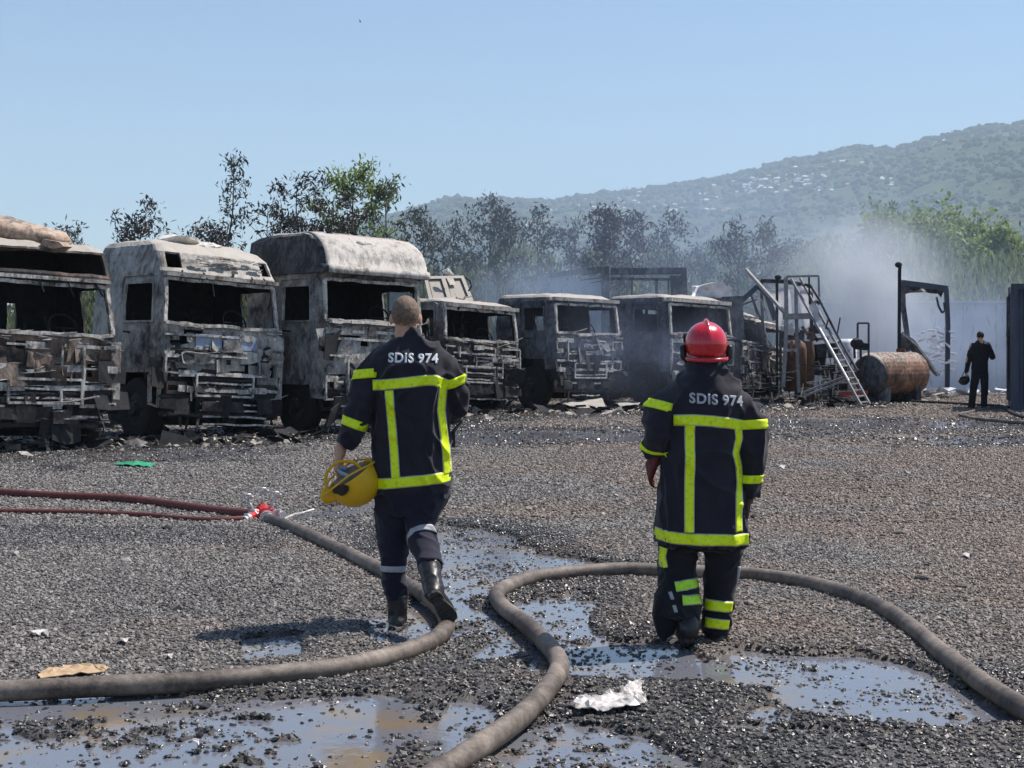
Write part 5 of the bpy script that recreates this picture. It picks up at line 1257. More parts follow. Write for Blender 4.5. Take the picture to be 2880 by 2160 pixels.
litter('charred_scrap', 880, 2500, lambda x: 1160 - (x - 1400) * .022, 6, 300, M['soot'], 6, .03, .18)
litter('pale_rubble', 2060, 2700, lambda x: 1112 + 6 * math.sin(x), 8, 260, M['strip'], 7, .03, .2)
litter('pale_rubble', 2560, 2830, lambda x: 1098, 5, 130, M['tarp'], 8, .05, .2)
# crumpled sheets on the ground by the middle cab
def crumple(name, outline, zmax, mat, label, cat, seed, group=None, zlift=.03, amp=.05):
    """outline in photo pixels on the ground; raised and creased in the middle"""
    pts = [G(x, y) for x, y in outline]; c = sum(pts, Vector()) / len(pts); b_ = bmesh.new(); vs = [b_.verts.new(p - c) for p in pts]; b_.faces.new(vs)
    bmesh.ops.triangulate(b_, faces=b_.faces); bmesh.ops.subdivide_edges(b_, edges=b_.edges, cuts=7, use_grid_fill=True); bmesh.ops.triangulate(b_, faces=b_.faces)
    rad = max((p - c).length for p in pts)
    for v_ in b_.verts:
        k = max(0, 1 - v_.co.length / rad); q = v_.co * (5 / max(rad, .2)) * .6 + Vector((seed, 0, 0))
        v_.co.z = zlift + zmax * (k ** .8) * (.45 + .9 * abs(mnoise.noise(q))) + amp * abs(mnoise.noise(q * 2.7)); v_.co.x += amp * .4 * mnoise.noise(q * 3.3); v_.co.y += amp * .4 * mnoise.noise(q * 3.7)
    me = bpy.data.meshes.new(name); b_.to_mesh(me); b_.free(); me.materials.append(mat); o = bpy.data.objects.new(name, me); COL.objects.link(o); o.location = c
    solid(o, .004); return props(o, label, cat, group)
crumple('metal_sheet', [(1575, 1153), (1600, 1140), (1640, 1133), (1690, 1148), (1706, 1156), (1650, 1160)], .22, M['strip'], 'pale crumpled metal sheet on the ground in front of the cab with see-through windows', 'metal sheet', 3)
crumple('metal_sheet', [(1725, 1148), (1760, 1134), (1800, 1150), (1790, 1156), (1740, 1156)], .18, M['b5'], 'blue-grey crumpled metal sheet on the ground between the two middle cabs', 'metal sheet', 8)
# ================================================================== hoses
def smooth_path(ctrl, n=10):
    P_ = [Vector(p) for p in ctrl]; P_ = [P_[0] * 2 - P_[1]] + P_ + [P_[-1] * 2 - P_[-2]]; out = []
    for i in range(1, len(P_) - 2):
        a, b_, c, d = P_[i - 1:i + 3]
        for k in range(n):
            t = k / n; out.append(.5 * ((2 * b_) + (-a + c) * t + (2 * a - 5 * b_ + 4 * c - d) * t * t + (-a + 3 * b_ - 3 * c + d) * t ** 3))
    out.append(P_[-2]); return out
def hose(name, px, r_, mat, label, group, z=None, seed=1, n=12, root=None, flat=1.0):
    # control points give the hose's centre line over the ground
    pts = smooth_path([G(x, y, r_) for x, y in px], n)
    f = []
    for p in pts:
        f.append(Vector((p.x, p.y, r_ * flat + .010 + .006 * mnoise.noise(Vector((p.x * 2, p.y * 2, seed))))))
    rr = [(r_ * (1 + .05 * mnoise.noise(Vector((p.x * 3, p.y * 3, seed + 5)))), r_ * flat * (1 + .04 * mnoise.noise(Vector((p.x * 3, p.y * 3, seed + 9))))) for p in f]
    mb = MB(); mb.tube(f, rr, 18); c = f[len(f) // 2]
    o = mb.build(name, mat, root, smooth=True, origin=None if root else tuple(c))
    if label: props(o, label, 'hose', group)
    return o, f
GRP = 'fire hoses on the gravel'
hose('fire_hose', [(756, 1463), (830, 1490), (920, 1532), (1000, 1570), (1080, 1612), (1150, 1652), (1210, 1690), (1248, 1730), (1256, 1765), (1228, 1800), (1160, 1832), (1060, 1862), (940, 1886), (800, 1902), (600, 1920), (420, 1932), (220, 1942), (0, 1950), (-250, 1955), (-600, 1950)], .046, M['hose'],
     'thick grey-brown fire hose from the red manifold curving back to the left edge', GRP, seed=3)
hose('fire_hose', [(1060, 2330), (1160, 2230), (1250, 2168), (1340, 2110), (1430, 2050), (1500, 1990), (1550, 1930), (1574, 1880), (1556, 1838), (1510, 1790), (1456, 1742), (1414, 1710), (1396, 1682), (1420, 1656), (1490, 1630), (1600, 1615), (1720, 1607), (1840, 1608), (1960, 1613), (2080, 1618), (2220, 1634), (2350, 1664), (2470, 1710), (2570, 1775), (2660, 1850), (2760, 1925), (2880, 2002), (3050, 2095), (3300, 2200)], .046, M['hose'],
     'thick grey-brown fire hose winding from the bottom edge to the right edge', GRP, seed=8)
hose('attack_hose', [(-700, 1350), (-300, 1372), (0, 1388), (160, 1398), (300, 1404), (420, 1414), (520, 1428), (620, 1440), (712, 1450)], .043, M['redhose'], 'upper of the two dark red hoses from the left edge to the manifold', GRP, seed=12)
hose('attack_hose', [(-700, 1436), (-300, 1440), (0, 1443), (160, 1444), (300, 1447), (420, 1454), (520, 1462), (600, 1466), (684, 1463)], .028, M['redhose'], 'lower, thinner of the two dark red hoses from the left edge to the manifold', GRP, seed=15)
hose('far_hose', [(2380, 1128), (2500, 1128), (2640, 1134), (2740, 1140), (2815, 1144), (2835, 1156), (2870, 1172), (2950, 1190)], .042, M['soot'], 'dark hose on the far gravel from the ladder foot to the container corner', GRP, seed=18)
hose('far_hose', [(2835, 1148), (2770, 1152), (2720, 1162), (2700, 1168), (2740, 1178), (2800, 1184), (2900, 1192), (3000, 1196)], .035, M['hose'], 'pale brown looped hose lying in front of the silhouetted man', GRP, seed=19)
# hose coupling in the shade of the second man
hc = smooth_path([G(1545, 1815, .041), G(1566, 1850, .041)], 4); mb = MB(); mb.tube([Vector((p.x, p.y, .052)) for p in hc], .045, 16)
# manifold
mg = G(738, 1460, 0); mf = thing('hose_manifold', 'red dividing manifold with shiny valve handles joining the grey and red hoses', 'manifold', (mg.x, mg.y, 0))
d_ = (G(752, 1468) - G(690, 1452)).normalized()
c = mg + Vector((0, 0, .075)); ends = [G(686, 1463, .03), G(714, 1450, .045), G(756, 1463, .048), G(788, 1449, .05)]
mb = MB(); mb.tube([c + Vector((-.05, 0, 0)), c + Vector((-.03, 0, 0)), c + Vector((.03, 0, 0)), c + Vector((.05, 0, 0))], [.035, .06, .06, .035], 14)
for e_, r0 in zip(ends, (.033, .045, .048, .038)):
    d0 = (e_ - c); mb.tube([c, c + d0 * .35, c + d0 * .36, c + d0 * .42, c + d0 * .43, c + d0 * .75], [r0, r0 * .9, r0 * 1.2, r0 * 1.2, r0 * .9, r0], 14)
mb.build('manifold_body', M['redpaint'], mf, smooth=False)
for e_, r0 in zip(ends, (.033, .045, .050, .038)):
    d0 = (e_ - c); n0 = d0.normalized(); p = c + d0 * .74; m_ = MB(); m_.tube([p, p + n0 * .025, p + n0 * .025, p + n0 * .055, p + n0 * .055, p + n0 * .09], [r0 * 1.15, r0 * 1.15, r0 * 1.3, r0 * 1.3, r0 * 1.08, r0], 14)
    for k in (0, 2.1, 4.2): m_.box(p + n0 * .04 + Vector((0, math.cos(k), math.sin(k))) * r0 * 1.25, (.03, .02, .02))
    m_.build('coupling', M['alu'], mf)
for (p, hx) in ((c + (ends[0] - c) * .45 + Vector((0, .01, .02)), -.09), (c + Vector((0, 0, .04)), 0), (c + (ends[3] - c) * .4 + Vector((0, 0, .02)), .07)):
    m_ = MB(); m_.tube([p - Vector((0, 0, .03)), p + Vector((0, 0, .012))], [.026, .02], 10); q = p + Vector((hx * .7, 0, .12)); m_.tube([p, q], .012, 8); 
    m_.tube([q + Vector((-.045, 0, .012)), q + Vector((-.03, 0, .035)), q + Vector((.03, 0, .035)), q + Vector((.045, 0, .012)), q], .009, 6); m_.ball(q + Vector((-.045, 0, .012)), .014, 5, 7); m_.ball(q + Vector((.045, 0, .012)), .014, 5, 7)
    m_.build('valve_handle', M['alu'], mf, smooth=True)
mb = MB(); mb.tube([Vector((p.x, p.y, .02 + .03 * abs(math.sin(i)))) for i, p in enumerate([G(772, 1470), G(800, 1474), G(826, 1462), G(850, 1450), G(882, 1446)])], .010, 6)
props(mb.build('loose_string', M['whiteplastic'], origin=tuple(G(820, 1460))), 'thin pale string lying on the gravel to the right of the red manifold', 'string')
mb = MB(); mb.ball(G(812, 1497, .03), (.03, .025, .02), 6, 8); props(mb.build('white_stone', M['ash'], origin=tuple(G(812, 1500))), 'small white stone against the grey hose right of the manifold', 'stone')
# litter
crumple('plastic_bag', [(1614, 2000), (1640, 1990), (1690, 1998), (1745, 1985), (1770, 1950), (1795, 1935), (1812, 1946), (1800, 1962), (1818, 2002), (1800, 2012), (1700, 2030), (1620, 2024)], .045, M['whiteplastic'], 'torn crumpled white plastic bag on the gravel at bottom centre', 'plastic bag', 2, amp=.03)
crumple('cardboard', [(100, 1922), (150, 1902), (220, 1898), (290, 1892), (306, 1904), (290, 1915), (120, 1932)], .02, M['card'], 'flat yellowish piece of wet cardboard behind the hose at lower left', 'cardboard', 5, amp=.02)
crumple('green_plastic_scrap', [(320, 1316), (372, 1310), (440, 1316), (420, 1322), (360, 1320)], .04, M['green'], 'thin green plastic scrap on the gravel in front of the second truck', 'scrap', 6, amp=.03)
crumple('white_card', [(48, 1278), (64, 1276), (96, 1290), (60, 1288)], .03, M['whiteplastic'], 'small white card on the gravel in front of the leftmost truck', 'card', 7, amp=.01)
for i, (x, y, w_) in enumerate(((100, 1800, 18), (125, 1797, 10), (348, 1822, 13), (478, 1868, 9), (130, 1803, 8), (2718, 1576, 11), (2200, 1322, 9), (550, 2114, 12))):
    crumple('paper_scrap', [(x - w_, y), (x - w_ * .3, y - 6), (x + w_, y - 3), (x + w_ * .6, y + 6)], .02, M['whiteplastic'], ['larger of two white paper scraps side by side at lower left', 'smaller white paper scrap touching the larger one at lower left', 'white paper scrap behind the cardboard end, alone on dry gravel', 'small white scrap just behind the hose at lower left', 'lowest tiny white scrap beside the pair at lower left', 'white scrap on bare gravel near the right edge, above the curving hose', 'tiny white scrap right of the red helmeted man at shoulder level', 'beige flake lying in the bottom left puddle'][i], 'paper scrap', i + 20, 'paper scraps on the gravel', amp=.01)

# ================================================================== people
class Fig:
    """helper for one figure: positions from photo pixels at the figure's own distance"""
    def __init__(s, Y0, z0=0.0): s.Y = Y0; s.s = FPX / Y0
    def q(s, x, y, d=0): return Vector(((x - CX) / s.s, s.Y + d, EYE + (HY - y) / s.s))
    def r(s, px): return px / s.s
def remesh(name, mb, voxel, mat, root, sm=3, fold=None, smooth=True, fac=.5):
    me = bpy.data.meshes.new(name); me.from_pydata(mb.v, [], mb.f); me.update()
    t = bpy.data.objects.new(name + '_tmp', me); COL.objects.link(t)
    m1 = t.modifiers.new('r', 'REMESH'); m1.mode = 'VOXEL'; m1.voxel_size = voxel
    if sm: m2 = t.modifiers.new('s', 'SMOOTH'); m2.iterations = sm; m2.factor = fac
    dg = bpy.context.evaluated_depsgraph_get(); dg.update(); m3 = bpy.data.meshes.new_from_object(t.evaluated_get(dg)); m3.name = name
    bpy.data.objects.remove(t); bpy.data.meshes.remove(me)
    n = len(m3.vertices)
    if fold:
        co = np.empty(n * 3, np.float32); m3.vertices.foreach_get('co', co); co = co.reshape(-1, 3)
        no = np.empty(n * 3, np.float32); m3.vertices.foreach_get('normal', no); no = no.reshape(-1, 3)
        d = np.array([fold(Vector(p)) for p in co.tolist()], np.float32); co = co + no * d[:, None]
        m3.vertices.foreach_set('co', co.ravel()); m3.update()
    bvh = BVHTree.FromPolygons([v.co.copy() for v in m3.vertices], [tuple(p.vertices) for p in m3.polygons])
    co = np.empty(n * 3, np.float32); m3.vertices.foreach_get('co', co); co = co.reshape(-1, 3) - np.array(root.location, np.float32); m3.vertices.foreach_set('co', co.ravel()); m3.update()
    m3.polygons.foreach_set('use_smooth', [smooth] * len(m3.polygons)); m3.materials.clear(); m3.materials.append(mat)
    o = bpy.data.objects.new(name, m3); COL.objects.link(o); o.parent = root
    return o, bvh
def folds(seed, amp=.007, f=5.0, zf=.45, fine=.0025):
    S_ = Vector((seed * 3.7, seed * 1.3, seed * 2.1))
    def g(p):
        w_ = mnoise.noise_vector(p * 2.2 + S_) * .35
        a = mnoise.noise(Vector((p.x * f, p.y * f, p.z * f * zf)) + w_ * 2 + S_)
        b_ = mnoise.noise(Vector((p.x * f * 1.2 + p.z * f * .9, p.y * f * 1.3, p.z * f * .8 - p.x * f * .5)) + w_ * 3 - S_)
        c = (1 - abs(a) * 3.2); c = c ** 3 if c > 0 else 0; e = (1 - abs(b_) * 3.6); e = e ** 3 if e > 0 else 0
        return amp * (.9 * c + .7 * e - .25) + fine * mnoise.noise(p * 26 + S_)
    return g
def strip_on(fig, bvh, name, L, width, mat, root, off=.006, direction=(0, 1, 0), step=.008, label=None, edge=True):
    """a tape sewn on the back: centre line in photo pixels, cast on the cloth from behind"""
    pts = [fig.q(x, y) for x, y in L]; dense = []
    for a, b_ in zip(pts[:-1], pts[1:]):
        n = max(1, int((b_ - a).length / step)); dense += [a.lerp(b_, i / n) for i in range(n)]
    dense.append(pts[-1]); m = 9; V = []; F = []; ok = []
    D = Vector(direction).normalized(); n = len(dense)
    for i, p in enumerate(dense):
        t = (dense[min(i + 1, n - 1)] - dense[max(i - 1, 0)]).normalized(); s_ = t.cross(D).normalized()
        row = []
        for j in range(m):
            o = p + s_ * (j / (m - 1) - .5) * width - D * 1.2
            h, nn, _, _ = bvh.ray_cast(o, D)
            row.append(h - D * off + (nn * 0 if nn is None else Vector()) if h else None)
        V.append(row)
    mb = MB(); idx = {}
    for i, row in enumerate(V):
        for j, h in enumerate(row):
            if h is not None: idx[(i, j)] = len(mb.v); mb.v.append(tuple(h))
    for i in range(n - 1):
        for j in range(m - 1):
            k = [(i, j), (i + 1, j), (i + 1, j + 1), (i, j + 1)]
            if all(q in idx for q in k):
                z = [mb.v[idx[q]][1] for q in k]
                if max(z) - min(z) < .06: mb.f.append(tuple(idx[q] for q in k))
    o = mb.build(name, mat, root, smooth=True, label=label); md = o.modifiers.new('t', 'SOLIDIFY'); md.thickness = .003; md.offset = 0
    if edge:
        e_ = strip_on(fig, bvh, 'band_edge', L, width + .009, M['silver'], root, off - .0038, direction, step, edge=False); e_.parent = o; e_.location = (0, 0, 0)
    return o
def ring_on(bvh, name, c, axis, width, mat, root, off=.004, rmax=.2, label=None, a0=0, a1=2 * math.pi, guess=.08):
    """a tape sewn round a sleeve or leg"""
    axis = Vector(axis).normalized(); u = axis.orthogonal().normalized(); v = axis.cross(u); n = 44; m = 5; mb = MB(); idx = {}
    rad = {}
    for i in range(n + 1):
        t = a0 + (a1 - a0) * i / n; d = u * math.cos(t) + v * math.sin(t)
        for j in range(m):
            p = c + axis * (j / (m - 1) - .5) * width; h, nn, _, dist = bvh.ray_cast(p, d, rmax)
            if h is None or dist > guess * 1.3: h = p + d * guess
            idx[(i, j)] = len(mb.v); mb.v.append(tuple(h + d * off))
    for i in range(n):
        for j in range(m - 1): mb.f.append((idx[(i, j)], idx[(i + 1, j)], idx[(i + 1, j + 1)], idx[(i, j + 1)]))
    o = mb.build(name, mat, root, smooth=True, label=label); md = o.modifiers.new('t', 'SOLIDIFY'); md.thickness = .003; md.offset = 0
    return o
def lettering(fig, bvh, text, x0, x1, y0, y1, slope, mat, root, off=.004):
    cu = bpy.data.curves.new('t', 'FONT'); cu.body = text; cu.offset = .034; cu.resolution_u = 4; cu.space_character = 1.12; cu.space_word = .8
    t = bpy.data.objects.new('t', cu); COL.objects.link(t); dg = bpy.context.evaluated_depsgraph_get(); dg.update()
    me = bpy.data.meshes.new_from_object(t.evaluated_get(dg)); bpy.data.objects.remove(t)
    b_ = bmesh.new(); b_.from_mesh(me); bmesh.ops.triangulate(b_, faces=b_.faces)
    xs = [v.co.x for v in b_.verts]; ys_ = [v.co.y for v in b_.verts]; ax_, bx_, ay_, by_ = min(xs), max(xs), min(ys_), max(ys_)
    for _ in range(3):
        lim = (bx_ - ax_) * .03; e = [e for e in b_.edges if e.calc_length() > lim]
        if e: bmesh.ops.subdivide_edges(b_, edges=e, cuts=1)
        bmesh.ops.triangulate(b_, faces=b_.faces)
    hits = []
    for v in b_.verts:
        u = (v.co.x - ax_) / (bx_ - ax_); w_ = (v.co.y - ay_) / (by_ - ay_)
        p = fig.q(x0 + (x1 - x0) * u, y1 + (y0 - y1) * w_ + slope * u); h, nn, _, _ = bvh.ray_cast(p - Vector((0, 1.2, 0)), Vector((0, 1, 0)))
        if h is None: h = p
        hits.append(h)
    A = np.array([tuple(h) for h in hits]); x_, z_ = A[:, 0] - A[:, 0].mean(), A[:, 2] - A[:, 2].mean(); Q = np.stack([x_ * 0 + 1, x_, z_, x_ * x_, x_ * z_, z_ * z_, x_ ** 3], 1)
    fit = Q @ np.linalg.lstsq(Q, A[:, 1], rcond=None)[0]; yy_ = np.minimum(.5 * fit + .5 * A[:, 1] - off, A[:, 1] - .003)
    for v, h, y_ in zip(b_.verts, hits, yy_): v.co = Vector((h.x, y_, h.z)) - root.location
    m2 = bpy.data.meshes.new('lettering'); b_.to_mesh(m2); b_.free(); m2.materials.append(mat); o = bpy.data.objects.new('lettering', m2); COL.objects.link(o); o.parent = root
    md = o.modifiers.new('t', 'SOLIDIFY'); md.thickness = .002; md.offset = 0
    return o
def hand(mb, wrist, d, palm_n, side, curl=.5, size=.95):
    """palm plus five bent fingers; d = pointing direction, palm_n = palm normal, side = +1/-1 thumb side"""
    d = Vector(d).normalized(); n = Vector(palm_n); n = (n - d * n.dot(d)).normalized(); s = d.cross(n) * side
    W_ = .040 * size
    mb.capsule(wrist - d * .02, .027 * size, wrist + d * .02, .028 * size)
    for k in (-1, -.33, .33, 1): mb.capsule(wrist + s * W_ * k * .5, .018 * size, wrist + d * .088 * size + s * W_ * k, .0145 * size)
    for k, ln in ((-1, .060), (-.33, .072), (.33, .078), (1, .070)):
        p = wrist + d * .090 * size + s * W_ * k; dd = d.copy(); r0 = .0100 * size
        for i, fr_ in enumerate((.45, .32, .23)):
            dd = (dd + n * curl * (.55 + .25 * i)).normalized(); q = p + dd * ln * fr_ * 1.2 * size; mb.capsule(p, r0, q, r0 * .9); p = q; r0 *= .9
    p = wrist + d * .025 * size + s * W_ * .9; t = (d * .7 + s * .8 + n * .35).normalized(); q = p + t * .045 * size; mb.capsule(p, .016 * size, q, .0125 * size)
    t2 = (t + d * .5 + n * .3 * curl).normalized(); mb.capsule(q, .0125 * size, q + t2 * .036 * size, .0105 * size)
def head(mb, c, h=.235, yaw=0.0, face=1):
    """skull, jaw, nose, brow, ears. c = centre, face looks along +Y rotated by yaw"""
    Rm = Matrix.Rotation(yaw, 3, 'Z'); w_ = h * .325
    mb.ball(c + Rm @ Vector((0, -.012, .022)), (w_, h * .41, h * .40), 14, 20, Rm)
    mb.ball(c + Rm @ Vector((0, .028, -.045)), (w_ * .80, h * .32, h * .30), 12, 16, Rm)
    mb.ball(c + Rm @ Vector((0, .075, -.088)), (.028, .026, .022), 7, 10, Rm)
    mb.capsule(c + Rm @ Vector((0, .096, .0)), .009, c + Rm @ Vector((0, .112, -.032)), .014)
    for s in (-1, 1):
        mb.ball(c + Rm @ Vector((s * .031, .082, .020)), (.022, .014, .009), 6, 8, Rm); mb.ball(c + Rm @ Vector((s * .030, .083, .004)), (.013, .010, .009), 6, 8, Rm)
        mb.ball(c + Rm @ Vector((s * (w_ + .004), -.002, -.012)), (.009, .018, .031), 8, 10, Rm @ Matrix.Rotation(s * -.45, 3, 'Z') @ Matrix.Rotation(-.15, 3, 'X'))
    mb.capsule(c + Rm @ Vector((-.022, .092, -.060)), .006, c + Rm @ Vector((.022, .092, -.060)), .006)
    mb.capsule(c + Vector((0, -.02, -.06)), .056, c + Vector((0, -.04, -.19)), .062)

# ---------------------------------------------------------------- first firefighter
f1 = Fig(8.2); g1 = f1.q(1115, 1762); q = f1.q
P1 = thing('person', 'bareheaded firefighter in navy jacket with yellow bands walking away, carrying a yellow helmet', 'person', (g1.x, 8.2, 0))
hd = q(1140, 893, .02)
# body underneath: one continuous mesh
b = MB(); head(b, hd, .236)
b.chain([(q(1140, 960, .02), .062), (q(1145, 1010, .0), .10), (q(1155, 1150, 0), .13), (q(1155, 1290, 0), .13)])
b.chain([(q(1150, 1040, 0), .08), (q(1062, 1050, 0), .045), (q(1018, 1130, -.02), .04), (q(972, 1240, -.05), .034)])
b.chain([(q(1150, 1040, 0), .08), (q(1236, 1050, 0), .045), (q(1278, 1130, .04), .04), (q(1262, 1165, .22), .034)])
b.chain([(q(1120, 1330, 0), .09), (q(1106, 1480, .01), .055), (q(1110, 1620, .0), .05), (q(1118, 1735, 0), .04)])
b.chain([(q(1190, 1330, 0), .09), (q(1184, 1475, -.045), .045), (q(1220, 1585, -.29), .035)])
hand(b, q(962, 1262, -.06), (-.22, .0, -1), (.9, .1, .1), -1, .8, 1.18)
hand(b, q(1258, 1168, .26), (-.4, 1, -.1), (0, 0, -1), 1, .6)
remesh('body', b, .0055, M['skin'], P1, 3)
# cropped hair: a cap hugging the skull
b = MB(); b.ball(hd + Vector((0, -.014, .026)), (.0785, .0985, .0965), 16, 24); 
b2_ = bmesh.new(); me_ = bpy.data.meshes.new('h'); me_.from_pydata(b.v, [], b.f); b2_.from_mesh(me_)
bmesh.ops.subdivide_edges(b2_, edges=b2_.edges, cuts=1, use_grid_fill=True)
cut = [v for v in b2_.verts if (v.co.z < hd.z - .058 + .01 * math.sin(v.co.x * 60)) or (v.co.y > hd.y + .045 and v.co.z < hd.z + .06)]
bmesh.ops.delete(b2_, geom=cut, context='VERTS')
for v in b2_.verts: v.co += (v.co - hd).normalized() * (.0016 * mnoise.noise(v.co * 160) - .001)
b2_.to_mesh(me_); b2_.free(); me_.transform(Matrix.Translation(-P1.location)); me_.materials.append(M['hair']); me_.polygons.foreach_set('use_smooth', [True] * len(me_.polygons)); me_.name = 'hair'
ho = bpy.data.objects.new('hair', me_); COL.objects.link(ho); ho.parent = P1
# jacket
def rw(f, y, xl, xr, db, df, yaw=0):
    """one torso ring: left and right edge px, depth behind / in front of the figure plane"""
    a = f.q(xl, y); c = f.q(xr, y); return ((a.x + c.x) / 2, f.Y + (df - db) / 2, a.z, (c.x - a.x) / 2, (df + db) / 2, yaw)
b = MB()
b.rings([rw(f1, 1384, 1060, 1266, .15, .16), rw(f1, 1345, 1056, 1269, .155, .17), rw(f1, 1250, 1052, 1268, .15, .17), rw(f1, 1160, 1053, 1266, .15, .16), rw(f1, 1085, 1050, 1264, .15, .15),
         rw(f1, 1040, 1046, 1260, .145, .14), rw(f1, 1006, 1044, 1256, .13, .12), rw(f1, 988, 1050, 1248, .115, .105), rw(f1, 972, 1068, 1230, .10, .09), rw(f1, 959, 1086, 1206, .085, .08), rw(f1, 947, 1104, 1188, .072, .07)], 40, 2.3)
b.rings([rw(f1, 975, 1106, 1188, .085, .08), rw(f1, 950, 1110, 1184, .078, .072), rw(f1, 928, 1116, 1180, .064, .065)], 30, 2.1)      # collar
b.tube([q(1092, 1036, 0), q(1062, 1034, -.01), q(1034, 1060, -.015), q(1022, 1120, -.03), q(1004, 1180, -.045), q(982, 1225, -.055), q(970, 1252, -.06)], [.075, .082, .078, .077, .072, .062, .054], 20)
b.tube([q(1205, 1034, 0), q(1240, 1030, 0), q(1264, 1064, .0), q(1282, 1110, .02), q(1286, 1142, .05), q(1275, 1160, .12), q(1264, 1168, .24)], [.072, .078, .074, .070, .067, .062, .055], 20)
tc = q(1166, 1005); fd = folds(1.0, .027, 4.2, .4, .003); jo, jb = remesh('jacket', b, .0085, M['navy'], P1, 4, lambda p: fd(p) * (1 - .85 * math.exp(-((p.x - tc.x) / .17) ** 4 - ((p.z - tc.z) / .05) ** 2)))
Y_ = M['hiviz']
strip_on(f1, jb, 'back_band', [(1052, 1082), (1090, 1080), (1150, 1074), (1200, 1068), (1228, 1068), (1264, 1084)], .051, Y_, P1)
strip_on(f1, jb, 'vertical_band', [(1100, 1096), (1106, 1170), (1112, 1240), (1119, 1338)], .041, Y_, P1, .009)
strip_on(f1, jb, 'vertical_band', [(1249, 1086), (1243, 1150), (1250, 1210), (1257, 1270), (1260, 1330)], .036, Y_, P1, .009)
strip_on(f1, jb, 'hem_band', [(1060, 1357), (1110, 1352), (1170, 1346), (1220, 1341), (1267, 1338)], .052, Y_, P1)
ring_on(jb, 'sleeve_band', q(1027, 1053, -.015), q(1024, 1120, -.03) - q(1036, 1000, -.01) + Vector((.04, 0, 0)), .050, Y_, P1, rmax=.115, guess=.08)
ring_on(jb, 'sleeve_band', q(1277, 1073, .0), q(1284, 1110, .02) - q(1255, 1020, 0), .050, Y_, P1, rmax=.1, guess=.073)
ring_on(jb, 'cuff_band', q(990, 1187, -.045), q(978, 1225, -.05) - q(1006, 1150, -.04), .048, Y_, P1, rmax=.1, guess=.072)
lettering(f1, jb, 'SDIS 974', 1097, 1235, 991, 1019, 3, M['letter'], P1, .005)
# seams and yoke
mb = MB(); 
# radio antenna at the right hip
mb.tube([q(1268, 1226, .08), q(1283, 1203, .10), q(1299, 1186, .11)], [.014, .008, .005], 8); mb.box(q(1266, 1238, .07), (.05, .03, .09)); mb.build('radio', M['blackp'], P1)
# trousers
b = MB()
b.rings([rw(f1, 1440, 1064, 1232, .12, .12), rw(f1, 1395, 1064, 1258, .14, .14), rw(f1, 1340, 1066, 1262, .135, .14)], 32, 2.4)
b.tube([q(1108, 1395, .0), q(1104, 1450, .01), q(1105, 1520, .02), q(1106, 1590, .01), q(1110, 1640, 0), q(1116, 1688, .0)], [.108, .096, .080, .073, .067, .060], 20)
b.tube([q(1200, 1392, 0), q(1190, 1440, -.02), q(1184, 1480, -.05), q(1192, 1520, -.12), q(1212, 1552, -.22), q(1224, 1575, -.29)], [.116, .095, .082, .078, .072, .066], 20)
fd2 = folds(2.0, .016, 5.5, .6); to, tb = remesh('trousers', b, .0085, M['navy2'], P1, 4, lambda p: fd2(p))
ring_on(tb, 'knee_band', q(1107, 1597, .01), (0.02, 0, 1), .032, M['silver'], P1, rmax=.13, guess=.075)
ring_on(tb, 'knee_band', q(1190, 1506, -.09), q(1212, 1552, -.22) - q(1184, 1470, -.04), .032, M['silver'], P1, rmax=.12, guess=.08)
# boots: left planted, right lifted with the sole towards the camera
b = MB(); b.tube([q(1117, 1672, .0), q(1118, 1720, 0), q(1118, 1750, .0)], [.056, .054, .052], 18)
b.capsule(q(1118, 1748, -.02), .050, q(1116, 1752, .17), .044); b.capsule(q(1118, 1754, -.035), .042, q(1118, 1756, .05), .042)
bo, _ = remesh('boot', b, .007, M['boot'], P1, 3, folds(3, .003, 12, 1))
b = MB(); b.capsule(q(1118, 1765, -.03), .046, q(1116, 1765, .18), .044); b.v = [(v[0], v[1], max(.003, min(v[2], .030))) for v in b.v]; b.build('boot_sole', M['sole'], bo).location = -Vector(P1.location) + Vector(P1.location)
hb = f1.q(1215, 1570, -.28); an = Vector(((1232 - CX) / 512, 8.2 - .40, EYE + (HY - 1632) / 512.0)); toe = Vector(((1262 - CX) / 512, 8.2 - .33, EYE + (HY - 1682) / 512.0))
b = MB(); b.tube([hb, hb.lerp(an, .5), an], [.062, .056, .054], 18); b.capsule(an + Vector((-.004, -.01, 0)), .050, toe + Vector((0, .03, -.005)), .042)
bo, _ = remesh('boot', b, .007, M['boot'], P1, 3, folds(4, .003, 12, 1))
# sole: a curved plate along the bottom of the lifted boot
ld = (toe - an).normalized(); sn = (Vector((0, -1, 0)) - ld * Vector((0, -1, 0)).dot(ld)).normalized(); sx = ld.cross(sn)
mb = MB(); out = []
for (u, w_) in ((-.055, .0), (-.048, .028), (-.02, .037), (.02, .034), (.05, .034), (.10, .043), (.14, .044), (.17, .034), (.185, .0)): out.append((u, w_))
ring = out + [(u, -w_) for u, w_ in out[-2:0:-1]]
o3 = [an + ld * u + sx * w_ + sn * (.046 - .010 * (1 if .0 < u < .05 else 0)) for u, w_ in ring]
mb.plate(o3, sn * .02)
for k in range(9):
    u = -.04 + k * .024
    if .0 < u < .045: continue
    p = an + ld * u + sn * .068; mb.bar(p - sx * .028, p + sx * .028, .011, .006, up=tuple(sn))
so_ = mb.build('boot_sole', M['sole'], P1); so_.parent = bo
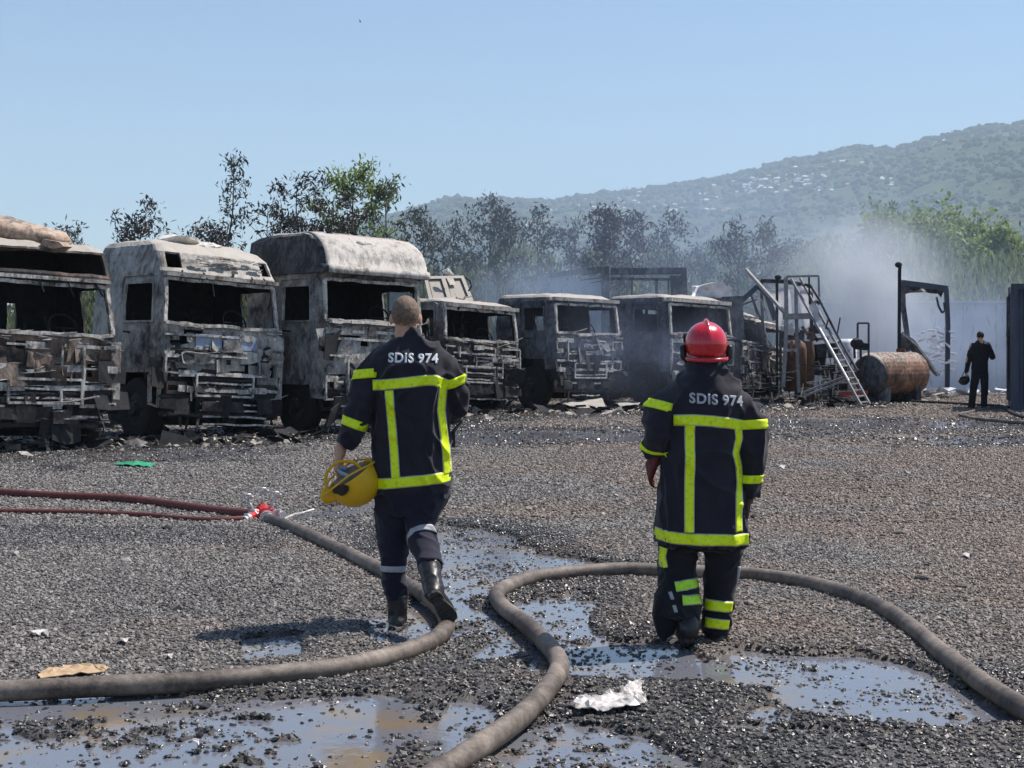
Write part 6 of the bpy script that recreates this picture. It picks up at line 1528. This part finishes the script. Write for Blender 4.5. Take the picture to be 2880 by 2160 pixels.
# carried helmet (a thing of its own)
hc = f1.q(1000, 1348, -.08); H1 = thing('helmet', 'yellow fire helmet hanging upside down from the left hand of the bareheaded firefighter', 'helmet', tuple(hc))
def helmet_shell(c, rad, Rm, openz, mat, root, thick=.006, comb=True, n=28, m_=40, squash=(1, 1.18, 1.02), flare=.12):
    """dome open towards -Z in its own frame"""
    V = []; F = []; zz = []
    for i in range(n + 1):
        a = math.pi * (.0 + (.5 + openz) * i / n)
        for k in range(m_):
            t = 2 * math.pi * k / m_; r0 = rad * (1 + flare * max(0, (i / n - .82) / .18) ** 2)
            x, y, z = r0 * math.sin(a) * math.cos(t) * squash[0], r0 * math.sin(a) * math.sin(t) * squash[1], rad * math.cos(a) * squash[2]
            if comb:
                cb_ = math.exp(-(x / (.10 * rad)) ** 2) * max(0, math.sin(min(a * 1.35, math.pi))) * rad * .085 * (1 if abs(math.sin(t)) > .2 or i < 6 else 1)
                l = math.hypot(y, z) or 1; y += y / l * cb_; z += z / l * cb_
            V.append(c + Rm @ Vector((x, y, z)))
    for i in range(n):
        for k in range(m_): F.append((i * m_ + k, (i + 1) * m_ + k, (i + 1) * m_ + (k + 1) % m_, i * m_ + (k + 1) % m_))
    mb = MB(); mb.v = [tuple(v) for v in V]; mb.f = F; o = mb.build('shell', mat, root, smooth=True)
    md = o.modifiers.new('t', 'SOLIDIFY'); md.thickness = thick; md.offset = -1; return o
# opening faces up-left and slightly to the camera
up = Vector((.52, .22, -.82)).normalized()          # crown direction
side_ = Vector((-.86, -.10, -.50)); side_ = (side_ - up * side_.dot(up)).normalized(); xx = side_.cross(up)
Rm = Matrix((xx, side_, up)).transposed()
helmet_shell(hc, .122, Rm, .09, M['yelhelm'], H1, squash=(1.0, 1.12, 1.18), flare=.06)
mb = MB(); rim = [hc + Rm @ Vector((.122 * math.cos(t), .150 * math.sin(t) + (.03 if math.sin(t) > .5 else 0), -.048 - .02 * math.cos(2 * t))) for t in np.linspace(0, 6.283, 40)]
mb.tube(rim, .0055, 8, caps=False); mb.build('rim_edge', M['yelhelm'], H1, smooth=True)
arc = [hc + Rm @ Vector((.06, .035 + .105 * math.cos(t), -.045 - .105 * math.sin(t))) for t in np.linspace(-.1, 3.2, 24)]
mb = MB(); mb.tube(arc, [(.004, .009)] * 24, 8); mb.build('visor_arc', M['yelhelm'], H1, smooth=True)
mb = MB(); V = []
for i, t in enumerate(np.linspace(.2, 2.94, 16)):
    p = Vector((.104 * math.cos(t), -.02 + .06 * math.sin(t), -.045 - .075 * math.sin(t))); V += [hc + Rm @ p, hc + Rm @ (p * .75 + Vector((0, .02, .01)))]
mb.add(V, [(2 * i, 2 * i + 2, 2 * i + 3, 2 * i + 1) for i in range(15)]); o = mb.build('face_shield', M['visor'], H1, smooth=True); solid(o, .002)
mb = MB(); mb.ball(hc + Rm @ Vector((0, 0, -.028)), (.098, .112, .045), 9, 16, Rm); mb.build('liner', M['leather'], H1, smooth=True)
for (px_, py_, w_, h_, rt_) in ((930, 1385, .022, .05, .6), (958, 1388, .024, .040, .5)):
    p = f1.q(px_, py_, -.30); dr = (hc - p).normalized()
    # rest on the shell
    dd = Rm.transposed() @ (p - hc); dd = dd / math.sqrt((dd.x / .124) ** 2 + (dd.y / .139) ** 2 + (dd.z / .125) ** 2); p = hc + Rm @ dd
    n_ = (p - hc).normalized(); a_ = n_.cross(Vector((0, 1, 0))).normalized(); e_ = n_.cross(a_)
    mb = MB(); mb.plate([p + a_ * (w_ * math.cos(t) * 1.0) + e_ * (h_ * math.sin(t)) for t in np.linspace(0, 5.7, 11)], n_ * .008); mb.build('side_plate', M['blackp'], H1)
sp_ = MB(); sp_.tube([hc + Rm @ Vector((0, .13, -.03)), hc + Rm @ Vector((0, .165, .005)), hc + Rm @ Vector((0, .175, .03))], [(.05, .012), (.05, .012), (.03, .008)], 12); sp_.build('peak', M['yelhelm'], H1, smooth=True)

# ---------------------------------------------------------------- second firefighter
f2 = Fig(7.66); q = f2.q; g2 = q(2000, 1820)
P2 = thing('person', 'firefighter in red helmet and long navy coat with yellow bands walking away, one foot lifted', 'person', (g2.x, 7.66, 0))
hd = q(1988, 975, .03)
b = MB(); head(b, hd, .225)
b.chain([(q(1988, 1040, .03), .06), (q(1984, 1100, 0), .10), (q(1975, 1260, 0), .11), (q(1970, 1450, 0), .09)])
b.chain([(q(1984, 1140, 0), .08), (q(1892, 1150, 0), .045), (q(1850, 1235, -.02), .04), (q(1850, 1300, .10), .034)])
b.chain([(q(1984, 1140, 0), .08), (q(2076, 1155, 0), .045), (q(2110, 1270, .0), .04), (q(2108, 1400, .04), .034)])
b.chain([(q(1920, 1500, 0), .07), (q(1920, 1620, .0), .055), (q(1925, 1720, -.08), .045)])
b.chain([(q(2025, 1500, 0), .07), (q(2022, 1640, .0), .055), (q(2015, 1780, 0), .045)])
hand(b, q(1846, 1288, .04), (-.25, .7, -.75), (.8, .2, -.1), -1, .5, .95)
hand(b, q(2106, 1398, .03), (-.1, .12, -1), (-.9, .1, 0), 1, .6, .95)
remesh('body', b, .0055, M['skin'], P2, 3)
# red glove over the left hand
b = MB(); hand(b, q(1844, 1290, .03), (-.25, .7, -.75), (.8, .2, -.1), -1, .5, 1.12); remesh('glove', b, .006, simple('dark_red_glove', (.12, .02, .018), .7, var=.3), P2, 2)
b = MB(); hand(b, q(2106, 1398, .03), (-.1, .12, -1), (-.9, .1, 0), 1, .6, 1.08); remesh('glove', b, .006, simple('brown_glove', (.06, .03, .02), .7, var=.3), P2, 2)
b = MB()
b.rings([rw(f2, 1527, 1840, 2098, .17, .16), rw(f2, 1490, 1842, 2096, .17, .17), rw(f2, 1400, 1850, 2088, .16, .17), rw(f2, 1300, 1862, 2082, .155, .16), rw(f2, 1200, 1872, 2084, .15, .15), rw(f2, 1150, 1872, 2090, .15, .14),
         rw(f2, 1118, 1868, 2096, .135, .125), rw(f2, 1096, 1876, 2088, .12, .11), rw(f2, 1078, 1892, 2070, .105, .095), rw(f2, 1062, 1908, 2054, .095, .088), rw(f2, 1050, 1924, 2042, .085, .08)], 40, 2.3)
b.rings([rw(f2, 1080, 1926, 2044, .095, .09), rw(f2, 1052, 1934, 2038, .088, .08), rw(f2, 1018, 1938, 2034, .078, .075)], 30, 2.1)
b.tube([q(1930, 1136, 0), q(1898, 1132, -.005), q(1872, 1150, -.01), q(1856, 1190, -.02), q(1850, 1235, -.02), q(1846, 1262, .02), q(1846, 1285, .03)], [.075, .082, .084, .080, .078, .070, .055], 20)
b.tube([q(2040, 1136, 0), q(2068, 1134, 0), q(2094, 1158, .0), q(2108, 1210, .0), q(2112, 1270, .0), q(2109, 1340, .02), q(2107, 1395, .035)], [.072, .080, .080, .075, .072, .064, .056], 20)
tc2 = q(2006, 1122); fd = folds(6.0, .027, 4.2, .4, .003); jo, jb = remesh('coat', b, .0085, M['navy'], P2, 4, lambda p: fd(p) * (1 - .85 * math.exp(-((p.x - tc2.x) / .17) ** 4 - ((p.z - tc2.z) / .05) ** 2)))
strip_on(f2, jb, 'back_band', [(1888, 1179), (1940, 1177), (1990, 1180), (2040, 1186), (2080, 1194)], .049, Y_, P2)
strip_on(f2, jb, 'vertical_band', [(1931, 1192), (1931, 1280), (1929, 1380), (1928, 1486)], .043, Y_, P2, .009)
strip_on(f2, jb, 'vertical_band', [(2068, 1196), (2072, 1230), (2062, 1270), (2072, 1310), (2074, 1350), (2068, 1420), (2068, 1486)], .034, Y_, P2, .009)
strip_on(f2, jb, 'hem_band', [(1841, 1496), (1900, 1504), (1960, 1506), (2030, 1508), (2097, 1510)], .052, Y_, P2)
ring_on(jb, 'sleeve_band', q(1865, 1146, -.01), q(1856, 1190, -.02) - q(1884, 1105, 0), .048, Y_, P2, rmax=.12, guess=.082)
ring_on(jb, 'sleeve_band', q(2103, 1192, 0), q(2112, 1240, 0) - q(2098, 1150, 0) + Vector((-.02, 0, 0)), .048, Y_, P2, rmax=.12, guess=.077)
ring_on(jb, 'cuff_band', q(1848, 1256, .0), (q(1846, 1285, .05) - q(1850, 1225, -.02)) + Vector((.02, 0, 0)), .02, Y_, P2, rmax=.12, guess=.07)
ring_on(jb, 'cuff_band', q(2109, 1347, .02), (0, .02, 1), .042, Y_, P2, rmax=.1, guess=.066)
lettering(f2, jb, 'SDIS 974', 1930, 2082, 1101, 1131, 11, M['letterg'], P2, .005)
# trousers
b = MB()
b.rings([rw(f2, 1546, 1850, 2082, .12, .12), rw(f2, 1520, 1850, 2084, .13, .14), rw(f2, 1480, 1855, 2082, .13, .13)], 32, 2.4)
b.tube([q(1905, 1530, 0), q(1904, 1590, .0), q(1910, 1650, -.02), q(1908, 1700, -.07), q(1900, 1742, -.11)], [.100, .094, .104, .116, .110], 22)
b.tube([q(2030, 1530, 0), q(2031, 1600, .01), q(2022, 1680, .01), q(2017, 1740, .0), q(2012, 1784, 0)], [.098, .091, .084, .078, .074], 22)
# loose unzipped flap on the outer left calf
b.rings([(q(1858, 0).x, f2.Y - .10, q(0, 1792).z, .012, .03), (q(1863, 0).x, f2.Y - .10, q(0, 1772).z, .045, .045), (q(1866, 0).x, f2.Y - .09, q(0, 1722).z, .074, .06), (q(1872, 0).x, f2.Y - .07, q(0, 1680).z, .07, .07), (q(1890, 0).x, f2.Y - .04, q(0, 1620).z, .055, .07)], 16, 2.2)
fd2 = folds(7.0, .015, 5.5, .6); to, tb = remesh('trousers', b, .0085, M['black'], P2, 4, lambda p: fd2(p))
lime = band_mat('lime_reflective_band', (.55, .95, .03)); M['lime'] = lime
strip_on(f2, tb, 'leg_band', [(1892, 1639), (1930, 1633), (1966, 1632)], .040, lime, P2)
strip_on(f2, tb, 'leg_band', [(1909, 1672), (1945, 1672), (1976, 1678)], .038, lime, P2)
strip_on(f2, tb, 'leg_band', [(1976, 1695), (2010, 1697), (2056, 1702)], .048, Y_, P2)
strip_on(f2, tb, 'leg_band', [(1980, 1745), (2010, 1747), (2046, 1752)], .044, Y_, P2)
strip_on(f2, tb, 'side_stripe', [(1862, 1534), (1858, 1560), (1864, 1590)], .03, Y_, P2, .006); strip_on(f2, tb, 'side_stripe', [(2077, 1590), (2076, 1640), (2072, 1680)], .012, M['silver'], P2, .006)
strip_on(f2, tb, 'seam_tape', [(1877, 1652), (1882, 1670)], .008, M['silver'], P2); strip_on(f2, tb, 'seam_tape', [(1885, 1685), (1890, 1702)], .008, M['silver'], P2)
b = MB(); b.tube([q(2012, 1770, 0), q(2012, 1805, 0)], [.060, .056], 18); b.capsule(q(2012, 1806, -.03), .050, q(2020, 1806, .17), .045); b.capsule(q(1996, 1808, -.03), .03, q(2030, 1808, -.03), .03)
b.v = [(v[0], v[1], max(v[2], .004)) for v in b.v]
bo, _ = remesh('boot', b, .007, M['boot'], P2, 3, folds(9, .003, 12, 1))
b = MB(); b.tube([q(1930, 1710, -.10), q(1926, 1750, -.15)], [.062, .058], 18); b.capsule(q(1926, 1752, -.16), .054, q(1922, 1772, -.04), .05); b.capsule(q(1924, 1784, -.16), .036, q(1922, 1792, -.05), .034)
bo, _ = remesh('boot', b, .007, M['boot'], P2, 3, folds(10, .003, 12, 1))
# red helmet
hh = thing('helmet', 'glossy red fire helmet with a raised comb, worn by the firefighter on the right', 'helmet', tuple(q(1987, 975, .02)))
hcn = q(1987, 966, .015)
helmet_shell(hcn, .1085, Matrix.Rotation(R(6), 3, 'X'), .17, M['redhelm'], hh, squash=(1.0, 1.2, 1.04), flare=.02)
mb = MB(); cmb = [hcn + Vector((0, .128 * math.sin(a), .112 * math.cos(a))) for a in np.linspace(-.75, 1.0, 18)]
mb.tube(cmb, [(.004 + .009 * math.sin(math.pi * (i + 1) / 19) ** .5, .014 * math.sin(math.pi * (i + 1) / 19) + .003) for i in range(18)], 10); mb.build('comb', M['redhelm'], hh, smooth=True)
mb = MB(); rim = [hcn + Vector((.108 * math.cos(t), -.005 + .118 * math.sin(t), -.074 - .012 * math.sin(t) * -1)) for t in np.linspace(math.pi * .95, math.pi * 2.05, 26)]; mb.tube(rim, [(.007, .011)] * 26, 8); mb.build('rim', M['redhelm'], hh, smooth=True)
for s_ in (-1, 1):
    mb = MB(); mb.tube([hcn + Vector((s_ * .108, .0, -.012)), hcn + Vector((s_ * .119, -.005, -.02)), hcn + Vector((s_ * .117, -.008, -.07)), hcn + Vector((s_ * .106, -.01, -.09))], [(.012, .012), (.014, .020), (.013, .018), (.008, .01)], 10); mb.build('ear_fitting', M['blackp'], hh, smooth=True)
    mb = MB(); mb.tube([hcn + Vector((s_ * .105, -.01, -.085)), hcn + Vector((s_ * .103, .0, -.115)), hcn + Vector((s_ * .08, .03, -.15))], .007, 8); mb.build('chin_strap', M['blackp'], hh, smooth=True)
mb = MB(); vz = [hcn + Vector((.114 * math.cos(t), .125 * math.sin(t) + .01, .03)) for t in np.linspace(.3, 2.84, 20)]; mb.tube(vz, [(.004, .03)] * 20, 8); mb.build('visor', M['blackp'], hh, smooth=True)

# ---------------------------------------------------------------- man in the distance
f3 = Fig(34.4); q = f3.q; g3 = q(2748, 1150)
P3 = thing('person', 'dark silhouetted man in the distance by the container, back turned, helmet in his left hand', 'person', (g3.x, 34.4, 0))
b = MB(); head(b, q(2757, 945, 0), .225)
b.chain([(q(2757, 962, 0), .06), (q(2757, 975, 0), .11), (q(2755, 1010, 0), .12), (q(2755, 1035, 0), .11)])
b.chain([(q(2733, 974, 0), .055), (q(2722, 1010, 0), .045), (q(2719, 1046, .02), .035)]); b.chain([(q(2782, 974, 0), .055), (q(2792, 1006, 0), .045), (q(2787, 985, .15), .035)])
b.chain([(q(2745, 1045, 0), .09), (q(2736, 1095, 0), .065), (q(2731, 1140, 0), .045)]); b.chain([(q(2766, 1045, 0), .09), (q(2768, 1095, 0), .065), (q(2766, 1138, 0), .045)])
hand(b, q(2719, 1050, .02), (0, .1, -1), (.8, 0, 0), -1, .9); hand(b, q(2787, 984, .17), (0, .5, 1), (-.5, 1, 0), -1, .5)
remesh('body', b, .009, M['skin'], P3, 2)
b = MB(); b.rings([rw(f3, 1040, 2732, 2779, .13, .13), rw(f3, 1015, 2734, 2778, .13, .13), rw(f3, 985, 2730, 2785, .13, .13), rw(f3, 972, 2733, 2782, .12, .11), rw(f3, 964, 2742, 2773, .09, .09), rw(f3, 957, 2747, 2767, .07, .07)], 26, 2.4)
b.chain([(q(2737, 974, 0), .075), (q(2727, 1000, 0), .068), (q(2719, 1044, .02), .05)]); b.chain([(q(2778, 974, 0), .075), (q(2791, 1004, 0), .07), (q(2788, 988, .12), .055)])
fd3 = folds(12, .008, 5, .5); remesh('jacket', b, .013, M['black'], P3, 2, lambda p: fd3(p))
b = MB(); b.rings([rw(f3, 1055, 2733, 2779, .12, .12), rw(f3, 1035, 2733, 2779, .12, .12)], 20, 2.3)
b.chain([(q(2745, 1050, 0), .105), (q(2738, 1095, 0), .085), (q(2732, 1142, 0), .075)]); b.chain([(q(2768, 1050, 0), .10), (q(2769, 1095, 0), .082), (q(2767, 1140, 0), .07)])
remesh('trousers', b, .013, M['black'], P3, 2, lambda p: fd3(p))
for x_ in (2730, 2765):
    b = MB(); b.capsule(q(x_, 1148, -.03), .05, q(x_ - 2, 1149, .16), .045); b.v = [(v[0], v[1], max(v[2], .004)) for v in b.v]; b.build('boot', M['boot'], P3, smooth=True)
mb = MB(); mb.ball(q(2757, 942, -.01), (.082, .098, .090), 10, 14); mb.v = [v for v in mb.v]; mb.build('hair', M['darkhair'], P3, smooth=True)
mb = MB(); mb.ball(q(2772, 965, -.05), (.09, .06, .035), 6, 10); mb.build('pale_cloth', M['whiteplastic'], P3, smooth=True)
H3 = thing('helmet', 'dark round helmet hanging from the left hand of the distant silhouetted man', 'helmet', tuple(q(2711, 1070, 0)))
helmet_shell(q(2711, 1068, 0), .125, Matrix.Rotation(R(150), 3, 'Y'), .12, M['blackp'], H3, squash=(1.05, 1.2, 1.0)); 
mb = MB(); mb.ball(q(2711, 1066, 0), (.10, .11, .07), 8, 12); mb.build('liner', M['black'], H3, smooth=True)
mb = MB(); mb.tube([q(2706, 1056, 0), q(2712, 1046, 0), q(2719, 1054, 0)], .012, 6); mb.build('chin_strap', M['blackp'], H3)

# small bird high in the sky
bd = P(1013, 60, 60); mb = MB(); mb.ball(bd, (.03, .08, .035), 6, 8); mb.plate([bd, bd + Vector((-.03, .05, .07)), bd + Vector((-.06, .02, .10)), bd + Vector((-.02, -.05, .02))], (0, 0, .008)); mb.plate([bd, bd + Vector((.02, .05, -.06)), bd + Vector((.04, .0, -.10)), bd + Vector((.01, -.05, -.03))], (0, 0, .008))
props(mb.build('bird', M['soot'], origin=tuple(bd)), 'tiny dark bird high in the blue sky, left of centre', 'bird')

# ================================================================== smoke and haze
def smoke(c, r_, dens, scale, seed, colr=(.78, .83, .9), lo=.38, hi=.62, aniso=.3):
    mb = MB(); mb.ball((0, 0, 0), 1, 12, 18); m, nt, b = newmat('smoke'); nt.nodes.remove(b)
    o = mb.build('smoke', m); o.location = c; o.scale = r_; o['kind'] = 'stuff'
    pv = nd(nt, 'ShaderNodeVolumePrincipled'); pv.inputs['Color'].default_value = (*colr, 1); pv.inputs['Anisotropy'].default_value = aniso
    nt.links.new(pv.outputs[0], nt.nodes['Material Output'].inputs['Volume'])
    ob = nd(nt, 'ShaderNodeTexCoord').outputs['Object']; ln = nd(nt, 'ShaderNodeVectorMath', operation='LENGTH'); nt.links.new(ob, ln.inputs[0])
    fall = ramp(nt, ln.outputs['Value'], [(.15, (1, 1, 1)), (.55, (.45, .45, .45)), (.98, (0, 0, 0))])
    g = nd(nt, 'ShaderNodeNewGeometry').outputs['Position']; mp = nd(nt, 'ShaderNodeMapping'); mp.inputs['Location'].default_value = (seed, seed, seed); nt.links.new(g, mp.inputs[0])
    n = noise(nt, scale, 4, .6, mp.outputs[0], .8); k = ramp(nt, n, [(lo, (.05, .05, .05)), (hi, (1, 1, 1))])
    nt.links.new(math_(nt, 'MULTIPLY', math_(nt, 'MULTIPLY', fall, k), dens), pv.inputs['Density']); return o
smoke(P(2430, 860, 43.0), (2.9, 1.6, 2.9), 1.35, .42, 3, (.9, .92, .95))
smoke(P(2420, 740, 43.0), (3.8, 1.8, 2.2), .30, .35, 9)
smoke(P(2640, 950, 43.2), (5.8, 2.0, 2.4), .33, .35, 5, (.66, .77, .95))
smoke(P(1480, 815, 42.0), (2.8, 1.4, 1.1), .75, .5, 7, (.62, .76, .97))
smoke(P(1780, 980, 34.0), (3.6, 1.0, 1.7), .22, .5, 13, (.55, .68, .97))
smoke((6, 46.5, 2.5), (12.5, 8.0, 7.0), .06, .12, 21, (.60, .76, 1.0), .1, .45)
smoke(P(2120, 900, 36.0), (2.6, .9, 1.2), .07, .7, 15, (.68, .76, .92))
hz = MB(); hz.box((0, 1500, 319), (9000, 6400, 640.4)); m, nt, b = newmat('haze_air'); nt.nodes.remove(b)
pv = nd(nt, 'ShaderNodeVolumePrincipled'); pv.inputs['Color'].default_value = (.70, .86, 1.0, 1); pv.inputs['Density'].default_value = HAZE_D; pv.inputs['Anisotropy'].default_value = .0
nt.links.new(pv.outputs[0], nt.nodes['Material Output'].inputs['Volume'])
hz.build('haze', m, kind='stuff')
